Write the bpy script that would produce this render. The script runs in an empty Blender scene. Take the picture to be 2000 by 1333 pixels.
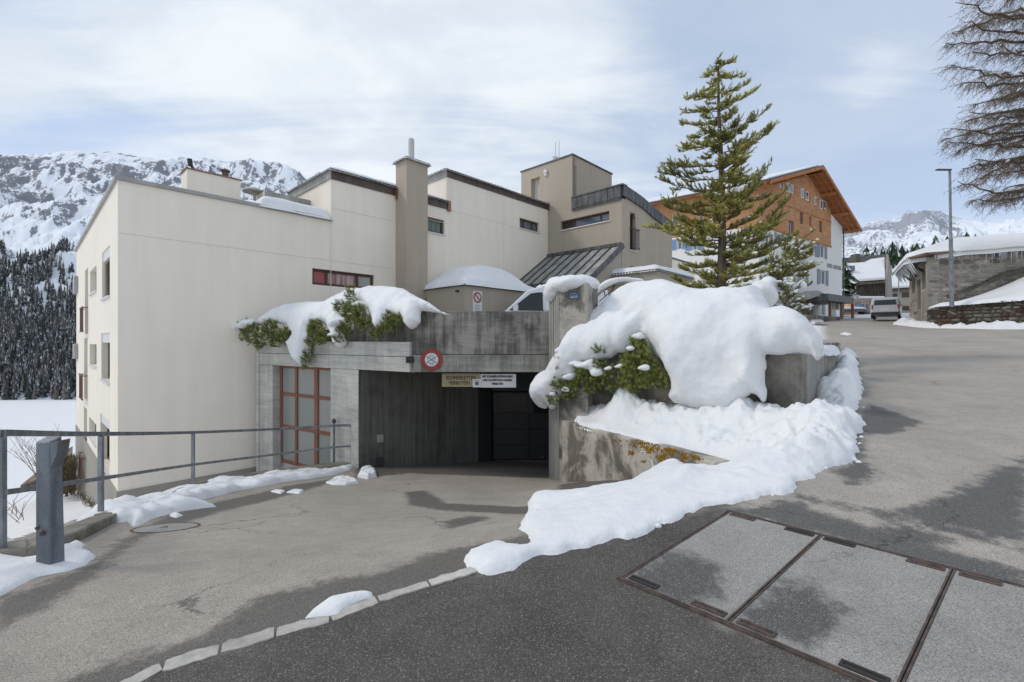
import bpy, bmesh, math, random
import numpy as np
from mathutils import Vector, Matrix

# ------------------------------------------------------------------ camera, sky, sun, exposure
S = bpy.context.scene
COL = S.collection
F = 899.0                       # focal length in pixels of the 2000 px wide photograph
cam_d = bpy.data.cameras.new('camera'); cam = bpy.data.objects.new('camera', cam_d); COL.objects.link(cam)
cam_d.sensor_width = 36.0; cam_d.lens = F / 2000 * 36
cam_d.clip_start = 0.05; cam_d.clip_end = 20000
cam.location = (0, 0, 0); cam.rotation_euler = (math.radians(90), 0, 0)
S.camera = cam
S.view_settings.view_transform = 'Standard'; S.view_settings.look = 'None'
S.view_settings.exposure = 0.46; S.view_settings.gamma = 1.0; S.view_settings.use_curve_mapping = False
S.cycles.max_bounces = 6; S.cycles.diffuse_bounces = 3; S.cycles.glossy_bounces = 3
S.cycles.transparent_max_bounces = 6; S.cycles.transmission_bounces = 4
S.cycles.use_denoising = True

SUN = Vector((-.85, .047, .80)).normalized()
sd = bpy.data.lights.new('sun', 'SUN'); sd.energy = 0.95; sd.angle = math.radians(11.0); sd.color = (1.0, .93, .84)
so = bpy.data.objects.new('sun', sd); COL.objects.link(so)
so.rotation_euler = SUN.to_track_quat('Z', 'Y').to_euler()

world = bpy.data.worlds.new("World"); S.world = world; world.use_nodes = True


class NT:
    """tiny node-tree helper"""
    def __init__(s, nt): s.nt = nt; s.n = nt.nodes; s.l = nt.links
    def add(s, t, **k):
        nd = s.n.new(t)
        for a, b in k.items(): setattr(nd, a, b)
        return nd
    def lk(s, a, b): s.l.new(a, b)
    def inp(s, nd, i, v):
        if v is None: return
        if isinstance(v, bpy.types.NodeSocket): s.lk(v, nd.inputs[i])
        else:
            if isinstance(v, (tuple, list)) and len(v) == 3 and nd.inputs[i].type == 'RGBA': v = (*v, 1)
            nd.inputs[i].default_value = v
    def math(s, op, a, b=None, c=None, clamp=False):
        nd = s.add('ShaderNodeMath', operation=op); nd.use_clamp = clamp
        s.inp(nd, 0, a); s.inp(nd, 1, b); s.inp(nd, 2, c); return nd.outputs[0]
    def vmath(s, op, a, b=None):
        nd = s.add('ShaderNodeVectorMath', operation=op); s.inp(nd, 0, a); s.inp(nd, 1, b)
        return nd.outputs[1] if op in ('DOT_PRODUCT', 'LENGTH', 'DISTANCE') else nd.outputs[0]
    def noise(s, vec, scale=5, detail=4, rough=.55, dist=0.0, out=0):
        nd = s.add('ShaderNodeTexNoise'); s.inp(nd, 'Vector', vec); s.inp(nd, 'Scale', scale)
        s.inp(nd, 'Detail', detail); s.inp(nd, 'Roughness', rough); s.inp(nd, 'Distortion', dist)
        return nd.outputs[out]
    def voro(s, vec, scale, feature='F1', out=0):
        nd = s.add('ShaderNodeTexVoronoi', feature=feature); s.inp(nd, 'Vector', vec); s.inp(nd, 'Scale', scale)
        return nd.outputs[out]
    def mul(s, vec, v): return s.vmath('MULTIPLY', vec, v)
    def ramp(s, fac, stops):
        nd = s.add('ShaderNodeValToRGB'); cr = nd.color_ramp
        while len(cr.elements) < len(stops): cr.elements.new(.5)
        for e, (p, c) in zip(cr.elements, stops):
            e.position = p; e.color = (c, c, c, 1) if isinstance(c, (int, float)) else (*c, 1)
        s.inp(nd, 0, fac); return nd.outputs[0]
    def mix(s, fac, a, b, mode='MIX'):
        nd = s.add('ShaderNodeMix', data_type='RGBA', blend_type=mode); nd.clamp_factor = True
        s.inp(nd, 0, fac); s.inp(nd, 6, a); s.inp(nd, 7, b); return nd.outputs[2]
    def sstep(s, x, a, b):
        nd = s.add('ShaderNodeMapRange', interpolation_type='SMOOTHSTEP')
        s.inp(nd, 0, x); s.inp(nd, 1, a); s.inp(nd, 2, b); return nd.outputs[0]
    def bump(s, h, strength=.3, dist=.01, normal=None):
        nd = s.add('ShaderNodeBump'); s.inp(nd, 'Height', h); s.inp(nd, 'Strength', strength)
        s.inp(nd, 'Distance', dist); s.inp(nd, 'Normal', normal); return nd.outputs[0]
    def coord(s): return s.add('ShaderNodeTexCoord').outputs['Object']
    def attr(s, name): return s.add('ShaderNodeAttribute', attribute_name=name).outputs['Fac']


w = NT(world.node_tree); w.n.clear()
sky = w.add('ShaderNodeTexSky', sky_type='NISHITA'); sky.sun_disc = False
sky.sun_elevation = math.asin(SUN.z); sky.sun_rotation = math.atan2(SUN.x, SUN.y)
sky.altitude = 1700; sky.air_density = 1.0; sky.dust_density = 1.0
dirv = w.add('ShaderNodeTexCoord').outputs['Generated']
sep = w.add('ShaderNodeSeparateXYZ'); w.lk(dirv, sep.inputs[0])
zc = w.math('ADD', w.math('MAXIMUM', sep.outputs[2], 0.0), 0.16)
cmb = w.add('ShaderNodeCombineXYZ'); w.lk(w.math('DIVIDE', sep.outputs[0], zc), cmb.inputs[0]); w.lk(w.math('DIVIDE', sep.outputs[1], zc), cmb.inputs[1])
lay = cmb.outputs[0]
big = w.noise(w.mul(lay, (.55, .75, 1)), 1.3, 9, .60, .6)
rot = w.add('ShaderNodeMapping'); rot.inputs['Rotation'].default_value = (0, 0, math.radians(-38)); rot.inputs['Scale'].default_value = (.42, 1.9, 1)
w.lk(lay, rot.inputs[0])
wisp = w.noise(rot.outputs[0], 1.5, 8, .62, .7)
def pxdir(px, py): return tuple(Vector(((px - 1000) / F, 1, (666.5 - py) / F)).normalized())
def blob(px, py, r0, r1):
    d = w.vmath('DISTANCE', dirv, pxdir(px, py)); return w.sstep(d, r1, r0)
acc = w.math('MULTIPLY_ADD', big, 1.35, -.56)
for (px, py, r0, r1, wt) in [(760, 60, .0, .85, .30), (250, 330, .0, .6, .12), (1090, 110, .03, .22, .16), (980, 40, .0, .2, .10), (1700, 150, .0, .1, .12),
                             (1640, 60, .0, .85, -.22), (1780, 330, .0, .8, -.18), (1730, 140, .0, .10, .16), (1830, 120, .0, .09, .12), (1500, 60, .0, .12, .0), (330, 40, 0, .3, .1), (20, 190, 0, .12, .25), (110, 240, 0, .22, -.14), (330, 150, 0, .3, -.10), (60, 40, 0, .3, -.12), (1250, 330, 0, .35, .10), (950, 330, 0, .3, -.08)]:
    acc = w.math('MULTIPLY_ADD', blob(px, py, r0, r1), wt, acc)
acc = w.math('MULTIPLY_ADD', w.math('SUBTRACT', wisp, .5), 1.25, acc)
lowh = w.sstep(sep.outputs[2], .30, .0)
acc = w.math('MULTIPLY_ADD', lowh, .14, acc)
fac = w.sstep(acc, -.18, .46)
fac = w.math('MULTIPLY_ADD', fac, .60, .40)
shade = w.noise(w.mul(lay, (.8, 1.1, 1)), 1.9, 6, .55, .3)
ccol = w.mix(w.sstep(shade, .40, .62), (5.5, 6.1, 6.75), (6.7, 7.1, 7.45))
skyc = w.mix(.5, w.mix(1.0, sky.outputs[0], (.85, .90, 1.0), 'MULTIPLY'), (3.7, 4.9, 7.1))
col = w.mix(fac, skyc, ccol)
bg = w.add('ShaderNodeBackground'); w.lk(col, bg.inputs[0]); bg.inputs[1].default_value = 0.097
wo = w.add('ShaderNodeOutputWorld'); w.lk(bg.outputs[0], wo.inputs[0])

# ------------------------------------------------------------------ numpy helpers
rng = np.random.default_rng(7)
random.seed(7)
def _h(i, j, k):
    n = (i.astype(np.int64) * 374761393 + j.astype(np.int64) * 668265263 + k.astype(np.int64) * 2147483647 * 3 + 1013904223) & 0xffffffff
    n = ((n ^ (n >> 13)) * 1274126177) & 0xffffffff
    return ((n ^ (n >> 16)) & 0xffff) / 65535.0
def vn(x, y, z=0.0):
    x, y, z = np.broadcast_arrays(np.asarray(x, float), np.asarray(y, float), np.asarray(z, float))
    i, j, k = np.floor(x), np.floor(y), np.floor(z); fx, fy, fz = x - i, y - j, z - k
    fx = fx * fx * (3 - 2 * fx); fy = fy * fy * (3 - 2 * fy); fz = fz * fz * (3 - 2 * fz); r = 0
    for a in (0, 1):
        for b in (0, 1):
            for c in (0, 1):
                r = r + _h(i + a, j + b, k + c) * (fx if a else 1 - fx) * (fy if b else 1 - fy) * (fz if c else 1 - fz)
    return r * 2 - 1
def fbm(x, y, z=0.0, o=4, g=.5):
    r = 0; a = 1.0; f = 1.0
    for q in range(o):
        r = r + a * vn(x * f + 17.3 * q, y * f - 9.1 * q, np.asarray(z) * f + 5.7 * q); a *= g; f *= 2.03
    return r
def ss(x, a, b):
    t = np.clip((np.asarray(x, float) - a) / (b - a), 0, 1); return t * t * (3 - 2 * t)
def pdist(poly, X, Y):
    """signed distance to a closed polygon, positive inside"""
    P = np.asarray(poly, float); X = np.asarray(X, float); Y = np.asarray(Y, float)
    d = np.full(X.shape, 1e9); ins = np.zeros(X.shape, bool); n = len(P)
    for a in range(n):
        x0, y0 = P[a]; x1, y1 = P[(a + 1) % n]; dx, dy = x1 - x0, y1 - y0
        t = np.clip(((X - x0) * dx + (Y - y0) * dy) / (dx * dx + dy * dy + 1e-12), 0, 1)
        d = np.minimum(d, np.hypot(X - x0 - t * dx, Y - y0 - t * dy))
        if y0 != y1:
            c = ((y0 > Y) != (y1 > Y)) & (X < (x1 - x0) * (Y - y0) / (y1 - y0) + x0); ins ^= c
    return np.where(ins, d, -d)
def ldist(line, X, Y):
    """signed distance to an open polyline, positive to its right"""
    P = np.asarray(line, float); d = np.full(X.shape, 1e9); sg = np.ones(X.shape)
    for a in range(len(P) - 1):
        x0, y0 = P[a]; x1, y1 = P[a + 1]; dx, dy = x1 - x0, y1 - y0
        t = np.clip(((X - x0) * dx + (Y - y0) * dy) / (dx * dx + dy * dy), 0, 1)
        q = np.hypot(X - x0 - t * dx, Y - y0 - t * dy); cr = (X - x0) * dy - (Y - y0) * dx
        m = q < d - 1e-9; sg = np.where(m, np.sign(cr), sg); d = np.minimum(d, q)
    return d * sg

# ------------------------------------------------------------------ object helpers
def tag(o, label=None, cat=None, group=None, kind=None):
    if label: o['label'] = label
    if cat: o['category'] = cat
    if group: o['group'] = group
    if kind: o['kind'] = kind
    return o
def thing(name, label, cat, loc=(0, 0, 0), group=None):
    o = bpy.data.objects.new(name, None); COL.objects.link(o); o.location = loc; o.empty_display_size = .2
    return tag(o, label, cat, group)
def rootloc(o):
    p = Vector(o.location)
    while o.parent: o = o.parent; p = p  # parts keep world-space vertices, so every offset comes from the root
    return Vector(o.location)
def link(name, me, mat=None, parent=None, label=None, smooth=False):
    if mat is not None:
        me.materials.clear()
        for m in (mat if isinstance(mat, (list, tuple)) else [mat]): me.materials.append(m)
    if smooth: me.polygons.foreach_set('use_smooth', [True] * len(me.polygons))
    o = bpy.data.objects.new(name, me); COL.objects.link(o)
    if parent is not None:
        o.parent = parent
        o.matrix_parent_inverse = Matrix.Translation(-Vector(parent.location)) if parent.parent is None else Matrix.Identity(4)
        if parent.parent is not None:      # parent is itself a part whose own matrix is already the world identity
            o.matrix_parent_inverse = Matrix.Identity(4)
    if label: o['label'] = label
    return o
def mesh_np(name, V, Fc, mat=None, parent=None, smooth=True, label=None, attrs=None, fattrs=None):
    V = np.asarray(V, np.float32); Fc = np.asarray(Fc, np.int32)
    me = bpy.data.meshes.new(name); k = Fc.shape[1]
    me.vertices.add(len(V)); me.vertices.foreach_set('co', V.ravel())
    me.loops.add(Fc.size); me.loops.foreach_set('vertex_index', Fc.ravel())
    me.polygons.add(len(Fc)); me.polygons.foreach_set('loop_start', np.arange(0, Fc.size, k, dtype=np.int32))
    try: me.polygons.foreach_set('loop_total', np.full(len(Fc), k, np.int32))
    except Exception: pass
    me.update(calc_edges=True)
    for n_, a in (attrs or {}).items():
        at = me.attributes.new(n_, 'FLOAT', 'POINT'); at.data.foreach_set('value', np.asarray(a, np.float32).ravel())
    for n_, a in (fattrs or {}).items():
        at = me.attributes.new(n_, 'FLOAT', 'FACE'); at.data.foreach_set('value', np.asarray(a, np.float32).ravel())
    return link(name, me, mat, parent, label, smooth)


class MB:
    """collects shapes into one mesh"""
    def __init__(s): s.v = []; s.f = []
    def add(s, vs, fs):
        b = len(s.v); s.v += [tuple(p) for p in vs]; s.f += [tuple(b + i for i in q) for q in fs]; return s
    def hexa(s, p):   # p: 4 bottom then 4 top, both counter-clockwise seen from above
        return s.add(p, [(3, 2, 1, 0), (4, 5, 6, 7), (0, 1, 5, 4), (1, 2, 6, 5), (2, 3, 7, 6), (3, 0, 4, 7)])
    def box(s, c0, c1):
        (x0, y0, z0), (x1, y1, z1) = c0, c1
        return s.hexa([(x0, y0, z0), (x1, y0, z0), (x1, y1, z0), (x0, y1, z0), (x0, y0, z1), (x1, y0, z1), (x1, y1, z1), (x0, y1, z1)])
    def prism(s, pts, z0, z1):   # pts 2D; z0,z1 numbers or per-point lists
        n = len(pts)
        ar = sum(pts[i][0] * pts[(i + 1) % n][1] - pts[(i + 1) % n][0] * pts[i][1] for i in range(n))
        Z0 = z0 if isinstance(z0, (list, tuple)) else [z0] * n; Z1 = z1 if isinstance(z1, (list, tuple)) else [z1] * n
        idx = list(range(n)) if ar > 0 else list(range(n))[::-1]
        lo = [(pts[i][0], pts[i][1], Z0[i]) for i in idx]; hi = [(pts[i][0], pts[i][1], Z1[i]) for i in idx]
        return s.add(lo + hi, [tuple(range(n))[::-1], tuple(range(n, 2 * n))] + [(i, (i + 1) % n, n + (i + 1) % n, n + i) for i in range(n)])
    def extr(s, pts, vec):       # planar polygon of 3D points extruded by a vector
        n = len(pts); P = [Vector(p) for p in pts]; vec = Vector(vec)
        nr = Vector((0, 0, 0))
        for i in range(n): nr += P[i].cross(P[(i + 1) % n])
        if nr.dot(vec) > 0: P = P[::-1]
        Q = [p + vec for p in P]
        return s.add(P + Q, [tuple(range(n)), tuple(range(n, 2 * n))[::-1]] + [((i + 1) % n, i, n + i, n + (i + 1) % n) for i in range(n)])
    def tube(s, pts, rad, seg=8, cap=True, squash=None):
        pts = [Vector(p) for p in pts]; n = len(pts); R = rad if isinstance(rad, (list, tuple)) else [rad] * n
        rings = []
        up = Vector((0, 0, 1)); d0 = (pts[1] - pts[0]).normalized()
        a = d0.cross(up if abs(d0.z) < .95 else Vector((1, 0, 0))).normalized()
        for i in range(n):
            d = (pts[min(i + 1, n - 1)] - pts[max(i - 1, 0)]).normalized()
            a = (a - d * a.dot(d)).normalized(); b = d.cross(a)
            rings.append([pts[i] + (a * math.cos(t) + b * math.sin(t)) * R[i] for t in [2 * math.pi * k / seg for k in range(seg)]])
        vs = [p for r in rings for p in r]; fs = []
        for i in range(n - 1):
            for k in range(seg):
                k2 = (k + 1) % seg; fs.append((i * seg + k, i * seg + k2, (i + 1) * seg + k2, (i + 1) * seg + k))
        if cap: fs += [tuple(range(seg))[::-1], tuple(range((n - 1) * seg, n * seg))]
        return s.add(vs, fs)
    def bar(s, p, q, wd, ht=None, up=(0, 0, 1)):   # rectangular bar from p to q
        p, q = Vector(p), Vector(q); d = (q - p).normalized(); up = Vector(up)
        if abs(d.dot(up)) > .98: up = Vector((0, 1, 0))
        a = d.cross(up).normalized() * (wd / 2); b = a.cross(d).normalized() * ((ht or wd) / 2)
        return s.add([p - a - b, p + a - b, p + a + b, p - a + b, q - a - b, q + a - b, q + a + b, q - a + b],
                     [(0, 1, 2, 3), (7, 6, 5, 4), (0, 4, 5, 1), (1, 5, 6, 2), (2, 6, 7, 3), (3, 7, 4, 0)])
    def lathe(s, c, prof, seg=16, axis=None):
        c = Vector(c); vs = []; fs = []; n = len(prof)
        A = (Vector(axis).to_track_quat('Z', 'Y') if axis is not None else None)
        for r, z in prof:
            for k in range(seg):
                t = 2 * math.pi * k / seg; p = Vector((r * math.cos(t), r * math.sin(t), z))
                vs.append(c + (A @ p if A else p))
        for i in range(n - 1):
            for k in range(seg):
                k2 = (k + 1) % seg; fs.append((i * seg + k, i * seg + k2, (i + 1) * seg + k2, (i + 1) * seg + k))
        fs += [tuple(range(seg))[::-1], tuple(range((n - 1) * seg, n * seg))]
        return s.add(vs, fs)
    def mesh(s, name):
        me = bpy.data.meshes.new(name); me.from_pydata(s.v, [], s.f); me.update(); return me
    def build(s, name, mat, parent=None, label=None, bevel=0, smooth=False, seg=1):
        me = s.mesh(name)
        if bevel:
            bm = bmesh.new(); bm.from_mesh(me)
            bmesh.ops.remove_doubles(bm, verts=bm.verts, dist=1e-5)
            ed = [e for e in bm.edges if len(e.link_faces) == 2 and e.calc_face_angle(0) > .5]
            bmesh.ops.bevel(bm, geom=ed, offset=bevel, segments=seg, profile=.5, affect='EDGES', clamp_overlap=True)
            bm.to_mesh(me); bm.free()
        return link(name, me, mat, parent, label, smooth)

def copy_tree(root, delta=(0, 0, 0), rotz=0, scale=None):
    c = root.copy(); COL.objects.link(c); c.location = Vector(root.location) + Vector(delta); c.rotation_euler.z += rotz
    if scale: c.scale = scale
    for ch in list(root.children):
        d = ch.copy(); COL.objects.link(d); d.parent = c
        for g in list(ch.children):
            e = g.copy(); COL.objects.link(e); e.parent = d
    return c

# ------------------------------------------------------------------ picture <-> place
HZ = 666.5
def P(px, py, d): return Vector(((px - 1000) / F * d, d, (HZ - py) / F * d))
def zat(py, d): return (HZ - py) / F * d
class Frame:
    """plan frame: a along u, b along v"""
    def __init__(s, o, u, v): s.o = Vector(o); s.u = Vector(u).normalized(); s.v = Vector(v).normalized()
    def xy(s, a, b): q = s.o + s.u * a + s.v * b; return (q.x, q.y)
    def p(s, a, b, z): q = s.o + s.u * a + s.v * b; return Vector((q.x, q.y, z))
    def on_b(s, px, py, b):      # pixel seen on the plane b = const -> (a, z)
        k = (px - 1000) / F; q = s.o + s.v * b
        a = (q.x - k * q.y) / (k * s.u.y - s.u.x); d = q.y + a * s.u.y; return a, zat(py, d)
    def on_a(s, px, py, a):
        k = (px - 1000) / F; q = s.o + s.u * a
        b = (q.x - k * q.y) / (k * s.v.y - s.v.x); d = q.y + b * s.v.y; return b, zat(py, d)
    def box(s, mb, a0, a1, b0, b1, z0, z1):
        a0, a1 = sorted((a0, a1)); b0, b1 = sorted((b0, b1))
        return mb.prism([s.xy(a0, b0), s.xy(a1, b0), s.xy(a1, b1), s.xy(a0, b1)], z0, z1)

def wall(mb, org, du, nrm, s0, s1, z0, z1, holes, th):
    """a wall slab with real openings. org 2D, du along, nrm outward (2D)"""
    du = Vector(du).normalized(); nrm = Vector(nrm).normalized(); org = Vector(org)
    xs = sorted({s0, s1, *[h[0] for h in holes], *[h[1] for h in holes]}); zs = sorted({z0, z1, *[h[2] for h in holes], *[h[3] for h in holes]})
    xs = [x for x in xs if s0 <= x <= s1]; zs = [z for z in zs if z0 <= z <= z1]
    nx, nz = len(xs) - 1, len(zs) - 1
    def solid(i, j):
        if i < 0 or j < 0 or i >= nx or j >= nz: return False
        cx = (xs[i] + xs[i + 1]) / 2; cz = (zs[j] + zs[j + 1]) / 2
        return not any(h[0] < cx < h[1] and h[2] < cz < h[3] for h in holes)
    def pt(s_, z_, back): q = org + du * s_ - nrm * (th if back else 0); return (q.x, q.y, z_)
    flip = Vector((du.x, du.y, 0)).cross(Vector((0, 0, 1))).dot(Vector((nrm.x, nrm.y, 0))) < 0
    def quad(a, b, c, d):
        mb.add([a, b, c, d], [(3, 2, 1, 0) if flip else (0, 1, 2, 3)])
    for i in range(nx):
        for j in range(nz):
            if not solid(i, j): continue
            a, b, c, d = xs[i], xs[i + 1], zs[j], zs[j + 1]
            quad(pt(a, c, 0), pt(b, c, 0), pt(b, d, 0), pt(a, d, 0))
            quad(pt(b, c, 1), pt(a, c, 1), pt(a, d, 1), pt(b, d, 1))
            if not solid(i - 1, j): quad(pt(a, c, 1), pt(a, c, 0), pt(a, d, 0), pt(a, d, 1))
            if not solid(i + 1, j): quad(pt(b, c, 0), pt(b, c, 1), pt(b, d, 1), pt(b, d, 0))
            if not solid(i, j - 1): quad(pt(a, c, 1), pt(b, c, 1), pt(b, c, 0), pt(a, c, 0))
            if not solid(i, j + 1): quad(pt(a, d, 0), pt(b, d, 0), pt(b, d, 1), pt(a, d, 1))
    return mb

def window(parent, org, du, nrm, s0, s1, z0, z1, depth, bars, fmat, gmat, name='window', fw=.06, sill=None, zbars=(), label=None):
    """window part with pane sub-part set into an opening; bars: s-positions of mullions"""
    du = Vector(du).normalized(); nrm = Vector(nrm).normalized(); org = Vector(org)
    def pp(s_, n_, z_): q = org + du * s_ + nrm * n_; return (q.x, q.y, z_)
    def bx(mb, a, b, n0, n1, c, d):
        if n0 > n1: n0, n1 = n1, n0
        pts = [pp(a, n0, 0)[:2], pp(b, n0, 0)[:2], pp(b, n1, 0)[:2], pp(a, n1, 0)[:2]]; mb.prism(pts, c, d)
    m = MB(); n0, n1 = -depth - .05, -depth
    bx(m, s0, s1, n0, n1, z0, z0 + fw); bx(m, s0, s1, n0, n1, z1 - fw, z1)
    bx(m, s0, s0 + fw, n0 + .002, n1 + .002, z0 + fw, z1 - fw); bx(m, s1 - fw, s1, n0 + .002, n1 + .002, z0 + fw, z1 - fw)
    for b in bars: bx(m, b - fw / 2, b + fw / 2, n0 + .004, n1 + .004, z0 + fw, z1 - fw)
    for zb in zbars: bx(m, s0 + fw, s1 - fw, n0 + .006, n1 + .006, zb - fw / 2, zb + fw / 2)
    o = m.build(name, fmat, parent, label)
    edges = [s0] + list(bars) + [s1]
    for i in range(len(edges) - 1):
        g = MB(); bx(g, edges[i] + fw / 2, edges[i + 1] - fw / 2, n0 + .012, n0 + .022, z0 + fw / 2, z1 - fw / 2)
        gm = gmat[i % len(gmat)] if isinstance(gmat, (list, tuple)) else gmat
        g.build('pane', gm, o)
    if sill is not None:
        sm = MB(); bx(sm, s0 - .04, s1 + .04, -depth + .004, .05, z0 - .05, z0 - .003); sm.build('sill', sill, parent)
    return o

# ------------------------------------------------------------------ materials
MATS = {}
def mat(name, fn=None, color=None, rough=.6, metal=0.0, spec=.5):
    if name in MATS: return MATS[name]
    m = bpy.data.materials.new(name); m.use_nodes = True; t = NT(m.node_tree); t.n.clear()
    b = t.add('ShaderNodeBsdfPrincipled'); o = t.add('ShaderNodeOutputMaterial'); t.lk(b.outputs[0], o.inputs[0])
    b.inputs['Roughness'].default_value = rough; b.inputs['Metallic'].default_value = metal
    b.inputs['Specular IOR Level'].default_value = spec
    if color: b.inputs['Base Color'].default_value = (*color, 1)
    if fn: fn(t, b)
    MATS[name] = m; return m
def setc(t, b, c): t.inp(b, 'Base Color', c)

def plaster_fn(c, var=.08, grain=90):
    def fn(t, b):
        o = t.coord(); big = t.noise(o, .45, 5, .6); st = t.noise(t.mul(o, (3, 3, .22)), 1.0, 5, .6)
        f = t.math('MULTIPLY_ADD', big, .5, t.math('MULTIPLY', st, .5))
        k = t.ramp(f, [(.3, 1 - var * 1.3), (.7, 1 + var * .3)])
        setc(t, b, t.mix(1.0, c, k, 'MULTIPLY'))
        g = t.noise(o, grain, 3, .7); t.inp(b, 'Normal', t.bump(g, .35, .004))
    return fn
M_white = mat('white_plaster', plaster_fn((.89, .81, .70)), rough=.9, spec=.2)
M_beige = mat('taupe_plaster', plaster_fn((.45, .385, .31), .10, 60), rough=.92, spec=.2)
M_beige2 = mat('sand_plaster', plaster_fn((.42, .375, .31), .10, 60), rough=.92, spec=.2)
M_plinth = mat('grey_plinth_plaster', plaster_fn((.36, .33, .29), .15, 60), rough=.95, spec=.2)
M_hwhite = mat('hotel_white_plaster', plaster_fn((.80, .79, .77), .05, 20), rough=.9, spec=.2)
M_peach = mat('peach_plaster', plaster_fn((.68, .44, .31), .12, 20), rough=.9, spec=.2)
M_cream = mat('cream_plaster', plaster_fn((.52, .48, .40), .25, 8), rough=.9, spec=.2)

def concrete_fn(base, dark, mode, amt=.5, seed=0.0, lo=.42, hi=.68, moss=0.0):
    """mode v: vertical shuttering boards, h: horizontal boards, n: plain cast"""
    def fn(t, b):
        o = t.coord(); o2 = t.vmath('ADD', o, (seed, seed * 1.7, seed * .6))
        if mode == 'v': streak = t.noise(t.mul(o2, (9, 9, .5)), 1.0, 6, .65); fine = t.noise(t.mul(o2, (34, 34, 1.4)), 1.0, 3, .6)
        elif mode == 'h': streak = t.noise(t.mul(o2, (.9, .9, 9)), 1.0, 6, .65); fine = t.noise(t.mul(o2, (2.5, 2.5, 60)), 1.0, 3, .6)
        else: streak = t.noise(o2, 2.2, 6, .65); fine = t.noise(o2, 26, 4, .6)
        blot = t.noise(o2, 1.15, 6, .62, .4); run = t.noise(t.mul(o2, (7, 7, .35)), 1.0, 5, .7); sp = t.noise(o2, 55, 3, .7)
        f = t.math('MULTIPLY_ADD', blot, .85 if mode == 'n' else .55, t.math('MULTIPLY', run, .15 if mode == 'n' else .45))
        f = t.sstep(f, lo, hi)
        c = t.mix(t.math('MULTIPLY', f, amt), base, dark)
        k = t.math('MULTIPLY_ADD', streak, .55, t.math('MULTIPLY_ADD', fine, .40, t.math('MULTIPLY', sp, .25)))
        c = t.mix(1.0, c, t.ramp(k, [(.34, .58), (.78, 1.28)]), 'MULTIPLY')
        pits = t.sstep(t.voro(o2, 26), .10, .05); c = t.mix(t.math('MULTIPLY', pits, .5), c, (.05, .048, .042))
        if moss:
            mm = t.sstep(t.noise(o2, 3.4, 6, .7), .55, .66); c = t.mix(t.math('MULTIPLY', mm, moss), c, (.075, .075, .03))
        setc(t, b, c)
        t.inp(b, 'Normal', t.bump(t.math('ADD', streak, t.math('MULTIPLY_ADD', fine, .6, t.math('MULTIPLY', sp, .5))), .55, .008))
    return fn
M_conc_l = mat('pale_shuttered_concrete', concrete_fn((.52, .505, .455), (.22, .215, .19), 'h', .5, 3), rough=.9, spec=.25)
M_conc_d = mat('stained_shuttered_concrete', concrete_fn((.33, .31, .27), (.045, .043, .038), 'h', .8, 1, .40, .58), rough=.9, spec=.25)
M_conc_m = mat('grey_shuttered_concrete', concrete_fn((.36, .345, .30), (.12, .115, .10), 'h', .8, 2, .40, .62), rough=.9, spec=.25)
M_conc_v = mat('vertical_board_concrete', concrete_fn((.36, .345, .31), (.12, .115, .10), 'v', .6, 5), rough=.9, spec=.25)
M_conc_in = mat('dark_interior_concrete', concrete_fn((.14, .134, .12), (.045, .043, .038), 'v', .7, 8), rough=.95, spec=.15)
M_conc_p = mat('weathered_pillar_concrete', concrete_fn((.38, .355, .31), (.085, .078, .066), 'n', .9, 11, .46, .60), rough=.93, spec=.2)
M_conc_w = mat('planter_wall_concrete', concrete_fn((.31, .285, .245), (.075, .07, .06), 'n', .8, 14, .40, .62), rough=.93, spec=.2)
M_conc_wing = mat('mossy_wing_wall_concrete', concrete_fn((.47, .43, .37), (.10, .09, .075), 'n', .85, 20, .47, .60), rough=.93, spec=.2)
M_kerb = mat('mossy_kerb_concrete', concrete_fn((.27, .25, .21), (.10, .095, .075), 'n', .7, 24, .4, .6, .45), rough=.95, spec=.2)
M_kerbstone = mat('granite_kerbstone', concrete_fn((.48, .455, .41), (.25, .235, .21), 'n', .7, 27), rough=.85, spec=.3)

def snow_fn(dirt=0.0, bmp=.35):
    def fn(t, b):
        o = t.coord(); n1 = t.noise(o, 3.0, 6, .6); n2 = t.noise(o, 38, 4, .6)
        c = t.mix(t.sstep(n1, .3, .7), (.75, .757, .77), (.805, .803, .80))
        if dirt:
            d = t.sstep(t.noise(o, 9, 7, .72), .52, .70); c = t.mix(t.math('MULTIPLY', d, dirt), c, (.42, .39, .34))
            sp = t.sstep(t.voro(o, 30), .16, .05); c = t.mix(t.math('MULTIPLY', sp, dirt), c, (.22, .19, .15))
        setc(t, b, c); n3 = t.noise(o, 11, 5, .65)
        t.inp(b, 'Normal', t.bump(t.math('ADD', t.math('MULTIPLY', n3, .55), t.math('MULTIPLY_ADD', n1, 1.5, t.math('MULTIPLY', n2, .25))), bmp, .06))
    return fn
M_snow = mat('snow', snow_fn(), rough=.65, spec=.3)
M_snow_d = mat('ploughed_snow', snow_fn(.45, .5), rough=.7, spec=.3)
M_snow_g = mat('snow_cover', snow_fn(0, .3), rough=.7, spec=.25)

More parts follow.
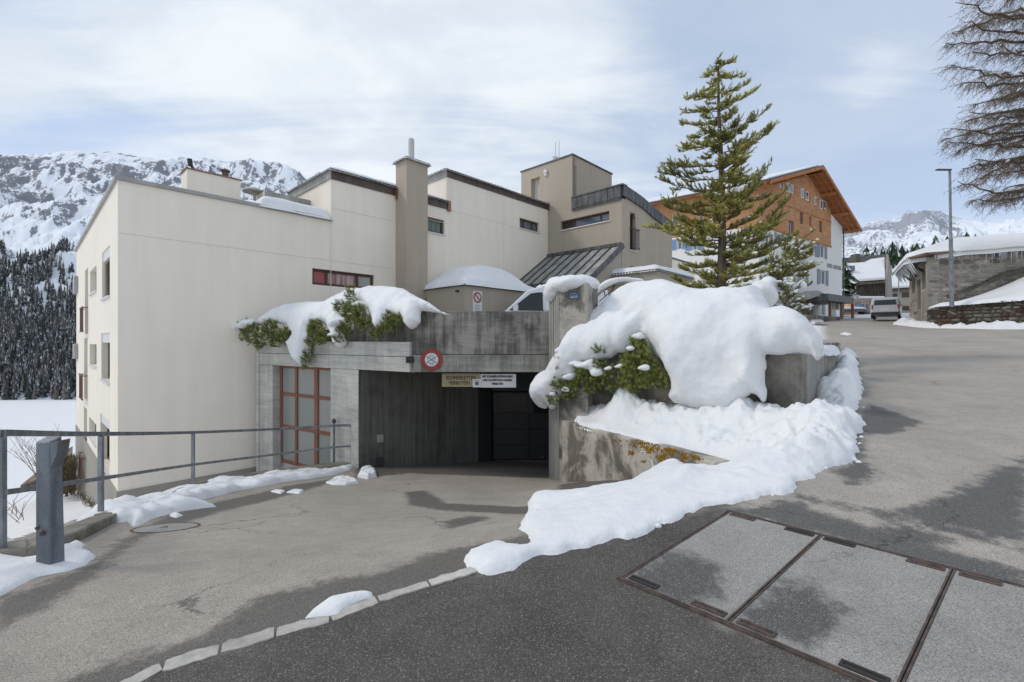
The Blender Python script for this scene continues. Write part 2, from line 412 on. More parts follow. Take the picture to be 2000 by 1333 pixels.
def asphalt_fn(dry, wet, agg, dark=None):
    def fn(t, b):
        o = t.coord()
        big = t.noise(o, .8, 5, .6); mid = t.noise(o, 6, 5, .6); fine = t.noise(o, 120, 3, .75); sp = t.voro(o, 215, 'F1', 1)
        spv = t.add('ShaderNodeSeparateColor'); t.lk(sp, spv.inputs[0])
        wetd = t.math('MULTIPLY_ADD', t.math('SUBTRACT', t.noise(o, 7, 8, .75), .5), .48, t.attr('wet'))
        wf = t.sstep(t.math('MULTIPLY_ADD', t.math('SUBTRACT', fine, .5), .08, wetd), -.07, .07)
        base = t.mix(1.0, dry, t.ramp(t.math('MULTIPLY_ADD', big, .6, t.math('MULTIPLY', mid, .4)), [(.28, .70), (.72, 1.16)]), 'MULTIPLY')
        dk = t.math('MULTIPLY_ADD', t.math('SUBTRACT', t.noise(o, 2.5, 6, .65), .5), .7, t.attr('zone'))
        dkc = t.mix(1.0, dark or dry, t.ramp(t.noise(o, 1.7, 7, .65), [(.32, .75), (.70, 1.35)]), 'MULTIPLY'); base = t.mix(t.sstep(dk, -.28, .02), base, dkc)
        c = t.mix(t.math('MULTIPLY', wf, .88), base, wet)
        c = t.mix(1.0, c, t.ramp(fine, [(.28, .42), (.75, 1.60)]), 'MULTIPLY')
        ag = t.sstep(spv.outputs[0], .86, .97); c = t.mix(t.math('MULTIPLY', ag, agg), c, (.42, .40, .36))
        ag2 = t.sstep(spv.outputs[1], .88, .97); c = t.mix(t.math('MULTIPLY', ag2, .45), c, (.035, .035, .034))
        vein = t.voro(t.vmath('ADD', o, t.mul(t.noise(o, 3, 5, .7, 0, 1), (.5, .5, .0))), .75, 'DISTANCE_TO_EDGE')
        crk = t.math('MULTIPLY', t.sstep(vein, .007, .002), t.sstep(t.noise(o, .7, 3, .5), .56, .64))
        c = t.mix(t.math('MULTIPLY', crk, .75), c, (.03, .03, .03))
        setc(t, b, c)
        t.inp(b, 'Roughness', t.math('SUBTRACT', .88, t.math('MULTIPLY', wf, .22)))
        t.inp(b, 'Normal', t.bump(t.math('ADD', fine, t.math('MULTIPLY', spv.outputs[0], .4)), .5, .004))
    return fn
M_drive = mat('driveway_asphalt', asphalt_fn((.38, .338, .290), (.108, .098, .087), .35, (.27, .252, .228)), rough=.9, spec=.3)
M_road = mat('road_asphalt', asphalt_fn((.42, .378, .328), (.078, .075, .072), .45, (.092, .083, .074)), rough=.9, spec=.3)
M_cover = mat('cover_infill_asphalt', asphalt_fn((.34, .322, .298), (.080, .078, .076), .55, (.2, .2, .19)), rough=.9, spec=.3)

def metal_fn(c, c2, sc=9, rust=0.0):
    def fn(t, b):
        o = t.coord(); n = t.noise(t.mul(o, (1, 1, .35)), sc, 5, .6); v = t.voro(o, 60)
        cc = t.mix(t.sstep(n, .35, .65), c, c2); cc = t.mix(1.0, cc, t.ramp(v, [(0, .85), (.6, 1.1)]), 'MULTIPLY')
        if rust:
            r = t.sstep(t.noise(o, 7, 6, .7), .58 - rust * .1, .66); cc = t.mix(t.math('MULTIPLY', r, .9), cc, (.13, .055, .025))
            t.inp(b, 'Metallic', t.math('MULTIPLY', t.math('SUBTRACT', 1.0, r), .5))
        setc(t, b, cc); t.inp(b, 'Normal', t.bump(n, .15, .004))
    return fn
M_galv = mat('galvanized_steel', metal_fn((.17, .18, .19), (.27, .285, .30)), rough=.5, metal=.55)
M_galv_r = mat('rusty_galvanized_steel', metal_fn((.13, .145, .165), (.20, .22, .245), 7, .55), rough=.55, metal=.5)
M_zinc = mat('zinc_roof_sheet', metal_fn((.24, .24, .225), (.38, .375, .355), 3), rough=.6, metal=.2)
M_zinc_d = mat('dark_zinc_sheet', metal_fn((.07, .072, .075), (.13, .13, .13), 5), rough=.5, metal=.5)
M_copper = mat('dark_copper_flashing', metal_fn((.075, .055, .05), (.11, .085, .075), 4), rough=.5, metal=.4)
M_copper_l = mat('worn_copper_flashing', metal_fn((.30, .14, .09), (.22, .10, .06), 9), rough=.5, metal=.3)
M_capsheet = mat('grey_parapet_sheet', metal_fn((.30, .29, .275), (.38, .37, .35), 3), rough=.6, metal=.25)
M_rustframe = mat('rusty_steel_frame', metal_fn((.15, .115, .098), (.085, .068, .06), 14, .15), rough=.8, metal=.2)
M_black = mat('black_plastic', color=(.02, .02, .02), rough=.5)
M_darkgrey = mat('dark_grey_door', plaster_fn((.035, .037, .04), .1, 30), rough=.6)
M_darkgrey2 = mat('dark_grey_frame', plaster_fn((.06, .062, .065), .1, 30), rough=.6)
M_glass = mat('dark_window_glass', color=(.02, .024, .026), rough=.06, spec=.45)
M_glass_b = mat('bluish_window_glass', color=(.10, .13, .17), rough=.05, spec=1.0)
M_glass_p = mat('pale_window_glass', color=(.30, .30, .275), rough=.10, spec=.8)
M_glass_red = mat('window_with_red_blind', color=(.30, .025, .04), rough=.15, spec=.8)
def curtain_fn(c1, c2, sc):
    def fn(t, b):
        o = t.coord(); n = t.noise(t.mul(o, (sc, sc, .6)), 1.0, 3, .6); setc(t, b, t.mix(t.sstep(n, .4, .6), c1, c2))
    return fn
M_glass_pat = mat('window_with_patterned_curtain', curtain_fn((.50, .36, .33), (.24, .13, .13), 7), rough=.15, spec=.8)
M_glass_green = mat('window_with_green_curtain', curtain_fn((.10, .16, .10), (.035, .06, .04), 26), rough=.15, spec=.8)
M_curt = mat('white_curtain', curtain_fn((.65, .65, .63), (.40, .41, .41), 16), rough=.4)
def wood_fn(c1, c2, mode='h', sc=40, seam=0.0):
    def fn(t, b):
        o = t.coord(); v = (1.2, 1.2, sc) if mode == 'h' else (sc, sc, 1.2)
        n = t.noise(t.mul(o, v), 1.0, 4, .6); n2 = t.noise(o, 1.4, 5, .6)
        c = t.mix(t.sstep(t.math('MULTIPLY_ADD', n, .6, t.math('MULTIPLY', n2, .4)), .38, .62), c1, c2)
        if seam:
            sx = t.add('ShaderNodeSeparateXYZ'); t.lk(o, sx.inputs[0])
            fr = t.math('FRACT', t.math('DIVIDE', sx.outputs[2], seam)); c = t.mix(t.sstep(fr, .14, .04), c, (.10, .04, .02))
            t.inp(b, 'Normal', t.bump(fr, .4, .02))
        else: t.inp(b, 'Normal', t.bump(n, .3, .004))
        setc(t, b, c)
    return fn
M_wood = mat('orange_larch_cladding', wood_fn((.46, .21, .10), (.60, .33, .17), 'h', 14, .17), rough=.75, spec=.25)
M_wood_e = mat('orange_timber_beams', wood_fn((.36, .14, .055), (.50, .22, .09), 'h', 10), rough=.75, spec=.25)
M_wood_d = mat('weathered_dark_planks', wood_fn((.045, .038, .032), (.12, .095, .075), 'v', 9), rough=.85, spec=.2)
M_wood_w = mat('brown_window_wood', wood_fn((.06, .028, .018), (.11, .045, .026), 'v', 20), rough=.5, spec=.4)
M_wood_r = mat('reddish_glazing_bars', wood_fn((.20, .075, .045), (.27, .11, .065), 'v', 20), rough=.55, spec=.4)
M_bark = mat('conifer_bark', wood_fn((.09, .065, .05), (.19, .145, .11), 'v', 16), rough=.95, spec=.1)
M_twig = mat('larch_twigs', wood_fn((.13, .10, .075), (.25, .19, .135), 'v', 8), rough=.95, spec=.1)
M_shutter = mat('grey_blue_shutter', color=(.23, .27, .34), rough=.7)
M_shutter_b = mat('bright_blue_shutter', color=(.17, .27, .44), rough=.6)
M_blue = mat('blue_enamel', color=(.045, .11, .19), rough=.3)
M_bluesign = mat('bright_blue_sign', color=(.04, .20, .50), rough=.4)
M_red = mat('sign_red', plaster_fn((.36, .045, .035), .3, 30), rough=.5)
M_red_f = mat('faded_sign_red', plaster_fn((.42, .12, .10), .2, 30), rough=.6)
M_signwhite = mat('sign_white', plaster_fn((.72, .70, .70), .12, 30), rough=.5)
M_signtan = mat('sign_tan', plaster_fn((.42, .34, .19), .25, 30), rough=.6)
M_ink = mat('sign_lettering', color=(.035, .03, .028), rough=.7)
M_ink_b = mat('blue_grey_ink', color=(.22, .30, .45), rough=.7)
M_carwhite = mat('white_car_paint', color=(.72, .73, .74), rough=.25, spec=.6)
M_carsilver = mat('silver_car_paint', color=(.48, .47, .48), rough=.28, metal=.3, spec=.6)
M_tyre = mat('tyre_rubber', color=(.02, .02, .02), rough=.85)
M_lamp_red = mat('red_tail_lamp', color=(.35, .015, .02), rough=.2)
def needle_fn(c1, c2, c3):
    def fn(t, b):
        a = t.attr('tone'); c = t.ramp(a, [(0.0, c1), (.5, c2), (1.0, c3)]); setc(t, b, c)
        b.inputs['Transmission Weight'].default_value = 0
    return fn
M_pine = mat('pine_needles', needle_fn((.075, .10, .034), (.29, .29, .07), (.66, .60, .17)), rough=.6, spec=.3)  # bright yellow end puts sunlit tips into the needle colour
M_mugo = mat('dwarf_pine_needles', needle_fn((.045, .07, .020), (.19, .235, .055), (.50, .50, .16)), rough=.6, spec=.3)
M_fir = mat('dark_conifer_needles', needle_fn((.018, .034, .022), (.042, .068, .035), (.75, .78, .80)), rough=.8, spec=.1)
M_forest = mat('forest_crowns', needle_fn((.050, .064, .068), (.155, .135, .120), (.50, .53, .57)), rough=.9, spec=.05)  # two darker tones lifted, slight haze put into the tree colour; last is snow
def moss_fn(t, b):
    o = t.coord(); n = t.noise(o, 30, 5, .7); setc(t, b, t.mix(t.sstep(n, .35, .65), (.13, .075, .012), (.30, .16, .02)))
    t.inp(b, 'Normal', t.bump(n, .8, .01))
M_moss = mat('rusty_moss', moss_fn, rough=.95, spec=.1)
def rubble_fn(c1, c2, c3):
    def fn(t, b):
        o = t.coord(); oi = t.add('ShaderNodeObjectInfo').outputs['Random']
        n = t.noise(o, 5, 6, .65); c = t.mix(t.sstep(n, .35, .65), c1, c2); c = t.mix(t.sstep(oi, .55, .9), c, c3)
        c = t.mix(1.0, c, t.ramp(t.math('FRACT', t.math('MULTIPLY', oi, 7.31)), [(0, .6), (1, 1.25)]), 'MULTIPLY')
        setc(t, b, c); t.inp(b, 'Normal', t.bump(t.noise(o, 18, 5, .7), .7, .03))
    return fn
M_rubble = mat('dark_rubble_stone', rubble_fn((.14, .125, .105), (.25, .23, .20), (.13, .075, .055)), rough=.95, spec=.15)
M_rubble_l = mat('pale_rubble_stone', rubble_fn((.30, .27, .235), (.47, .43, .37), (.25, .22, .19)), rough=.95, spec=.15)
M_mortar = mat('rubble_mortar', plaster_fn((.42, .385, .33), .5, 12), rough=.95, spec=.1)
M_mortar_d = mat('dark_mortar', plaster_fn((.13, .12, .10), .4, 12), rough=.95, spec=.1)
M_ice = mat('icicle_ice', color=(.62, .66, .68), rough=.25, spec=.6)
def mount_fn(rock1, rock2, lo, hi):
    def fn(t, b):
        o = t.coord(); r = t.attr('rock'); n = t.noise(t.mul(o, (1.4, .8, 1)), .055, 8, .75); n2 = t.noise(o, .2, 5, .7)
        f = t.math('ADD', r, t.math('MULTIPLY_ADD', t.math('SUBTRACT', n, .5), 1.6, t.math('MULTIPLY', t.math('SUBTRACT', n2, .5), .8)))
        c = t.mix(t.sstep(f, lo, hi), (.82, .85, .90), t.mix(n2, rock1, rock2)); setc(t, b, c)
    return fn
M_mtn = mat('snowy_rock_slope', mount_fn((.19, .195, .22), (.32, .32, .34), .53, .66), rough=.9, spec=.1)
M_mtn2 = mat('distant_snowy_rock', mount_fn((.27, .29, .34), (.40, .42, .46), .42, .58), rough=.9, spec=.1)  # rock colours kept pale and bluish, with the distance haze painted in
M_drygrass = mat('dry_scrub', plaster_fn((.20, .15, .085), .7, 9), rough=.95, spec=.1)
M_roofbrown = mat('brown_roof_boards', wood_fn((.12, .085, .06), (.22, .16, .12), 'h', 12), rough=.9)
M_yellow = mat('yellow_paint', color=(.55, .38, .08), rough=.6)
# ------------------------------------------------------------------ ground surfaces
BND = [(-6.5, .2), (-3.4, 1.25), (-1.76, 2.08), (-.22, 2.86), (.6, 3.35), (1.5, 4.2), (2.5, 5.7), (1.05, 9.55), (1.0, 14.0)]   # kerb line, then wing wall
def zroad(x, y): return -1.6 + .036 * x + .058 * y - np.maximum(y - 45, 0) * .03
_zy = np.array([-3, 1, 2.9, 3.7, 5.5, 7.0, 8.4, 9.6, 10.4, 11.2, 13.5, 16.0]); _zz = np.array([-1.75, -1.64, -1.62, -1.74, -2.13, -2.45, -2.72, -2.92, -3.02, -3.08, -3.50, -3.6])
_bnd6 = BND[:8]
def zdrive(x, y):
    x = np.asarray(x, float); y = np.asarray(y, float)
    z = np.interp(y, _zy, _zz)
    d = np.abs(ldist(_bnd6, x, y)); w_ = np.clip(1 - d / (2.2 - .5 * ss(y, 6, 9)), 0, 1) ** 1.5
    zt = -1.6 + .036 * x + .058 * y; zt = np.where(y > 4.6, np.minimum(zt, -1.30 - (y - 4.6) * .33), zt)
    return z * (1 - w_) + np.maximum(zt, z) * w_
def side(x, y): return ldist(BND, np.asarray(x, float), np.asarray(y, float))    # >0: road side
def ground(x, y):
    return np.where(side(x, y) > 0, zroad(np.asarray(x, float), np.asarray(y, float)), zdrive(x, y))
def ghit(px, py, fn=ground, dmax=80):
    k = (px - 1000) / F; m = (HZ - py) / F
    d = np.concatenate([np.arange(1.2, 14, .01), np.arange(14, dmax, .1)])
    g = fn(k * d, d) - m * d; i = np.argmax(g > 0)
    return (k * d[i], d[i])
def gpoly(pp, fn=ground): return [ghit(a, b, fn) for a, b in pp]
def roadhit(px, py):
    k = (px - 1000) / F; m = (HZ - py) / F; d = -1.6 / (m - .036 * k - .058); return (k * d, d)

def grid_sheet(name, xs, ys, zf, keep, matl, attrs, label=None):
    X, Y = np.meshgrid(xs, ys, indexing='ij'); Z = zf(X, Y); nx, ny = X.shape
    V = np.stack([X, Y, Z], -1).reshape(-1, 3); idx = np.arange(nx * ny).reshape(nx, ny)
    q = np.stack([idx[:-1, :-1], idx[1:, :-1], idx[1:, 1:], idx[:-1, 1:]], -1).reshape(-1, 4)
    kp = keep(X, Y).reshape(-1); q = q[kp[q].all(1)]
    used = np.unique(q); mp = np.zeros(len(V), int); mp[used] = np.arange(len(used))
    at = {k: f(X, Y).reshape(-1)[used] for k, f in attrs.items()}
    o = mesh_np(name, V[used], mp[q], matl, None, True, label, at); o['kind'] = 'structure'; return o

DW = [  # wet stains on the driveway (pixel outlines)
    [(60, 1360), (111, 1333), (223, 1290), (372, 1248), (427, 1224), (446, 1198), (520, 1165), (632, 1138), (743, 1118), (818, 1094), (870, 1075), (967, 1058), (1020, 1045), (1035, 1015), (1060, 1010), (1060, 1070), (930, 1135), (600, 1240), (240, 1360)],
    [(790, 962), (830, 958), (870, 983), (960, 988), (1060, 988), (1050, 1003), (960, 1003), (860, 997), (800, 987)],
    [(865, 1020), (920, 1009), (958, 1012), (910, 1027), (880, 1033)],
    [(-20, 1180), (60, 1150), (180, 1105), (225, 1062), (330, 1005), (420, 982), (560, 950), (680, 930), (640, 945), (430, 1000), (300, 1040), (230, 1080), (190, 1125), (90, 1190), (-20, 1240)],
    [(690, 935), (800, 925), (1075, 935), (1075, 905), (900, 890), (700, 905)],
    [(1090, 960), (1300, 935), (1290, 925), (1090, 948)]]
RW = [
    [(1745, 1000), (1860, 965), (2010, 890), (2010, 1062), (1880, 1037), (1790, 1020)],
    [(1632, 915), (1662, 903), (1692, 905), (1715, 922), (1702, 940), (1662, 946), (1640, 935)],
    [(1540, 960), (1640, 985), (1780, 1008), (2010, 1070), (2010, 1080), (1780, 1022), (1560, 975)],
    [(1425, 998), (1490, 990), (1540, 975), (1600, 1000), (1700, 1030), (1860, 1075), (2010, 1120), (2010, 1160), (1860, 1118), (1605, 1045)],
    [(1700, 1035), (1760, 1020), (1850, 1050), (1840, 1075), (1780, 1072)],
    [(1640, 700), (1680, 820), (1690, 900), (1665, 905), (1640, 800)],
    [(1700, 790), (1800, 825), (1760, 845), (1690, 850), (1660, 830)]]
CW = [[(1215, 1135), (1290, 1085), (1360, 1090), (1410, 1110), (1400, 1180), (1330, 1185), (1260, 1160)],
      [(1440, 1215), (1480, 1170), (1530, 1140), (1600, 1145), (1650, 1200), (1640, 1240), (1560, 1262), (1500, 1250)]]
def multi(polys, X, Y): 
    r = np.full(X.shape, -9.0)
    for p_ in polys: r = np.maximum(r, pdist(p_, X, Y))
    return r
DWp = [gpoly(p_, zdrive) for p_ in DW]; RWp = [[roadhit(*q) for q in p_] for p_ in RW]; CWp = [[roadhit(*q) for q in p_] for p_ in CW]
DKp = [[roadhit(*q) for q in [(200, 1345), (700, 1190), (930, 1120), (1060, 1075), (1240, 1035), (1420, 985), (1425, 1003), (1213, 1130), (1420, 1222), (1660, 1330), (1700, 1345)]] + [(3.0, -.5), (-3, -1)]]

RAIL = [(-6.6, .9), (-5.2, 2.5), (-4.28, 3.75), (-5.02, 5.6), (-5.95, 8.4), (-5.35, 10.35), (-3.9, 11.35)]   # foot of the railing
def drive_keep(X, Y):
    return (side(X, Y) < .12) & (ldist(RAIL, X, Y) > -.25) | ((Y > 9.4) & (X > -4.3) & (X < 3.2) & (Y < 15) & (side(X, Y) < 3.5) & (ldist(RAIL, X, Y) > -.2))
MHC = ghit(325, 1031, zdrive)
xs = np.arange(-7, 3.3, .05); ys = np.arange(-1.5, 14.6, .05)
grid_sheet('driveway', xs, ys, lambda X, Y: zdrive(X, Y) + fbm(X * 1.2, Y * 1.2, 3, 3) * .006 * ss(np.hypot(X - MHC[0], Y - MHC[1]), .3, .6) - .012 * (1 - ss(np.hypot(X - MHC[0], Y - MHC[1]), .24, .30)) - .35 * ss(side(X, Y), .015, .06) * (Y < 6), drive_keep, M_drive,
           {'wet': lambda X, Y: multi(DWp, X, Y), 'zone': lambda X, Y: X * 0 - 1})
xs = np.concatenate([-7 + np.arange(0, 16, .055), 9 + np.cumsum(np.linspace(.06, 1.6, 75))])
ys = np.concatenate([-3 + np.arange(0, 12, .055), 9 + np.cumsum(np.linspace(.06, 1.8, 75))])
RCOV = [(1.69, 3.58), (.60, 2.72), (1.6, 1.6), (3.2, .6), (5.5, 1.4), (5.2, 2.6)]
COVQ = [roadhit(1425, 1000), roadhit(1213, 1130), roadhit(1740, 1367), roadhit(2120, 1580), roadhit(2400, 1250)]
REDGE = [(-8, -1.5), (-2, 1.6), (.6, 3.1), (2.2, 3.9), (3.3, 4.6), (5.2, 6.8), (8.1, 11.1), (16.6, 24.7), (24, 36), (40, 60), (80, 120)]
def redge(X, Y): return ldist(REDGE, X, Y)
def road_keep(X, Y):
    s_ = side(X, Y)
    return ((s_ > -.10) & (Y < 4.0)) | ((Y >= 4.0) & (redge(X, Y) > -.5) & (s_ > .3))
grid_sheet('road', xs, ys, lambda X, Y: zroad(X, Y) - .35 * ss(-side(X, Y), .015, .06) * (Y < 6), road_keep, M_road,
           {'wet': lambda X, Y: multi(RWp, X, Y), 'zone': lambda X, Y: multi(DKp, X, Y)})

# wide ground: snow fields falling into the valley on the left, village level on the right
def zterrain(X, Y):
    az = np.degrees(np.arctan2(X, np.maximum(Y, .1))); r = np.hypot(X, Y)
    vill = zroad(X, Y) - .12 - .02 * np.maximum(Y - 14, 0) * 0
    vill = np.where(r > 60, np.minimum(vill, 3.2) + .02 * np.maximum(r - 75, 0), vill)
    dr = -ldist(RAIL, X, Y)                                   # distance beyond the railing
    low = -4.2 - .12 * np.maximum(-X - 9, 0) - .11 * np.maximum(Y - 9, 0)
    low = np.where(Y < 6, -2.2 - ss(dr, .2, 5) * 1.7 - np.maximum(-X - 8, 0) * .10 + np.minimum(0, (3.5 - Y)) * .28, low)
    low = np.minimum(low, -2.0 - .08 * dr)
    valley = -40.0 + 0 * X
    t = ss(np.hypot(X + 5, Y - 5), 18, 130)
    left = low * (1 - t) + valley * t
    lw = ss(dr, .12, .9) * (1 - ss(az, -22, -8)) 
    v2 = np.where((Y > 12), np.where(az < -8, -4.3, vill), vill)
    return left * lw + np.minimum(v2, np.where((Y < 14.8) & (X < 3.4), -3.9, np.where((Y < 12) & (redge(X, Y) < -.1), -2.4, 99))) * (1 - lw)
az = np.concatenate([np.arange(-80, -20, .8), np.arange(-20, 80.1, 1.5)]) * math.pi / 180
rr = np.concatenate([np.arange(.3, 20, .33), 20 * np.exp(np.linspace(.02, math.log(30), 60))])
A, R = np.meshgrid(az, rr, indexing='ij'); X = np.sin(A) * R; Y = np.cos(A) * R
Z = zterrain(X, Y) + fbm(X * .25, Y * .25, 1, 4) * .12 * ss(R, 6, 20) * (A < -.4)
idx = np.arange(X.size).reshape(X.shape)
q = np.stack([idx[:-1, :-1], idx[1:, :-1], idx[1:, 1:], idx[:-1, 1:]], -1).reshape(-1, 4)
o = mesh_np('snow_ground', np.stack([X, Y, Z], -1).reshape(-1, 3), q[:, ::-1], M_snow_g); o['kind'] = 'structure'

# ------------------------------------------------------------------ mountains
def mountain(name, pxs, nd, d0f, ridge, z0, dRf, mt, amp, sc, seed, rockf, back=1.25):
    pxs = np.asarray(pxs, float); k = (pxs - 1000) / F
    T = np.linspace(0, back, nd); K, TT = np.meshgrid(k, T, indexing='ij'); PX = K * F + 1000
    d0 = d0f(PX); dR = dRf(PX); D = d0 + (dR - d0) * TT; X = K * D; Y = D
    zr = (HZ - np.interp(PX, [a for a, b in ridge], [b for a, b in ridge])) / F * dR
    prof = np.where(TT < 1, TT ** 1.06, 1 - (TT - 1) * .6)
    Z = z0 + (zr - z0) * prof
    rid = 1 - np.abs(fbm(X * sc, Y * sc, seed, 6, .55)); n2 = fbm(X * sc * 4, Y * sc * 4, seed + 9, 5, .55)
    env = ss(TT, .0, .35) * (1 - .80 * ss(TT, .86, 1.0) * (TT <= 1.0) - .8 * (TT > 1))
    Z = Z + amp * env * (rid - .6) + amp * .28 * env * n2
    rock = rockf(PX, TT, X, Y, Z)
    idx = np.arange(X.size).reshape(X.shape)
    q = np.stack([idx[:-1, :-1], idx[1:, :-1], idx[1:, 1:], idx[:-1, 1:]], -1).reshape(-1, 4)
    # steepness adds rock
    gx = np.gradient(Z, axis=0) / np.maximum(np.abs(np.gradient(X, axis=0)), 1e-3); rock = rock + ss(np.abs(gx), .35, 1.2) * .28
    ob = mesh_np(name, np.stack([X, Y, Z], -1).reshape(-1, 3), q, mt, attrs={'rock': rock}); ob['kind'] = 'structure'
    return X, Y, Z, PX, TT
LR = [(-700, 330), (-300, 290), (0, 303), (60, 303), (150, 296), (210, 300), (300, 309), (380, 314), (480, 312), (540, 318), (580, 330), (605, 350), (700, 420), (1000, 600)]
def rock_l(PX, T, X, Y, Z):
    n = fbm(X * .016 + Y * .008, Y * .016, 5, 5, .6); m = fbm(X * .07 + Z * .03, Y * .04 + Z * .03, 2, 4, .6)
    return .30 + .17 * ss(T, .30, .75) + .11 * n + .22 * m - .12 * (T < .42)
ML = mountain('mountain', np.concatenate([np.arange(-700, -60, 16), np.arange(-60, 640, 2.6), np.arange(640, 1000, 20)]), 230, lambda p_: 315 + 0 * p_, LR, -40.5,
              lambda p_: 1010 + .12 * np.abs(p_ - 150), M_mtn, 42, .0065, 4, rock_l)
RR = [(1200, 560), (1500, 500), (1600, 480), (1645, 461), (1680, 447), (1700, 437), (1730, 430), (1760, 424), (1772, 412), (1790, 414), (1812, 408), (1835, 411), (1850, 422), (1875, 428), (1905, 433), (1930, 442), (1960, 441), (1985, 436), (2050, 420), (2300, 360), (2700, 330)]
def rock_r(PX, T, X, Y, Z):
    n = fbm(X * .004, Y * .003 + Z * .004, 5, 5, .6)
    return .45 + .12 * ss(T, .3, .8) + .22 * n - .35 * ss(PX, 1850, 1900) - .08 * (T < .3)
mountain('mountain', np.concatenate([np.arange(1200, 1600, 12), np.arange(1600, 2040, 2.5), np.arange(2040, 2700, 15)]), 150, lambda p_: 520 + 0 * p_, RR, 14,
         lambda p_: 2600 + 0 * p_, M_mtn2, 100, .0022, 14, rock_r)
MLX, MLY, MLZ, MLP, MLT = ML

# ------------------------------------------------------------------ trees far away
def cone_tree(h, r, layers, seg, rs, snow=.3, bare=False, trunk=True):
    """one conifer of drooping ragged whorls: verts, tris, tone per face"""
    V = []; Fc = []; tone = []
    for i in range(layers):
        t = i / layers; zb = h * (.10 + .88 * t); rad = r * (1 - t) ** .85 * rs.uniform(.8, 1.15); zt = zb + h / layers * 1.7
        a0 = rs.uniform(0, 6.28)
        for k in range(seg):
            a = a0 + 2 * math.pi * (k + rs.uniform(-.3, .3)) / seg; wd = math.pi / seg * rs.uniform(.7, 1.15)
            rr_ = rad * rs.uniform(.6, 1.2); b = len(V); dz = -rad * rs.uniform(.15, .45)
            V += [(0, 0, min(zt, h)), (rr_ * math.cos(a - wd), rr_ * math.sin(a - wd), zb + dz), (rr_ * 1.12 * math.cos(a), rr_ * 1.12 * math.sin(a), zb + dz * .6),
                  (rr_ * math.cos(a + wd), rr_ * math.sin(a + wd), zb + dz)]
            Fc += [(b, b + 1, b + 2), (b, b + 2, b + 3)]
            s_ = 1.0 if rs.random() < snow else rs.uniform(0, .62); tone += [s_, s_ if rs.random() < .5 else rs.uniform(0, .6)]
    b = len(V); V += [(r * .05, 0, 0), (-r * .03, r * .04, 0), (-r * .03, -r * .04, 0), (0, 0, h * .95)]; Fc += [(b, b + 1, b + 3), (b + 1, b + 2, b + 3), (b + 2, b, b + 3)]; tone += [.3] * 3
    return np.array(V), np.array(Fc), np.array(tone)
rs = np.random.default_rng(3)
prot = [cone_tree(1, .16, 8, 5, rs, .16) for _ in range(5)] + [cone_tree(1, .10, 9, 4, rs, .12) for _ in range(5)]
VV, FF, TT_, off = [], [], [], 0
def mtn_at(px, t):
    i = np.argmin(np.abs(MLP[:, 0] - px)); j = np.argmin(np.abs(MLT[0] - t)); return MLX[i, j], MLY[i, j], MLZ[i, j]
cnt = 0
for _ in range(9000):
    px = rs.uniform(-260, 175); t = rs.uniform(0, .36) ** 1.0
    edge = .295 + .035 * float(vn(px * .03, 2.2)) + .03 * (px > 110)
    if t > edge: continue
    if t > .05 and float(fbm(px * .045, t * 26, 3, 3)) > .42 and rs.random() < .85: continue
    if cnt > 3600: break
    x, y, z = mtn_at(px, t); x += rs.uniform(-2, 2); y += rs.uniform(-2, 2)
    v, f, tn = prot[rs.integers(10)]; h = rs.uniform(9, 17) * (1 if t < .25 else .85); wd = h * rs.uniform(.8, 1.15)
    a = rs.uniform(0, 6.28); c_, s_ = math.cos(a), math.sin(a)
    vv = np.stack([(v[:, 0] * c_ - v[:, 1] * s_) * wd + x, (v[:, 0] * s_ + v[:, 1] * c_) * wd + y, v[:, 2] * h + z - .5], -1)
    brown = rs.random() < .38
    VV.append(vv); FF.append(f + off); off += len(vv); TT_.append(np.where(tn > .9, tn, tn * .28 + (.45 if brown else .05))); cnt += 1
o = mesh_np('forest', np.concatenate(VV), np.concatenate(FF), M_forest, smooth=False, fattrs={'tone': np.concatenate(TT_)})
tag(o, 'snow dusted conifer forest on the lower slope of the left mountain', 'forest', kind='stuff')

def make_conifer(name, label, group, h, r, layers, seg, loc, seed, snow, cat='tree', mt=M_fir):
    rs_ = np.random.default_rng(seed); v, f, tn = cone_tree(h, r, layers, seg, rs_, snow)
    root = thing(name, label, cat, loc, group); v = v + np.array(loc); n = len(f) - 3
    mesh_np('crown', v, f[:n], mt, root, False, fattrs={'tone': tn[:n]})
    m = MB(); m.tube([Vector(loc) - Vector((0, 0, .3)), Vector(loc) + Vector((0, 0, h * .9))], [r * .09, r * .02], 6); m.build('trunk', M_bark, root)
    return root
# lone trees and shrubs standing on the snow slope above the forest
LT = [(10, 520, 17), (8, 505, 22), (30, 490, 9), (57, 492, 10), (92, 452, 14), (100, 465, 11), (88, 430, 8), (128, 455, 8), (55, 452, 10), (38, 400, 9), (20, 440, 10), (72, 476, 12), (108, 478, 11), (64, 468, 9), (130, 486, 10), (44, 478, 9)]
lt0 = None
LTL = ['tall slim conifer above the left forest at the picture edge', 'tallest conifer of the left slope, upper one at the picture edge', 'small conifer between the tall edge conifers and the forest top', 'conifer midway along the left forest top', 'large lone conifer high on the bare slope beside the cream building', 'conifer just below the large lone one near the building corner', 'highest conifer on the slope close to the building roof line', 'conifer hard against the cream building roof edge', 'conifer left of the large lone one, same height on the slope', 'topmost small tree on the middle of the left slope', 'lone conifer in the open snow left of the middle of the slope', 'conifer in the gully right above the forest edge', 'conifer nearest the forest top beside the building corner', 'small conifer left of the gully conifer', 'conifer at the forest top touching the cream building outline', 'low conifer between the edge conifers and the gully']
def mtn_pix(px, py):
    i = np.argmin(np.abs(MLP[:, 0] - px)); pyv = HZ - MLZ[i] / MLY[i] * F; j = np.argmin(np.abs(pyv - py)); return Vector((MLX[i, j], MLY[i, j], MLZ[i, j] - .5))
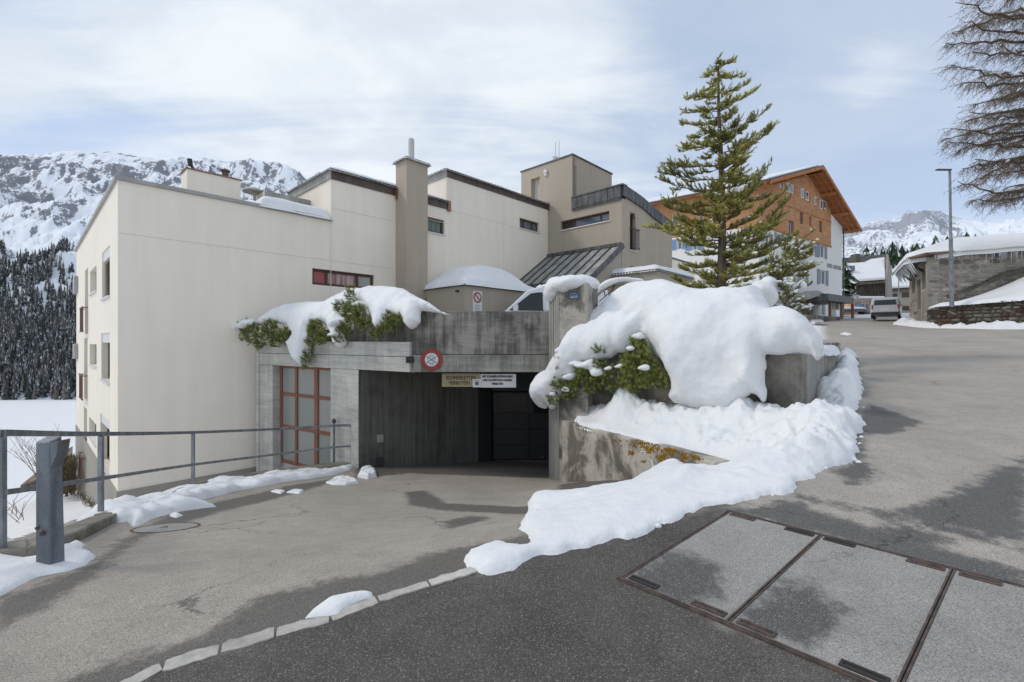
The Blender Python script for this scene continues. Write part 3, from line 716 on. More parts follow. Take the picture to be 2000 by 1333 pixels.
for n_, (px, py, h) in enumerate(LT):
    p_ = mtn_pix(px, py)
    if lt0 is None:
        lt0 = make_conifer('conifer', LTL[0], 'scattered conifers on the left mountain', 10, 2.2, 7, 6, p_, 5, .15); base0 = Vector(p_)
    else: copy_tree(lt0, p_ - base0, n_ * 1.3, (h / 10,) * 3)['label'] = LTL[n_]

# conifers behind the village on the right
RT = [(1652, 508, 60, 5), (1663, 505, 85, 5), (1672, 500, 80, 6), (1692, 478, 84, 9), (1709, 480, 84, 9), (1703, 492, 88, 7), (1724, 480, 90, 9), (1743, 471, 92, 15), (1736, 484, 88, 12), (1752, 482, 88, 13),
      (1762, 477, 92, 13), (1772, 486, 90, 11), (1783, 476, 94, 13), (1791, 473, 92, 13), (1803, 476, 92, 12), (1827, 459, 95, 12), (1850, 461, 97, 10), (1812, 484, 90, 10), (1888, 452, 98, 11), (1905, 456, 98, 9)]
RTL = ['small conifer touching the hotel wall above the peach house', 'second small conifer right of the hotel wall', 'conifer behind the brick chimney of the plank house', 'tall conifer standing left over the ridge of the plank house', 'tall conifer over the middle of the plank house ridge', 'shorter conifer between the two tall ones over the ridge', 'conifer over the right end of the plank house ridge', 'tallest conifer right of the plank house gable', 'lower conifer against the gable of the plank house', 'second tall conifer right of the plank house gable', 'slim tall conifer above the snowy cream stone house', 'short conifer left of the barn eaves', 'broad conifer above the left tip of the barn roof', 'tall conifer just left of the barn roof snow', 'dense conifer behind the rising snow edge of the barn roof', 'lone conifer above the barn roof left of the street lamp', 'conifer right of the street lamp on the roof line', 'lower conifer half hidden by the barn roof snow', 'left one of two little conifers over the barn ridge', 'right one of two little conifers over the barn ridge']
for n_, (px, py, d, h) in enumerate(RT):
    top = P(px, py, d)
    make_conifer('conifer', RTL[n_], 'conifers behind the village houses', h, h * .31, 15, 11, top - Vector((0, 0, h)), 50 + n_, .16)
# ------------------------------------------------------------------ apartment complex
C0 = (-.8565 * 11.6, 11.6)
CF = Frame(C0, (.687, .727), (-.727, .687)); U = CF.u; Vv = CF.v; NU = -U; NV = -Vv
def xy(a, b): return CF.xy(a, b)
apt = thing('apartment_building', 'cream plastered apartment building with stepped flat roofs behind the garage entrance', 'building', (*xy(0, 0), -4.2))
ZL = 4.06
def hole_b(x0, y0, x1, y1, b):     # rectangle on plane b from two picture corners
    a0, z0 = CF.on_b(x0, y0, b); a1, z1 = CF.on_b(x1, y1, b); return a0, a1, min(z0, z1), max(z0, z1)
# long street face: low part, second storey box, third box
w1a, wz1 = CF.on_b(610, 524, 0); w1b, wz0 = CF.on_b(731, 561, 0); W1 = (w1a, w1b, CF.on_b(611, 556, 0)[1], wz1)
W2 = (CF.on_b(820, 427, 0)[0], CF.on_b(868, 430, 0)[0], CF.on_b(868, 459, 0)[1], CF.on_b(868, 431, 0)[1])
W3 = (CF.on_b(1015, 425, 0)[0], CF.on_b(1053, 433, 0)[0], CF.on_b(1015, 445, 0)[1], CF.on_b(1015, 425, 0)[1])
W4 = (CF.on_b(838, 550, 0)[0], CF.on_b(868, 552, 0)[0], CF.on_b(838, 570, 0)[1], CF.on_b(838, 551, 0)[1])
a645 = CF.on_b(646, 400, 0)[0]; a872 = CF.on_b(872, 400, 0)[0]; aB = 17.2
m = MB(); wall(m, xy(0, 0), U, NV, 0, a645, -4.6, ZL, [W1] if False else [(W1[0], min(W1[1], a645), W1[2], W1[3])], .35)
m2 = MB(); wall(m2, xy(0, 0), U, NV, a645, a872, -4.6, 5.50, [(max(W1[0], a645), W1[1], W1[2], W1[3]), W2, W4], .35)
m3 = MB(); wall(m3, xy(0, 0), U, NV, a872, aB, -4.6, 6.86, [W3], .35)
m.build('wall', M_white, apt); m2.build('wall', M_white, apt); m3.build('wall', M_white, apt)
window(apt, xy(0, 0), U, NV, *W1, .10, [CF.on_b(640, 540, 0)[0], CF.on_b(700, 540, 0)[0]], M_wood_w, [M_glass_red, M_glass_pat, M_glass_p], fw=.09, label='wide brown window with red blind and patterned curtain')
window(apt, xy(0, 0), U, NV, *W2, .12, [], M_wood_w, M_glass_green, fw=.08, sill=M_signwhite, label='small brown window with green curtain')
window(apt, xy(0, 0), U, NV, *W3, .12, [(W3[0] + W3[1]) / 2 - .35, (W3[0] + W3[1]) / 2 + .3], M_wood_w, M_glass_b, fw=.08, sill=M_signwhite)
window(apt, xy(0, 0), U, NV, *W4, .12, [], M_wood_w, M_glass, fw=.08)
# plaster joint lines
j = MB()
for zz_, a0, a1 in ((CF.on_b(232, 456, 0)[1], .02, 8.0), (ZL + .45, a645 + .02, 8.0), (5.5, a872 + .05, aB - .02), (4.9, 9.3, a872)):
    CF.box(j, a0, a1, -.006, .004, zz_, zz_ + .018)
for a_ in (a645, 13.9): CF.box(j, a_ - .008, a_ + .008, -.005, .004, .6, 6.0 if a_ > 10 else 4.0)
j.build('plaster_joint', mat('plaster_joint_shade', plaster_fn((.72, .65, .57)), rough=.95), apt)
# gable face looking left
LB = 13.6
def hole_a(x0, x1, yt, yb, a=0):   # picture columns x0<x1 and rows measured at column x1
    b1, zt = CF.on_a(x1, yt, a); b0, zb = CF.on_a(x1, yb, a); bl = CF.on_a(x0, yt, a)[0]; return (b1, bl, zb, zt)
H = {'shut1': hole_a(199.5, 214.5, 478, 577), 'nar1': hole_a(166, 172, 523, 652), 'nic1': hole_a(176, 188.5, 518, 567), 'shut2': hole_a(198, 214.5, 650, 748),
     'nar2': hole_a(164.5, 171, 661, 785), 'nic2': hole_a(175, 188.5, 673, 717), 'nic3': hole_a(174, 188, 830, 870), 'nar3': hole_a(164, 170, 800, 945), 'shut3': hole_a(196, 214, 824, 925)}
m = MB(); wall(m, xy(0, 0), Vv, NU, .353, LB, -6.6, ZL - .003, list(H.values()), .5); m.build('wall', M_white, apt)
m = MB(); CF.box(m, .003, .35, .353, .36, -4.6, ZL); m.build('corner_strip', M_white, apt)
# reveals: blind wall niches, shutters with slats, narrow French windows with railings
for key in ('nic1', 'nic2', 'nic3'):
    h = H[key]; window(apt, xy(0, 0), Vv, NU, *h, .16, [], M_beige2, M_glass_p, fw=.05, sill=M_signwhite)
for key in ('shut1', 'shut2', 'shut3'):
    h = H[key]; w_ = window(apt, xy(0, 0), Vv, NU, *h, .16, [(h[0] + h[1]) / 2], M_wood_w, M_glass, fw=.07, sill=M_signwhite)
    bx_ = MB(); bx_.prism([xy(.03, h[0] + .003), xy(.155, h[0] + .003), xy(.155, h[1] - .003), xy(.03, h[1] - .003)], h[3] - .28, h[3] - .003); bx_.build('roller_box', M_signwhite, apt)
    sl0 = None; n_s = 17 if key == 'shut1' else 0
    for i in range(n_s):
        zz_ = h[3] - .34 - i * (h[3] - h[2] - .36) / 17
        if sl0 is None:
            s_ = MB(); q_ = [(.06, zz_ - .03), (.05, zz_ - .04), (.12, zz_ + .02), (.13, zz_ + .03)]
            s_.extr([CF.p(a, h[0] + .02, z) for a, z in q_], Vv.to_3d() * (h[1] - h[0] - .04)); sl0 = s_.build('slat', M_wood_w if False else mat('taupe_slat', color=(.27, .22, .18), rough=.6), w_); slz = zz_
        else:
            d_ = sl0.copy(); COL.objects.link(d_); d_.location.z = zz_ - slz; d_.name = 'slat'
for key in ('nar1', 'nar2', 'nar3'):
    h = H[key]; window(apt, xy(0, 0), Vv, NU, *h, .14, [], M_beige2, M_glass_p, fw=.05)
    r_ = MB(); zb, zt = h[2], h[2] + .95
    for z_ in (zb + .06, zt): CF.box(r_, -.16, -.12, h[0] - .05, h[1] + .05, z_, z_ + .05)
    for i in range(9):
        b_ = h[0] + (h[1] - h[0]) * i / 8; CF.box(r_, -.148, -.13, b_ - .02, b_ + .02, zb + .11, zt)
    for b_ in (h[0] - .03, h[1] + .03): CF.box(r_, -.12, .0, b_ - .015, b_ + .015, zt - .003, zt + .03)
    r_.build('balconet_railing', mat('rust_brown_iron', color=(.13, .07, .05), rough=.7), apt)
# small balcony boxes at the far edge
for yb, yt in ((575, 545), (700, 672)):
    zb, zt = zat(yb, 21), zat(yt, 21); q_ = MB(); CF.box(q_, -.12, -.003, LB - 1.1, LB + .1, zb, zt); q_.build('balcony_box', M_zinc, apt)
q_ = MB(); CF.box(q_, .05, .9, LB + .003, LB + 1.0, -8, zat(822, 21)); q_.build('lower_annexe', M_white, apt)
# plinth, parapet caps and the flat roofs
p_ = MB(); CF.box(p_, -.03, -.003, -.003, LB - .02, -6.6, -3.80); CF.box(p_, -.03, 3.3, -.03, -.003, -4.6, -3.80); p_.build('plinth', M_plinth, apt)
p_ = MB(); CF.box(p_, -.07, a645, -.07, .38, ZL + .003, ZL + .10); CF.box(p_, -.07, .42, .38, LB + .05, ZL + .003, ZL + .10); p_.build('parapet_cap', M_capsheet, apt)
p_ = MB(); CF.box(p_, .5, 14, .36, LB - .1, 3.55, 3.7); p_.build('roof', M_capsheet, apt)
def upper_box(a0, a1, bd, z0, z1, holes=()):
    mm = MB(); CF.box(mm, a0 + .003, a1, .353, bd, z0, z1); mm.build('upper_storey', M_white, apt)
upper_box(a645, a872 - .01, 3.6, 3.7, 5.50); upper_box(a872, aB - .003, 5.2, 3.7, 6.86)
def fascia(a0, a1, bd, z, h, name='fascia'):
    f_ = MB(); CF.box(f_, a0 - .06, a1, -.06, bd, z + .003, z + .06); f_.build('roof_edge', M_zinc_d, apt)
    f_ = MB(); CF.box(f_, a0, a1, -.045, -.003, z - h, z); f_.build(name, M_copper, apt)
    f_ = MB(); CF.box(f_, a0 - .045, a0 - .003, -.045, bd, z - h, z); f_.build(name, M_capsheet, apt)
fascia(a645, a872 + .12, 3.6, 5.80, .30); fascia(a872, aB + .0, 5.2, 7.14, .28)
p_ = MB(); CF.box(p_, a872 + .02, a872 + .17, -.09, -.047, 5.42, 5.86); CF.box(p_, aB - .02, aB + .0, -.12, -.047, 6.8, 7.25); p_.build('flashing_end', M_copper_l, apt)
# roof chimney block with cowls
a0, _ = CF.on_b(365, 340, 2.5); a1, _ = CF.on_b(470, 360, 2.5)
zt = zat(330, 14.75)
rc = MB(); CF.box(rc, a0, a1, 2.5, 3.25, 3.7, zt); rc_o = rc.build('roof_chimney', M_white, apt)
rc = MB(); CF.box(rc, a0 - .04, a1 + .04, 2.46, 3.29, zt + .003, zt + .035); rc.build('chimney_cap', M_copper_l, rc_o)
def cowl(px, kind):
    a_, _ = CF.on_b(px, 330, 2.85); b_ = MB(); c_ = CF.p(a_, 2.85, zt + .03)
    if kind == 0:
        b_.tube([c_, c_ + Vector((0, 0, .12)), c_ + Vector((-.10, 0, .26))], [.10, .05, .05], 8); b_.tube([c_ + Vector((-.10, 0, .22)), c_ + Vector((-.13, 0, .44))], .075, 8)
    elif kind == 1: b_.lathe(c_, [(.14, 0), (.13, .04), (.05, .12), (.035, .13), (.03, .34)], 10)
    else: b_.lathe(c_, [(.13, 0), (.12, .06), (.10, .08), (.10, .24), (.15, .27), (.15, .32), (.05, .34)], 12); b_.tube([c_ + Vector((-.02, -.25, .02)), c_ + Vector((-.02, -.12, .05))], .07, 8)
    b_.build('cowl', [M_black, M_galv, mat('brown_cowl', color=(.12, .085, .075), rough=.7)][kind], rc_o, smooth=False)
for px, k_ in ((378, 0), (411, 1), (440, 2)): cowl(px, k_)
# roof terrace screen and vent
bS = 1.6; aS0, _ = CF.on_b(517, 380, bS); aS1, _ = CF.on_b(636, 400, bS)
zs1 = zat(372, CF.p(aS0, bS, 0).y); s_ = MB(); CF.box(s_, aS0, aS1 - .55, bS, bS + .06, 3.7, zs1)
s_.build('terrace_screen', M_zinc, apt, bevel=.0); s_ = MB(); CF.box(s_, aS1 - .46, aS1, bS, bS + .06, 3.7, zs1); s_.build('terrace_screen', mat('taupe_screen', color=(.22, .20, .165), rough=.7), apt)
s_ = MB(); CF.box(s_, aS1 - .55, aS1 - .46, bS - .01, bS + .07, 3.7, zs1 - .01); s_.build('screen_post', M_copper_l, apt)
s_ = MB(); CF.box(s_, aS0 - .05, aS0 - .003, bS + .0, bS + .9, 3.7, zs1); s_.build('terrace_screen', M_white, apt)
va, _ = CF.on_b(497, 380, 1.9); vd = CF.p(va, 1.9, 0).y; v_ = MB(); vz = zat(374, vd)
v_.lathe(CF.p(va, 1.9, vz - .02), [(.02, .16), (.36, .02), (.37, -.02), (.02, .0)][::-1], 14); v_.lathe(CF.p(va, 1.9, vz - .30), [(.05, 0), (.05, .30)], 8)
v_.build('roof_vent', M_capsheet, apt, smooth=False)
v_ = MB(); v_.lathe(CF.p(va, 1.9, 3.7), [(.28, 0), (.28, .42), (.1, .52)], 12); v_.build('vent_base', M_capsheet, apt, smooth=False)

# tall taupe chimney stack on the street face
chs = MB(); CF.box(chs, 8.05, 9.0, -.72, -.003, -4.0, 6.70); ch_o = chs.build('chimney', M_beige, apt, 'tall taupe chimney stack against the cream wall')
q_ = MB(); CF.box(q_, 7.98, 9.07, -.80, .07, 6.703, 6.79); q_.build('chimney_cap', M_zinc, ch_o)
q_ = MB(); q_.lathe(CF.p(8.5, -.36, 6.79), [(.18, 0), (.17, .05), (.115, .07), (.115, .85), (.10, .86), (.10, .90), (.08, .9)], 14); q_.build('flue', mat('pale_flue_pipe', color=(.50, .48, .47), rough=.6), ch_o, smooth=False)
q_ = MB(); CF.box(q_, 8.0, 8.18, -.16, -.045, 5.35, 5.72); q_.build('flashing_end', M_copper_l, ch_o)
q_ = MB(); CF.box(q_, 8.9, 9.15, -.78, -.50, 1.5, 1.66); q_.build('flashing_end', M_copper_l, ch_o)

# ------------------------------------------------------------------ taupe tower building
tw = thing('stair_tower_building', 'taupe plastered building with square stair tower and dark zinc roof edge', 'building', (*xy(aB, -4.35), -.3))
sK = 4.35; a1315 = aB + 5.3
def hb(x0, y0, x1, y1):   # opening on the left-looking face a = aB
    b0, z0 = CF.on_a(x0, y0, aB); b1, z1 = CF.on_a(x1, y1, aB); return b0, z0, b1, z1
b0, zA, b1, zB = hb(1095, 452, 1190, 412)
WB = (b1, b0, zat(450.5, CF.p(aB, b0, 0).y), zat(433, CF.p(aB, b0, 0).y))
bd1 = CF.on_a(1037, 350, aB)[0]; bd2 = CF.on_a(1054, 350, aB)[0]; zd = CF.on_a(1054, 345, aB)[1]
bT = CF.on_a(1118, 300, aB)[0]; bTl = CF.on_a(1018, 335, aB)[0]
m = MB(); wall(m, xy(aB, 0), Vv, NU, -sK, bT, -.6, 6.55, [(WB[0], min(bT, WB[1]), WB[2], WB[3])] , .35)
wall(m, xy(aB, 0), Vv, NU, bT, bTl, -.6, 9.30, [(max(bT, WB[0]), WB[1], WB[2], WB[3]), (bd2, bd1, 6.2, zd)], .35)
m.build('wall', M_beige, tw)
window(tw, xy(aB, 0), Vv, NU, *WB, .14, [WB[0] + .55, WB[1] - .78], M_wood_w, [M_glass_b, M_glass_b, M_glass], fw=.09, sill=M_signwhite, label='long horizontal brown window')
window(tw, xy(aB, 0), Vv, NU, bd2, bd1, 6.2, zd, .22, [], M_beige2, mat('pale_tower_panel', color=(.50, .46, .40), rough=.8), fw=.05)
m = MB(); CF.box(m, aB + .353, aB + 3.72, bT, bTl, 6.0, 9.297); CF.box(m, aB + .003, aB + .35, bT + .0, bT + .003, 6.55, 9.297)
m.build('tower', M_beige, tw)
q_ = MB(); CF.box(q_, aB - .05, aB + 3.77, bT - .05, bTl + .05, 9.303, 9.37); q_.build('tower_cap', M_zinc_d, tw)
# street-facing wall with the curved zinc edge
ZT = 6.55
bk = CF.on_b(1240, 400, -sK)[0]
prof = [(aB, 6.58), (CF.on_b(1235, 400, -sK)[0], 6.62), (CF.on_b(1252, 400, -sK)[0], 6.50), (CF.on_b(1268, 410, -sK)[0], 6.20), (CF.on_b(1308, 440, -sK)[0], 5.25), (a1315, 5.20)]
pr = [(aB, zat(382, 21.1)), ]
for px, py in ((1240, 398), (1256, 409), (1272, 424), (1305, 449)): a_, z_ = CF.on_b(px, py, -sK); pr.append((a_, z_))
pr.append((a1315, pr[-1][1] - .05))
def topz(a): return float(np.interp(a, [p_[0] for p_ in pr], [p_[1] for p_ in pr]))
WN = (*[CF.on_b(x_, 420, -sK)[0] for x_ in (1230.5, 1241.5)], CF.on_b(1230.5, 488, -sK)[1], CF.on_b(1230.5, 414, -sK)[1])
WN2 = (*[CF.on_b(x_, 420, -sK)[0] for x_ in (1231.5, 1243.5)], CF.on_b(1231, 545, -sK)[1], CF.on_b(1231, 519, -sK)[1])
zlow = pr[-1][1]
m = MB(); wall(m, xy(0, -sK), U, NV, aB + .353, a1315, -.6, zlow, [WN, WN2], .35)
for i in range(len(pr) - 1):
    (p0, q0), (p1, q1) = pr[i], pr[i + 1]
    seg_h = []
    if q1 <= zlow + .01: continue
    for (s0, s1) in ([(p0, p1)] if not (p0 < WN[0] < p1) else [(p0, WN[0]), (WN[0], WN[1]), (WN[1], p1)]):
        zb = zlow + .0 if not (abs(s0 - WN[0]) < 1e-6) else max(WN[3], zlow)
        s0_ = max(s0, aB + .353)
        m.prism([xy(s0_, -sK), xy(s1, -sK), xy(s1, -sK + .35), xy(s0_, -sK + .35)], zb, [topz(s0), topz(s1), topz(s1), topz(s0)])
m.build('wall', M_beige, tw)
WNb = (WN[0], WN[1], WN[2], min(WN[3], 99))
window(tw, xy(0, -sK), U, NV, *WN, .16, [], M_wood_w, M_glass, fw=.09, sill=M_signwhite, label='tall narrow brown French window')
window(tw, xy(0, -sK), U, NV, *WN2, .16, [], M_wood_w, M_glass, fw=.07)
r_ = MB(); zb, zt_ = WN[2] + .02, WN[2] + .95
for z_ in (zb + .06, zt_): CF.box(r_, WN[0] - .08, WN[1] + .08, -sK - .20, -sK - .16, z_, z_ + .05)
for i in range(6):
    a_ = WN[0] + (WN[1] - WN[0]) * i / 5; CF.box(r_, a_ - .012, a_ + .012, -sK - .19, -sK - .17, zb, zt_)
for a_ in (WN[0] - .06, WN[1] + .06): CF.box(r_, a_ - .015, a_ + .015, -sK - .16, -sK + .0, zt_ + .003, zt_ + .03)
r_.build('balconet_railing', M_zinc_d, tw)
# block body and back walls
m = MB(); CF.box(m, aB + .36, a1315, -sK + .36, 1.8, -.6, zlow); m.build('wall', M_beige, tw)
# zinc edge panels, one by one
for i in range(8):
    b0_ = -sK + (bT + .0 + sK) * i / 8; b1_ = -sK + (bT + .0 + sK) * (i + 1) / 8
    q_ = MB(); CF.box(q_, aB - .10, aB - .003, b0_ + .012, b1_ - .012, 6.58, 7.12); q_.build('fascia_panel', M_zinc_d, tw)
q_ = MB(); CF.box(q_, aB - .13, aB + .3, -sK - .12, bT, 7.123, 7.19); q_.build('roof_edge', M_zinc_d, tw)
q_ = MB(); CF.box(q_, aB - .08, aB - .003, -sK, bT, 6.50, 6.565); q_.build('roof_edge', M_zinc_d, tw)
for i in range(14):
    s0 = aB + (a1315 - aB) * i / 14; s1 = aB + (a1315 - aB) * (i + 1) / 14; g_ = .012
    q_ = MB(); z0a, z0b = topz(s0) + .01, topz(s1) + .01
    q_.prism([xy(s0 + g_, -sK - .10), xy(s1 - g_, -sK - .10), xy(s1 - g_, -sK - .003), xy(s0 + g_, -sK - .003)], [z0a - .02, z0b - .02, z0b - .02, z0a - .02], [z0a + .50, z0b + .50, z0b + .50, z0a + .50])
    q_.build('fascia_panel', M_zinc_d, tw)
q_ = MB()
for i in range(len(pr) - 1):
    (p0, q0), (p1, q1) = pr[i], pr[i + 1]
    q_.prism([xy(p0, -sK - .003), xy(p1, -sK - .003), xy(p1, bT - .003 if p0 < aB + 2.5 else 1.8), xy(p0, bT - .003 if p0 < aB + 2.5 else 1.8)], [q0, q1, q1, q0], [q0 + .47, q1 + .47, q1 + .47, q0 + .47])
q_.build('roof', M_zinc_d, tw)
q_ = MB(); CF.box(q_, aB + .0, aB + .25, -sK + .1, bT - .003, 6.553, 7.12); q_.build('parapet', M_zinc_d, tw)
# antenna
an = thing('roof_antenna', 'small white radio antenna mast on the stair tower roof', 'antenna', CF.p(aB + 1.0, bT + 1.9, 9.37))
ad = CF.p(aB + 1.0, bT + 1.9, 0); at_ = zat(276, ad.y); q_ = MB()
ap = P(1092, 300, ad.y); ap.z = 9.37
q_.tube([ap, Vector((ap.x, ap.y, at_))], .022, 6); ap2 = ap + Vector((-.20, 0, 0)); q_.tube([ap2 + Vector((0, 0, .1)), Vector((ap2.x, ap2.y, at_ - .05))], .03, 6); q_.build('mast', M_signwhite, an)
q_ = MB()
for i in range(4): q_.box((ap2.x - .15, ap2.y - .04, 9.5 + i * .15), (ap2.x + .15, ap2.y + .04, 9.585 + i * .15))
q_.build('antenna_element', M_signwhite, an)
q_ = MB(); pz = CF.on_a(1067, 337, aB); q_.lathe(CF.p(aB - .02, pz[0], pz[1]), [(.10, 0), (.13, .04), (.10, .10), (.04, .12)], 10, NU.to_3d()); q_.build('siren', M_signwhite, tw, smooth=False)
q_ = MB(); CF.box(q_, aB - .09, aB - .003, pz[0] - .09, pz[0] + .09, pz[1] - .19, pz[1] - .12); q_.build('siren_bracket', M_signwhite, tw)

# standing-seam lean-to roof
ln = thing('lean_to_roof', 'sloping standing seam metal lean-to between cream wall and taupe building', 'roof', CF.p(14.6, 0, 2.6))
aL = 14.55; zTop = CF.on_a(1072, 502, aB)[1]; zBot = zat(552, CF.p(aL, -sK, 0).y) + .25
zBot = 2.62
def lp(a, b, dz=0): return CF.p(a, b, zBot + (zTop - zBot) * (a - aL) / (aB - aL) + dz)
NP = 8; rows = 3
for i in range(NP):
    b0_ = -.02 - (sK + .02) * i / NP; b1_ = -.02 - (sK + .02) * (i + 1) / NP
    for r_ in range(rows):
        t0 = aL + (aB - .01 - aL) * (r_ + (.35 if i % 2 else 0) * (r_ > 0)) / rows; t1 = aL + (aB - .01 - aL) * (r_ + 1 + (.35 if i % 2 else 0) * (r_ < rows - 1)) / rows
        q_ = MB(); q_.extr([lp(t0 + .006, b0_ - .012), lp(t1 - .006, b0_ - .012), lp(t1 - .006, b1_ + .012), lp(t0 + .006, b1_ + .012)], (0, 0, -.03)); q_.build('roof_panel', M_zinc, ln)
for i in range(NP + 1):
    b_ = -.02 - (sK + .02) * i / NP; q_ = MB(); q_.bar(lp(aL, b_, .03), lp(aB - .02, b_, .03), .035, .07); q_.build('seam', M_zinc_d, ln)
q_ = MB(); q_.bar(lp(aL - .02, -.02, -.05), lp(aL - .02, -sK - .05, -.05), .06, .16); q_.build('gutter', M_zinc_d, ln)
q_ = MB(); q_.bar(lp(aL, -sK - .07, -.03), lp(aB, -sK - .07, -.03), .10, .22); q_.bar(lp(aB - .06, .0, .08), lp(aB - .06, -sK, .08), .10, .16); q_.build('verge_trim', M_zinc_d, ln)
q_ = MB(); q_.extr([lp(aL, -.01, -.04), lp(aB, -.01, -.04), lp(aB, -sK, -.04), lp(aL, -sK, -.04)], (0, 0, -.08)); q_.build('roof_deck', M_zinc_d, ln)
q_ = MB(); q_.extr([CF.p(aL + .1, -sK + .02, -.5), CF.p(aB, -sK + .02, -.5), lp(aB, -sK + .02, -.14), lp(aL + .1, -sK + .02, -.14)], Vv.to_3d() * .3); q_.build('wall', M_beige2, ln)
q_ = MB(); q_.extr([CF.p(aL + .1, -.3, -.5), CF.p(aL + .1, -sK + .33, -.5), lp(aL + .1, -sK + .33, -.14), lp(aL + .1, -.3, -.14)], U.to_3d() * .25); q_.build('wall', M_beige2, ln)

# low annexe with the no parking sign
ax = thing('low_annexe', 'low taupe annexe with thick snow cap beside the chimney stack', 'outbuilding', (*xy(8.9, -3.0), -.1))
zA = zat(558, 16.0)
m = MB(); CF.box(m, 8.9, 13.0, -3.0, -.003, -.2, zA); m.build('wall', M_beige, ax)
q_ = MB(); CF.box(q_, 8.85, 13.05, -3.05, .0, zA + .003, zA + .07); q_.build('roof_edge', M_zinc_d, ax)
q_ = MB(); a_, z_ = CF.on_a(894, 569, 8.9); CF.box(q_, 8.84, 8.897, a_ - .07, a_ + .07, z_ - .03, z_ + .03); q_.build('vent', M_black, ax)
# second low block behind the snow mound, and the wall beyond
a0_, _ = (0, 0)
def block(name, label, cat, c_px, d, l_len, r_len, ztop, zbot, mt, cap=M_zinc_d, fr=CF):
    p0 = P(c_px, HZ, d).to_2d(); root = thing(name, label, cat, (p0.x, p0.y, zbot))
    A_ = p0; B_ = p0 + fr.u * r_len; D_ = p0 + fr.v * l_len; C_ = B_ + fr.v * l_len
    m_ = MB(); m_.prism([A_, B_, C_, D_], zbot, ztop); m_.build('wall', mt, root)
    c_ = MB(); e = .05; A2 = A_ - fr.u * e - fr.v * e; B2 = B_ + fr.u * e - fr.v * e; C2 = C_ + fr.u * e + fr.v * e; D2 = D_ - fr.u * e + fr.v * e
    c_.prism([A2, B2, C2, D2], ztop + .003, ztop + .08); c_.build('roof_edge', cap, root)
    return root, (A_, B_, C_, D_)
lb, lbq = block('low_garage_block', 'low sand coloured block with snow on its dark roof edge behind the snow mound', 'outbuilding', 1284, 19.0, 4.6, 3.6, zat(529, 19.0), -.3, M_beige2)
lbp = P(1284, HZ, 19).to_2d()
gy, gq = block('grey_outbuilding', 'pale grey house wall with dark sloping roof edge left of the big pine', 'outbuilding', 1300, 26.5, 4, 4.2, zat(502, 26.5), -.3, M_white)
# ------------------------------------------------------------------ parking deck and garage entrance
K1 = (-2.27, 10.2); K2 = (-7.42, 13.55)
LD = (Vector(K2) - Vector(K1)).normalized(); LN = Vector((LD.y, -LD.x)); LN = LN if LN.dot(Vector(K1)) < 0 else -LN   # outward, towards the viewer
LF = Frame(K1, LD, -LN)      # a runs left along the beam, b runs inward
gar = thing('garage_entrance', 'board marked concrete garage entrance with stained beam and dark opening', 'garage entrance', (-2.27, 10.2, -3.1))
zb_ = -.69
XR = .82
# right beam: courses split by real joints
def rbeam(x0, x1, y0, y1, z0, z1, mt, nm='beam'):
    q = MB(); q.box((x0, y0, z0), (x1, y1, z1)); return q.build(nm, mt, gar, bevel=.008)
rbeam(-2.20, XR + .3, 10.20, 10.55, zb_, -.305, M_conc_m); rbeam(-2.20, XR + .3, 10.19, 10.55, -.295, .66, M_conc_d)
q_ = MB(); q_.box((-2.20, 10.22, -.305), (XR + .3, 10.5, -.295)); q_.build('joint', M_ink, gar)
# left beam along the oblique front
LE = (Vector(K2) - Vector(K1)).length
def zt_l(a): return -.02 - .12 * a / LE
def lbeam(a0, a1, b0, b1, z0, z1, mt, nm='beam', bev=.008):
    q = MB(); LF.box(q, a0, a1, b0, b1, z0, z1); return q.build(nm, mt, gar, bevel=bev)
lbeam(-.02, LE, -.02, .35, zb_, -.355, M_conc_l); lbeam(-.02, LE, -.03, .35, -.345, -.02, M_conc_l)
q_ = MB(); LF.box(q_, 0, LE, .0, .3, -.355, -.345); q_.build('joint', M_ink, gar)
# pier, posts
aJ = LF.on_b(701, 800, 0)[0]; aP0 = LF.on_b(646, 800, 0)[0]; aW1 = LF.on_b(533, 800, 0)[0]; aW2 = LF.on_b(505, 800, 0)[0]
lbeam(aJ, aP0, -.012, .45, -3.35, zb_ - .004, M_conc_l, 'pier', .012)
lbeam(aW1, LE, -.015, .5, -3.9, zb_ - .004, M_conc_l, 'pier', .012)
lbeam(LE, LE + .12, -.05, .3, -4.6, -.05, M_conc_l, 'end_strip')
lbeam(aP0 + .003, aW1 - .003, .30, .45, -3.95, -3.5, M_conc_l, 'sill_wall')
# timber glazing
def lwz(py, px): return zat(py, LF.p(LF.on_b(px, py, .3)[0], .3, 0).y)
G0, G1 = aP0 + .003, aW1 - .003
gw = thing('glazed_screen', 'tall glazed screen with reddish timber bars beside the garage opening', 'window', LF.p(G0, .3, -3.5))
gb = [LF.on_b(x_, 800, .25)[0] for x_ in (620, 581, 547)]
zs_ = [zb_ - .004, -1.52, -2.45, -3.5]
for a_, wd in ((G0 + .04, .07), (gb[0], .16), (gb[1], .10), (min(gb[2], G1 - .05), .09)):
    q_ = MB(); LF.box(q_, a_ - wd / 2, a_ + wd / 2, .20, .30, -3.5, zb_ - .01); q_.build('mullion', M_wood_r, gw, bevel=.006)
for z_ in zs_[1:3] + [-.73, -3.46]:
    q_ = MB(); LF.box(q_, G0, G1, .215, .285, z_ - .045, z_ + .045); q_.build('transom', M_wood_r, gw, bevel=.006)
cols_ = [G0 + .04, gb[0], gb[1], min(gb[2], G1 - .05), G1]
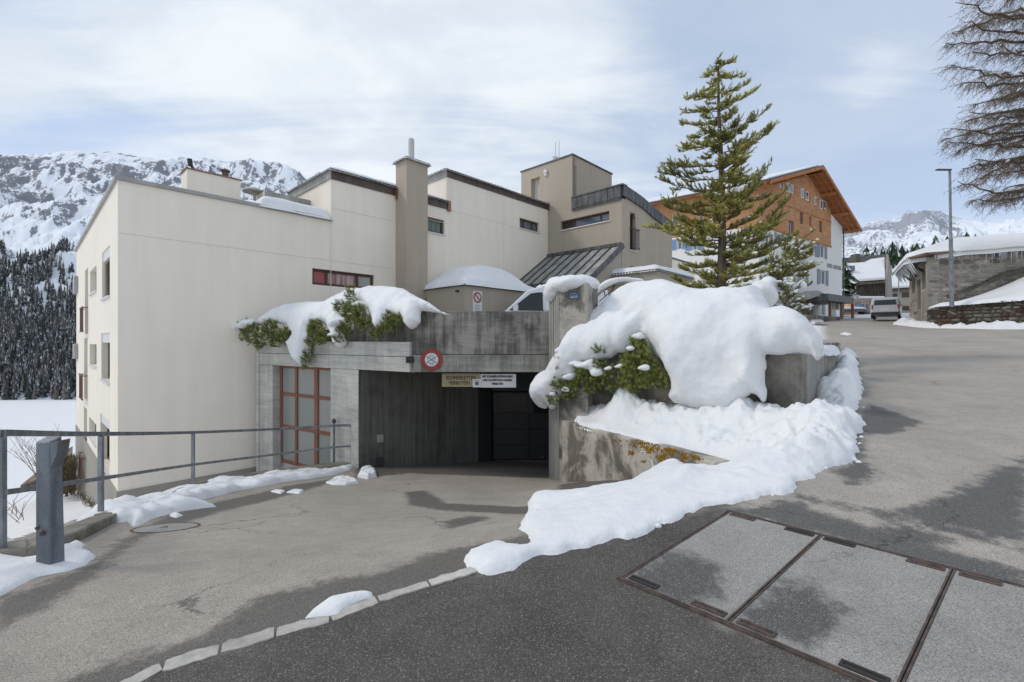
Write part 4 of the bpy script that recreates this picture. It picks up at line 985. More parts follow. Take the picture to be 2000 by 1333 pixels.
for i in range(4):
    for j_ in range(3):
        q_ = MB(); LF.box(q_, cols_[i] + .03, cols_[i + 1] - .03, .24, .25, zs_[j_ + 1], zs_[j_]); q_.build('pane', [M_glass_p, mat('grey_glass', color=(.26, .27, .25), rough=.08, spec=.8)][(i == 2) or (i + j_) % 3 == 2], gw)
# interior: left wall of vertical boards, pilaster, back wall, ceiling
inn = []
A_ = LF.xy(aJ + .0, .45); B_ = (-.94, 12.95)
dirw = (Vector(B_) - Vector(LF.xy(aJ - .0, .02)))
s0 = Vector(LF.xy(aJ + .002, -.008)); L_ = (Vector(B_) - s0).length; du = (Vector(B_) - s0).normalized(); nr = Vector((du.y, -du.x))
nb = 22
for i in range(nb):      # shuttering boards stand proud by different amounts
    t0, t1 = i / nb, (i + 1) / nb; off = .004 * ((i * 7) % 5); q_ = MB()
    a_ = s0 + du * L_ * t0; b_ = s0 + du * (L_ * t1 - .006)
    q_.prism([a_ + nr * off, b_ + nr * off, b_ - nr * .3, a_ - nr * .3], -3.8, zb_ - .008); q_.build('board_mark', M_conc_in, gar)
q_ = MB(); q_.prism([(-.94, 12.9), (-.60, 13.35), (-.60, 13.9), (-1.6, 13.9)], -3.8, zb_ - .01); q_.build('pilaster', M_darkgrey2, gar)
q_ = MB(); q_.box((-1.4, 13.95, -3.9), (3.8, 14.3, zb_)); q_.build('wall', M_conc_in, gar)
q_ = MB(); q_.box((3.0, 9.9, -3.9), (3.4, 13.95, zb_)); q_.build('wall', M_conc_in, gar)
q_ = MB(); q_.box((-.58, 13.4, -1.45), (2.99, 13.6, zb_ - .01)); q_.build('lintel', M_darkgrey, gar)
# socket and grey box on the inner wall
def onwall(px, py, off=.02):
    k = (px - 1000) / F; t = (s0.x - k * s0.y) / (k * du.y - du.x); q = s0 + du * t; return q + nr * off, q.y + nr.y * off
c_, dd = onwall(742, 857, .03); q_ = MB(); z_ = zat(857, dd); q_.bar((c_.x - du.x * .08, c_.y - du.y * .08, z_), (c_.x + du.x * .08, c_.y + du.y * .08, z_), .05, .2); q_.build('socket', M_capsheet, gar, bevel=.01)
c_, dd = onwall(741, 905, .025); q_ = MB(); z_ = zat(907, dd); q_.bar((c_.x - du.x * .09, c_.y - du.y * .09, z_), (c_.x + du.x * .09, c_.y + du.y * .09, z_), .04, .32); q_.build('cover_plate', M_darkgrey, gar)
# garage door, tilted panels
gd = thing('garage_door', 'dark grey sectional garage door with a window band, raised a little', 'garage door', (1.0, 13.5, -3.5))
X0, X1 = -.55, 2.95; zd0 = zat(897, 13.5); zd1 = zat(772, 13.5)
rowsz = [zat(y_, 13.5) for y_ in (806, 838, 869, 897)]
for i in range(3):
    z1_, z0_ = rowsz[i], rowsz[i + 1]
    for x0, x1 in ((X0, 1.53 * .33 + .0), (.51, 2.95)):
        q_ = MB(); q_.box((x0 + .006, 13.46, z0_ + .006), (x1 - .006, 13.52, z1_ - .006)); q_.build('panel', M_darkgrey, gd)
q_ = MB()
for x0, x1 in ((X0, X0 + .10), (.42, .60), (1.55, 1.72), (2.85, 2.95)): q_.box((x0, 13.45, rowsz[0]), (x1, 13.52, zd1))
q_.box((X0, 13.448, zd1), (X1, 13.52, zd1 + .08)); q_.build('window_frame', M_darkgrey2, gd)
for x0, x1 in ((X0 + .1, .42), (.60, 1.55), (1.72, 2.85)):
    q_ = MB(); q_.box((x0, 13.49, rowsz[0]), (x1, 13.50, zd1)); q_.build('pane', M_glass, gd)
def text(name, s, size, mt, parent, loc, rot, ext=.002, align='CENTER', sx=1.0, label=None, bold=0.0):
    cu = bpy.data.curves.new(name, 'FONT'); cu.body = s; cu.size = size; cu.align_x = align; cu.align_y = 'CENTER'; cu.extrude = ext; cu.offset = bold; cu.resolution_u = 2
    ob = bpy.data.objects.new('tmp', cu); COL.objects.link(ob); dg = bpy.context.evaluated_depsgraph_get()
    me = bpy.data.meshes.new_from_object(ob.evaluated_get(dg)); bpy.data.objects.remove(ob)
    M_ = Matrix.Translation(Vector(loc)) @ rot @ Matrix.Diagonal((sx, 1, 1, 1)); me.transform(M_)
    return link(name, me, mt, parent, label)
RX = Matrix.Rotation(math.radians(90), 4, 'X')
text('lettering', '115', .10, M_capsheet, gd, (.86, 13.44, rowsz[3] + .07), RX)
# parking deck
dk = MB(); DP = [LF.xy(LE, .36), (-2.27, 10.56), (1.12, 10.56), (1.5, 10.0), (3.4, 9.6), xy(18, -8), xy(24, -6), xy(24, 2), xy(9, 0), xy(4, 0)]
DP = [LF.xy(LE - .1, .36), LF.xy(.1, .36), (-2.1, 10.56), (2.2, 10.56), (6.4, 10.0), (16.0, 22.0), (12, 27), xy(9, .0), xy(3.4, .0)]
dk.prism(DP, -.62, -.06); o = dk.build('parking_deck', M_conc_p); o['kind'] = 'structure'
# upper parapet on the left, set back
q_ = MB(); LF.box(q_, -.10, LF.on_b(690, 640, .28)[0], .28, .5, -.015, .655); q_.build('parapet', M_conc_d, gar, bevel=.01)
q_ = MB(); LF.box(q_, LF.on_b(690, 640, .28)[0], LE, .32, .5, -.015, .30); q_.build('parapet', M_conc_d, gar, bevel=.01)
# pillar right of the opening
Bp = Vector((.99, 9.60)); Ap = Vector((.817, 10.19)); Cp = Bp + Vector((.727, -.687)) * .70; Dp = Cp + Vector((.35, .75))
pil = thing('concrete_pillar', 'tall weathered concrete pillar with blue plate and snow cap', 'pillar', (Bp.x, Bp.y, -3.1))
ztp = zat(557, 9.6)
q_ = MB(); q_.prism([Ap, Bp, Cp, Dp, Vector((1.3, 10.6))], -3.3, ztp); q_.build('shaft', M_conc_p, pil, bevel=.035, seg=2)
for i in range(6):
    t = (i + .5) / 6; c_ = Ap.lerp(Bp, t); n_ = Vector((-(Bp - Ap).y, (Bp - Ap).x)).normalized(); n_ = n_ if n_.x < 0 else -n_
    e_ = (Bp - Ap).normalized() * .035; of = .006 + .004 * (i % 3); q_ = MB(); q_.prism([c_ - e_, c_ + e_, c_ + e_ + n_ * of, c_ - e_ + n_ * of], -3.25, ztp - .12); q_.build('board_mark', M_conc_v, pil)
# planter walls to the right of it
W0 = Vector((1.2, 10.0)); WD = Vector((.727, -.687)).normalized(); WNn = Vector((-.687, -.727)).normalized(); WL = 4.40
WC = W0 + WD * WL
plw = thing('planter_wall', 'grey concrete planter wall carrying the big snow mound beside the street', 'wall', (WC.x, WC.y, -1.1))
RD = Vector((.687, .727)); WE = WC + RD * 2.5; WE2 = WE + Vector((.60, .80)) * 12
q_ = MB(); q_.prism([W0, WC, WC + RD * .3 + WD * -.0, W0 + RD * .3], -2.2, -.20); q_.build('wall', M_conc_w, plw, bevel=.015)
q_ = MB(); q_.prism([WC + RD * .303, WE, WE - WD * .3, WC + RD * .303 - WD * .3], -2.0, [-.20, -.17, -.17, -.20]); q_.build('wall', M_conc_v, plw, bevel=.015)
q_ = MB(); q_.prism([WE, WE2, WE2 + Vector((-.3, .2)), WE - WD * .3], -2.0, [-.19, -.3, -.3, -.19]); q_.build('wall', M_conc_v, plw)
q_ = MB(); q_.prism([W0 + RD * .3, WC + RD * .3 - WD * .3, WE - WD * .3, WE2 + Vector((-.3, .2)), (3, 19), (1.35, 10.7)], -1.0, -.32); q_.build('soil', M_drygrass, plw)
# wing wall falling towards the street
TPx = Vector((2.5, 5.7)); WG0 = Vector((1.03, 9.52))
wg = thing('wing_wall', 'low mossy concrete wing wall sloping down beside the driveway', 'wall', (1.8, 7.6, -2.5))
nw = (TPx - WG0).normalized(); pw = Vector((-nw.y, nw.x)); pw = pw if pw.x > 0 else -pw
q_ = MB(); q_.prism([WG0, TPx, TPx + pw * .28, WG0 + pw * .28], -3.4, [-1.64, -1.50, -1.50, -1.64]); q_.build('wall', M_conc_wing, wg, bevel=.02, seg=2)
mo = MB(); rm = random.Random(5)
def onwing(px, py):
    k = (px - 1000) / F; t = (WG0.x - k * WG0.y) / (k * nw.y - nw.x); q = WG0 + nw * t; return Vector((q.x, q.y, zat(py, q.y)))
for (cx, cy, sx_, sy_, n_) in ((1245, 868, 20, 7, 30), (1270, 878, 22, 10, 55), (1295, 893, 12, 15, 42), (1335, 893, 8, 12, 26), (1232, 885, 9, 7, 14), (1258, 902, 7, 5, 9), (1310, 880, 22, 6, 26), (1360, 893, 16, 6, 20), (1313, 885, 6, 6, 10), (1205, 862, 14, 4, 10)):
    for _ in range(n_ * 3):
        p_ = onwing(cx + rm.gauss(0, sx_ * .42), cy + rm.gauss(0, sy_ * .42)); r_ = rm.uniform(.006, .022)
        if p_.z > -1.50: continue
        mo.lathe(p_ + Vector((pw.x, pw.y, 0)) * .004, [(r_, -.004), (r_ * .85, r_ * .3), (r_ * .3, r_ * .5)], 5, (-pw.x, -pw.y, .1))
o = mo.build('moss', M_moss, wg); o['kind'] = 'stuff'
# kerb wall under the railing
kb = thing('edge_kerb', 'mossy concrete kerb at the driveway edge under the railing', 'kerb', (-4.6, 4.5, -1.9))
kq = [ghit(x_, y_, zdrive) for x_, y_ in ((60, 1094), (152, 1058), (232, 1018))]
ln_ = [Vector(a) for a in ((-6.0, 1.2), (-4.95, 2.45), kq[0], kq[1], kq[2], (-4.95, 6.9), (-5.85, 8.6), (-5.25, 10.35), (-3.95, 11.25))]
for i in range(len(ln_) - 1):
    a_, b_ = ln_[i], ln_[i + 1]; d_ = (b_ - a_).normalized(); n_ = Vector((-d_.y, d_.x)); n_ = n_ if n_.x < 0 else -n_
    za, zb2 = float(zdrive(*a_)), float(zdrive(*b_)); q_ = MB(); b2 = b_ - d_ * .012
    q_.prism([a_, b2, b2 + n_ * .26, a_ + n_ * .26], [za - .9, zb2 - .9, zb2 - .9, za - .9], [za + .10, zb2 + .10, zb2 + .10, za + .10]); q_.build('kerb_stone', M_kerb, kb, bevel=.015)
# ------------------------------------------------------------------ railing, post
rl = thing('steel_railing', 'galvanized steel railing with two rails curving along the driveway edge', 'railing', (-4.3, 3.8, -1.8))
posts = [((0, 845), 3.62), ((195, 850), 5.55), ((376, 848), 8.4), ((547, 839), 10.35), ((687, 831), 11.3)]
tops = []
RP = [P(3, 846, 3.62), P(197, 848, 5.55), P(377, 845, 8.4), P(546, 838, 10.35), P(652, 832, 11.15), P(687, 831, 11.3)]
mids = [P(10, 962, 3.62), P(197, 935, 5.55), P(377, 908, 8.4), P(546, 887, 10.35), P(652, 874, 11.15), P(687, 872, 11.3)]
def cat(pts, n=6):
    out = []
    for i in range(len(pts) - 1):
        p0 = pts[max(i - 1, 0)]; p1 = pts[i]; p2 = pts[i + 1]; p3 = pts[min(i + 2, len(pts) - 1)]
        for k in range(n):
            t = k / n; out.append(.5 * ((2 * p1) + (p2 - p0) * t + (2 * p0 - 5 * p1 + 4 * p2 - p3) * t * t + (-p0 + 3 * p1 - 3 * p2 + p3) * t ** 3))
    out.append(pts[-1]); return out
def barpath(pts, wd, ht, name):
    vs = []; n = len(pts)
    for i in range(n):
        d_ = (pts[min(i + 1, n - 1)] - pts[max(i - 1, 0)]).normalized(); a = d_.cross(Vector((0, 0, 1))).normalized() * wd / 2; b = Vector((0, 0, ht / 2))
        vs += [pts[i] - a - b, pts[i] + a - b, pts[i] + a + b, pts[i] - a + b]
    fs = [(0, 1, 2, 3), tuple(range((n - 1) * 4, n * 4))[::-1]]
    for i in range(n - 1):
        for k in range(4): fs.append((i * 4 + k, (i + 1) * 4 + k, (i + 1) * 4 + (k + 1) % 4, i * 4 + (k + 1) % 4))
    q = MB(); q.add(vs, fs); return q.build(name, M_galv, rl)
barpath(cat(RP), .05, .05, 'top_rail'); barpath(cat(mids), .035, .045, 'lower_rail')
q_ = MB(); e0 = RP[0]; q_.bar(e0, e0 + Vector((-1.2, -1.1, .16)), .05, .05); q_.build('top_rail', M_galv, rl)
for i, tp in enumerate(RP):
    if i == 4: continue
    zg = float(zdrive(tp.x, tp.y)) - .25; q_ = MB(); q_.box((tp.x - .027, tp.y - .02, zg), (tp.x + .027, tp.y + .02, tp.z - .026)); q_.build('post', M_galv, rl, bevel=.004)
pb = P(99, 1108, 3.42); zt = zat(859, 3.42)
gp = thing('guardrail_post', 'thick rusty galvanized steel post with slanted top in front of the railing', 'post', (pb.x, pb.y, pb.z))
w_, d_ = .070, .045
q_ = MB(); hh = zt - pb.z + .06; x0, x1 = pb.x - w_, pb.x + w_ * .62
q_.hexa([(x0, pb.y - d_, pb.z - .15), (x1, pb.y - d_ * 1.05, pb.z - .15), (x1 + .03, pb.y + d_, pb.z - .15), (x0, pb.y + d_, pb.z - .15),
         (x0, pb.y - d_, zt - .01), (x1, pb.y - d_, zt - .01), (x1, pb.y + d_, zt + .02), (x0, pb.y + d_, zt + .02)])
q_.build('post_body', M_galv_r, gp, bevel=.008)
q_ = MB(); q_.extr([(x1 + .001, pb.y - d_, zt - .012), (x1 + .06, pb.y - d_, zt + .0), (x1 + .045, pb.y - d_, zt - .10), (x1 + .001, pb.y - d_, zt - .20)], (0, d_ * 2, .0)); q_.build('flange', M_galv_r, gp)
q_ = MB(); q_.lathe((pb.x - .01, pb.y - d_ - .002, pb.z + .27), [(.016, 0), (.016, .012), (.006, .014)], 8, (0, -1, 0)); q_.lathe((pb.x - .05, pb.y - d_ - .002, pb.z + .31), [(.012, 0), (.012, .01), (.006, .012)], 8, (0, -1, 0)); q_.build('bolt', M_rustframe, gp)
sp = thing('standpipe', 'grey standpipe with a cap against the concrete pier by the glazed screen', 'pipe', P(652, 912, 11.4))
b_ = P(652, 912, 11.45); t_ = P(652, 826, 11.45); q_ = MB(); q_.tube([b_, t_], .035, 8); q_.build('pipe', M_galv, sp, smooth=False); q_ = MB(); q_.lathe(t_, [(.055, 0), (.055, .05), (.04, .08), (.02, .10)], 10); q_.build('cap', M_zinc_d, sp)

# ------------------------------------------------------------------ signs
def sign_round(root, c, r, face_n=(0, -1, 0)):
    q = MB(); q.lathe(c, [(r, 0), (r, .015), (r * .98, .018), (r * .0 + .001, .018)], 32, face_n); q.build('disc', M_red, root, bevel=0)
    q = MB(); q.lathe(Vector(c) + Vector(face_n) * .0, [(r * .62, .0), (r * .62, .021), (.001, .021)], 32, face_n); q.build('inner_disc', M_signwhite, root)
yS = 10.15
c_ = P(843, 703, yS); r_ = 21 / F * yS
s1 = thing('round_ban_sign', 'round red and white ban sign with crossed blue wheel on the stained beam', 'traffic sign', c_)
sign_round(s1, c_, r_)
q_ = MB(); yy = yS - .024
for a_ in (31, 149): 
    v_ = Vector((math.cos(math.radians(a_)), 0, math.sin(math.radians(a_)))) * r_ * .56; q_.bar(Vector((c_.x, yy, c_.z)) - v_, Vector((c_.x, yy, c_.z)) + v_, .004, .016, (0, 1, 0)) if False else q_.extr([Vector((c_.x, yy, c_.z)) - v_ + Vector((0, 0, .007)), Vector((c_.x, yy, c_.z)) - v_ - Vector((0, 0, .007)), Vector((c_.x, yy, c_.z)) + v_ - Vector((0, 0, .007)), Vector((c_.x, yy, c_.z)) + v_ + Vector((0, 0, .007))], (0, -.003, 0))
q_.build('cross_bar', M_ink, s1)
q_ = MB()
for i in range(18):
    a_ = i / 18 * 2 * math.pi; rr_ = r_ * (.42 + .05 * (i % 2)); sx_ = .5 + .45 * abs(math.sin(a_)); p_ = Vector((c_.x + math.cos(a_) * rr_ * .72, yy + .001, c_.z + math.sin(a_) * rr_))
    q_.box((p_.x - .011, yy + .0005, p_.z - .009), (p_.x + .011, yy + .0015, p_.z + .009))
for dz in (.06, -.075): q_.box((c_.x - .045, yy + .0005, c_.z + dz - .008), (c_.x + .045, yy + .0015, c_.z + dz + .008))
q_.build('wheel_pictogram', M_ink_b, s1)
lb_ = thing('wall_lamp', 'small black box lamp at the corner of the concrete beam', 'lamp', P(801, 703, 10.14))
c_ = P(801, 703, 10.14); q_ = MB(); q_.box((c_.x - .08, 10.06, c_.z - .07), (c_.x + .08, 10.18, c_.z + .07)); q_.build('housing', M_black, lb_, bevel=.01)
q_ = MB(); q_.lathe((c_.x + .0, 10.058, c_.z), [(.032, 0), (.03, .01), (.01, .012)], 12, (0, -1, 0)); q_.build('lens', M_glass, lb_)
q_ = MB(); q_.tube([P(802, 712, 10.15), P(803, 722, 10.14), P(807, 729, 10.16)], .008, 6); q_.build('cable', M_capsheet, lb_)
def board(name, label, x0, x1, y0, y1, d, mt, th=.02):
    a_ = P(x0, y1, d); b_ = P(x1, y0, d); r = thing(name, label, 'sign', ((a_.x + b_.x) / 2, d, a_.z)); q = MB(); q.box((a_.x, d, a_.z), (b_.x, d + th, b_.z)); q.build('board', mt, r, bevel=.003); return r, a_, b_
s2, a_, b_ = board('snow_chain_sign', 'tan sign reading SCHNEEKETTEN VERBOTEN under the beam', 863, 938, 730, 756, 10.40, M_signtan)
w_ = b_.x - a_.x; cx = a_.x + w_ * .49
text('lettering', 'SCHNEEKETTEN', .118, M_ink, s2, (cx + .01, 10.398, b_.z - .10), RX, sx=.78, bold=.002); text('lettering', 'VERBOTEN', .118, M_ink, s2, (cx - .03, 10.398, a_.z + .085), RX, sx=.80, bold=.002)
s3, a_, b_ = board('skid_ban_sign', 'cream sign with three lines of black capitals right of the tan sign', 938.5, 1008, 731, 757.5, 10.39, M_signwhite)
cx = (a_.x + b_.x) / 2 - .02
for i, tx in enumerate(('MIT SCHNEERAUPENWAGEN', 'UND RAUPENTRAX FAHREN', 'VERBOTEN')):
    text('lettering', tx, .068, M_ink, s3, (cx, 10.388, b_.z - .058 - i * .082), RX, sx=.76, bold=.0035)
s4, a_, b_ = board('small_notice', 'small white notice with a dark print overlapping both signs', 923, 940, 740.5, 757, 10.37, M_signwhite, .015)
q_ = MB(); cx, cz = (a_.x + b_.x) / 2, (a_.z + b_.z) / 2; q_.box((cx - .04, 10.367, cz - .045), (cx + .04, 10.3695, cz + .03)); q_.box((cx - .06, 10.367, cz + .045), (cx + .06, 10.3695, cz + .055)); q_.build('print', mat('violet_print', color=(.14, .10, .16), rough=.7), s4)
q_ = MB()
for xx in (880, 920, 960, 995): p_ = P(xx, 730, 10.42); q_.box((p_.x - .01, 10.412, p_.z - .03), (p_.x + .01, 10.43, zb_ + .01))
q_.build('hanger', M_black, s2)
# blue number plate on the pillar
fn = Vector((-.687, -.727)); pc = None
def onpil(px, py, off):
    k = (px - 1000) / F; o_ = Bp; t = (o_.x - k * o_.y) / (k * WD.y - WD.x); q = o_ + WD * t; return Vector((q.x, q.y, zat(py, q.y))) + Vector((fn.x, fn.y, 0)) * off
np_ = thing('house_number_plate', 'small blue enamel plate near the top of the concrete pillar', 'plate', onpil(1122, 578, .01))
a_ = onpil(1113, 578, .002); b_ = onpil(1131, 578, .002); h_ = 11.5 / F * a_.y * .5
q_ = MB(); q_.extr([a_ - Vector((0, 0, h_)), b_ - Vector((0, 0, h_)), b_ + Vector((0, 0, h_)), a_ + Vector((0, 0, h_))], Vector((fn.x, fn.y, 0)) * .012); q_.build('plate', M_blue, np_, bevel=.002)
RP_ = Matrix.Rotation(math.atan2(WD.y, WD.x), 4, 'Z') @ RX
mid = (a_ + b_) / 2 + Vector((fn.x, fn.y, 0)) * .014
text('lettering', 'VIA 17', .062, M_signwhite, np_, mid + Vector((0, 0, -.03)), RP_); text('lettering', '• •', .05, M_signwhite, np_, mid + Vector((0, 0, .04)), RP_)
# no parking panel on the low annexe
nps = thing('no_parking_sign', 'white panel with round no parking symbol on the low annexe', 'traffic sign', CF.p(9.3, -3.05, .7))
a0, z1 = CF.on_b(923.5, 568, -3.03); a1, z0 = CF.on_b(941.5, 568, -3.03); z0 = zat(609, CF.p(a0, -3.03, 0).y)
q_ = MB(); CF.box(q_, a0, a1, -3.03, -3.005, z0, z1); q_.build('board', M_signwhite, nps)
c_ = CF.p((a0 + a1) / 2, -3.032, z1 - (a1 - a0) * .52); r_ = (a1 - a0) * .44; nv3 = NV.to_3d()
q_ = MB(); q_.lathe(c_, [(r_, 0), (r_, .004), (.001, .004)], 26, nv3); q_.build('ring', M_red_f, nps)
q_ = MB(); q_.lathe(c_, [(r_ * .70, .0), (r_ * .70, .007), (.001, .007)], 26, nv3); q_.build('inner_disc', mat('faded_pink_white', color=(.66, .55, .53), rough=.6), nps)
q_ = MB(); v_ = (U.to_3d() * .7 + Vector((0, 0, -.7))) * r_; e_ = (U.to_3d() * .7 + Vector((0, 0, .7))) * r_ * .10; cc = c_ + nv3 * .008
q_.extr([cc - v_ - e_, cc - v_ + e_, cc + v_ + e_, cc + v_ - e_], nv3 * .003); q_.build('slash', M_ink, nps)
RC = Matrix.Rotation(math.atan2(U.y, U.x), 4, 'Z') @ RX
for i, tx in enumerate(('PRIVAT', 'Parkieren', 'verboten')): text('lettering', tx, .06, M_capsheet, nps, c_ + Vector((0, 0, -r_ - .10 - i * .09)) + nv3 * .003, RC)

# ------------------------------------------------------------------ steel framed covers in the street
cv = thing('shaft_cover', 'rusty steel framed shaft cover with asphalt filled panels set in the street', 'shaft cover', (*roadhit(1600, 1180), -1.5))
def rp(px, py, dz=.006): x, y = roadhit(px, py); return Vector((x, y, float(zroad(x, y)) + dz))
TL, TR = rp(1425, 1001), rp(2000, 1147); BL = rp(1213, 1133)
t1, b1 = rp(1605, 1046), rp(1418, 1222); t2, b2 = rp(1862, 1114), rp(1742, 1330)
dirc = (t2 - TL).normalized(); dl = (t1 - TL).length; dwn = (BL - TL); 
wd = dirc; hd = dwn
cellw = [(t1 - TL).length, (t2 - t1).length, (t2 - t1).length * .95]
s_ = 0; edges = [0]
for c in cellw: s_ += c; edges.append(s_)
def cp(s, t, dz=0): q = TL + wd * s + hd * t; return Vector((q.x, q.y, float(zroad(q.x, q.y)) + .006 + dz))
def slab(mb, s0, s1, t0, t1, dz0, dz1):
    p4 = [cp(s0, t0), cp(s1, t0), cp(s1, t1), cp(s0, t1)]
    p4 = p4 if (p4[1] - p4[0]).cross(p4[3] - p4[0]).z > 0 else p4[::-1]
    mb.hexa([p + Vector((0, 0, dz0)) for p in p4] + [p + Vector((0, 0, dz1)) for p in p4])
hl = hd.length
for i in range(3):
    s0, s1 = edges[i] + .013, edges[i + 1] - .013; nx_, ny_ = 30, 34
    V_, A_ = [], []
    for a in range(nx_ + 1):
        for b in range(ny_ + 1):
            q = cp(s0 + (s1 - s0) * a / nx_, .012 + (1 - .024) * b / ny_, .003); V_.append(q)
    V_ = np.array([tuple(v) for v in V_]); id_ = np.arange(len(V_)).reshape(nx_ + 1, ny_ + 1)
    q4 = np.stack([id_[:-1, :-1], id_[:-1, 1:], id_[1:, 1:], id_[1:, :-1]], -1).reshape(-1, 4)
    mesh_np('cover_panel', V_, q4[:, ::1], M_cover, cv, False, attrs={'wet': multi(CWp, V_[:, 0], V_[:, 1]), 'zone': np.full(len(V_), -1.0)})
for e in edges:
    q_ = MB(); slab(q_, e - .012, e - .003, -.01, 1.01, -.03, .007); slab(q_, e + .003, e + .012, -.01, 1.01, -.03, .007); slab(q_, e - .003, e + .003, -.01, 1.01, -.03, -.004); q_.build('frame_bar', M_rustframe, cv)
for t in (0, 1):
    q_ = MB(); slab(q_, -.02, edges[-1] + .02, t - .008, t + .001, -.03, .0075); slab(q_, -.02, edges[-1] + .02, t + .005, t + .011, -.03, .0065); q_.build('frame_bar', M_rustframe, cv)
for i in range(3):
    for t in (.020, .945):
        for sg in (0, 1):
            s0 = edges[i] + .03 if sg == 0 else edges[i + 1] - .03 - .17
            if (i == 2 and sg == 1): continue
            q_ = MB(); slab(q_, s0, s0 + .17, t, t + .010, -.02, .010); slab(q_, s0, s0 + .17, t + .026, t + .036, -.02, .010); slab(q_, s0, s0 + .012, t + .010, t + .026, -.02, .0095); slab(q_, s0 + .158, s0 + .17, t + .010, t + .026, -.02, .0095)
            slab(q_, s0 + .012, s0 + .158, t + .0105, t + .0255, -.02, .0045); q_.build('lifting_slot', mat('black_iron', color=(.035, .03, .028), rough=.8) if (i + sg + (t > .5)) % 2 else M_rustframe, cv)
# kerb stone line between the street and the driveway
kl = thing('kerb_line', 'line of pale granite kerb stones between driveway and street', 'kerb line', (-1.2, 2.35, -1.55))
kpx = [(160, 1375), (232, 1345), (318, 1302), (430, 1268), (538, 1236), (645, 1208), (738, 1172), (838, 1140), (930, 1112), (1010, 1086)]
for i in range(len(kpx) - 1):
    a_, b_ = rp(*kpx[i], 0), rp(*kpx[i + 1], 0); d_ = (b_ - a_).normalized(); n_ = Vector((-d_.y, d_.x, 0)); rr_ = random.Random(i * 7 + 1)
    g = .006; wA = .044 + rr_.uniform(-.008, .006); nseg = 7; left = []; right = []
    for k in range(nseg + 1):
        q = a_ + d_ * g + (b_ - a_ - d_ * 2 * g) * k / nseg; en = .88 if k in (0, nseg) else 1
        left.append(q + n_ * (wA * en + rr_.uniform(-.006, .006))); right.append(q - n_ * (wA * en * .9 + rr_.uniform(-.006, .006)))
    pts = right + left[::-1]; q_ = MB(); q_.prism([p.to_2d() for p in pts], [p.z - .10 for p in pts], [p.z + .004 + rr_.uniform(-.002, .003) for p in pts]); q_.build('kerb_stone', M_kerbstone, kl, bevel=.002)
# round manhole cover
c_ = ghit(325, 1031, zdrive); zc_ = float(zdrive(*c_)); mh = thing('manhole_cover', 'round rusty rimmed manhole cover in the driveway near the railing', 'manhole cover', (*c_, zc_))
R_ = .30; e_ = .05; nz_ = Vector((-(float(zdrive(c_[0] + e_, c_[1])) - float(zdrive(c_[0] - e_, c_[1]))) / .1, -(float(zdrive(c_[0], c_[1] + e_)) - float(zdrive(c_[0], c_[1] - e_))) / .1, 1)).normalized()
q_ = MB(); q_.lathe((*c_, zc_), [(R_ + .012, -.02), (R_ + .010, .0035), (R_ - .016, .0035), (R_ - .016, -.02)], 40, nz_); q_.build('rim', M_rustframe, mh)
n_ = 30; V_ = [Vector((*c_, zc_)) + nz_ * .001]; qd = nz_.to_track_quat('Z', 'Y')
for k in range(40): V_.append(Vector((*c_, zc_)) + qd @ Vector(((R_ - .012) * math.cos(k * math.pi / 20), (R_ - .012) * math.sin(k * math.pi / 20), .001)))
mesh_np('lid', [tuple(v) for v in V_], [(0, 1 + k, 1 + (k + 1) % 40) for k in range(40)], M_cover, mh, False, attrs={'wet': np.full(41, -1.0), 'zone': np.full(41, -1.0)})
q_ = MB(); q_.bar(Vector((*c_, zc_)) + nz_ * .002 + Vector((-.06, -.02, 0)), Vector((*c_, zc_)) + nz_ * .002 + Vector((.0, .02, 0)), .03, .006); q_.build('lifting_slot', M_rustframe, mh)

# ------------------------------------------------------------------ snow
def surfnet(f, org, h):
    ins = f < 0; nx, ny, nz = f.shape
    acc = np.zeros((nx - 1, ny - 1, nz - 1, 3)); cnt = np.zeros((nx - 1, ny - 1, nz - 1))
    def sl(a, dx): return slice(dx, (a - 1) + dx)
    corners = [(i, j, k) for i in (0, 1) for j in (0, 1) for k in (0, 1)]
    for c in corners:
        for ax in range(3):
            if c[ax] == 1: continue
            d = list(c); d[ax] = 1; d = tuple(d)
            A = f[sl(nx, c[0]), sl(ny, c[1]), sl(nz, c[2])]; B = f[sl(nx, d[0]), sl(ny, d[1]), sl(nz, d[2])]
            m = (A < 0) != (B < 0); t = np.where(m, A / np.where(m, A - B, 1), 0)
            p = np.zeros(acc.shape); p[..., 0] = c[0]; p[..., 1] = c[1]; p[..., 2] = c[2]; p[..., ax] += t
            acc += p * m[..., None]; cnt += m
    act = cnt > 0; idx = -np.ones(act.shape, int); idx[act] = np.arange(act.sum())
    I, J, K = np.nonzero(act); V = acc[act] / cnt[act][:, None] + np.stack([I, J, K], -1)
    V = np.asarray(org) + V * h; faces = []
    for ax in range(3):
        o1, o2 = [(1, 2), (2, 0), (0, 1)][ax]
        s0 = [slice(1, n - 1) for n in f.shape]; s1 = list(s0)
        s0[ax] = slice(0, f.shape[ax] - 1); s1[ax] = slice(1, f.shape[ax])
        A = ins[tuple(s0)]; B = ins[tuple(s1)]; m = A != B; g = np.array(np.nonzero(m)).T
        base = g.copy(); 
        for a in range(3):
            if a != ax: base[:, a] += 1
        def cell(d1, d2):
            q = base.copy(); q[:, o1] -= d1; q[:, o2] -= d2; return idx[q[:, 0], q[:, 1], q[:, 2]]
        q = np.stack([cell(1, 1), cell(0, 1), cell(0, 0), cell(1, 0)], -1); fl = A[m]
        q = np.where(fl[:, None], q, q[:, ::-1]); faces.append(q)
    return V, np.concatenate(faces)
def snow_obj(name, label, V, Fc, mt=None, group=None):
    o = mesh_np(name, V, Fc, mt or M_snow, None, True); tag(o, label, 'snow', group, 'stuff'); return o

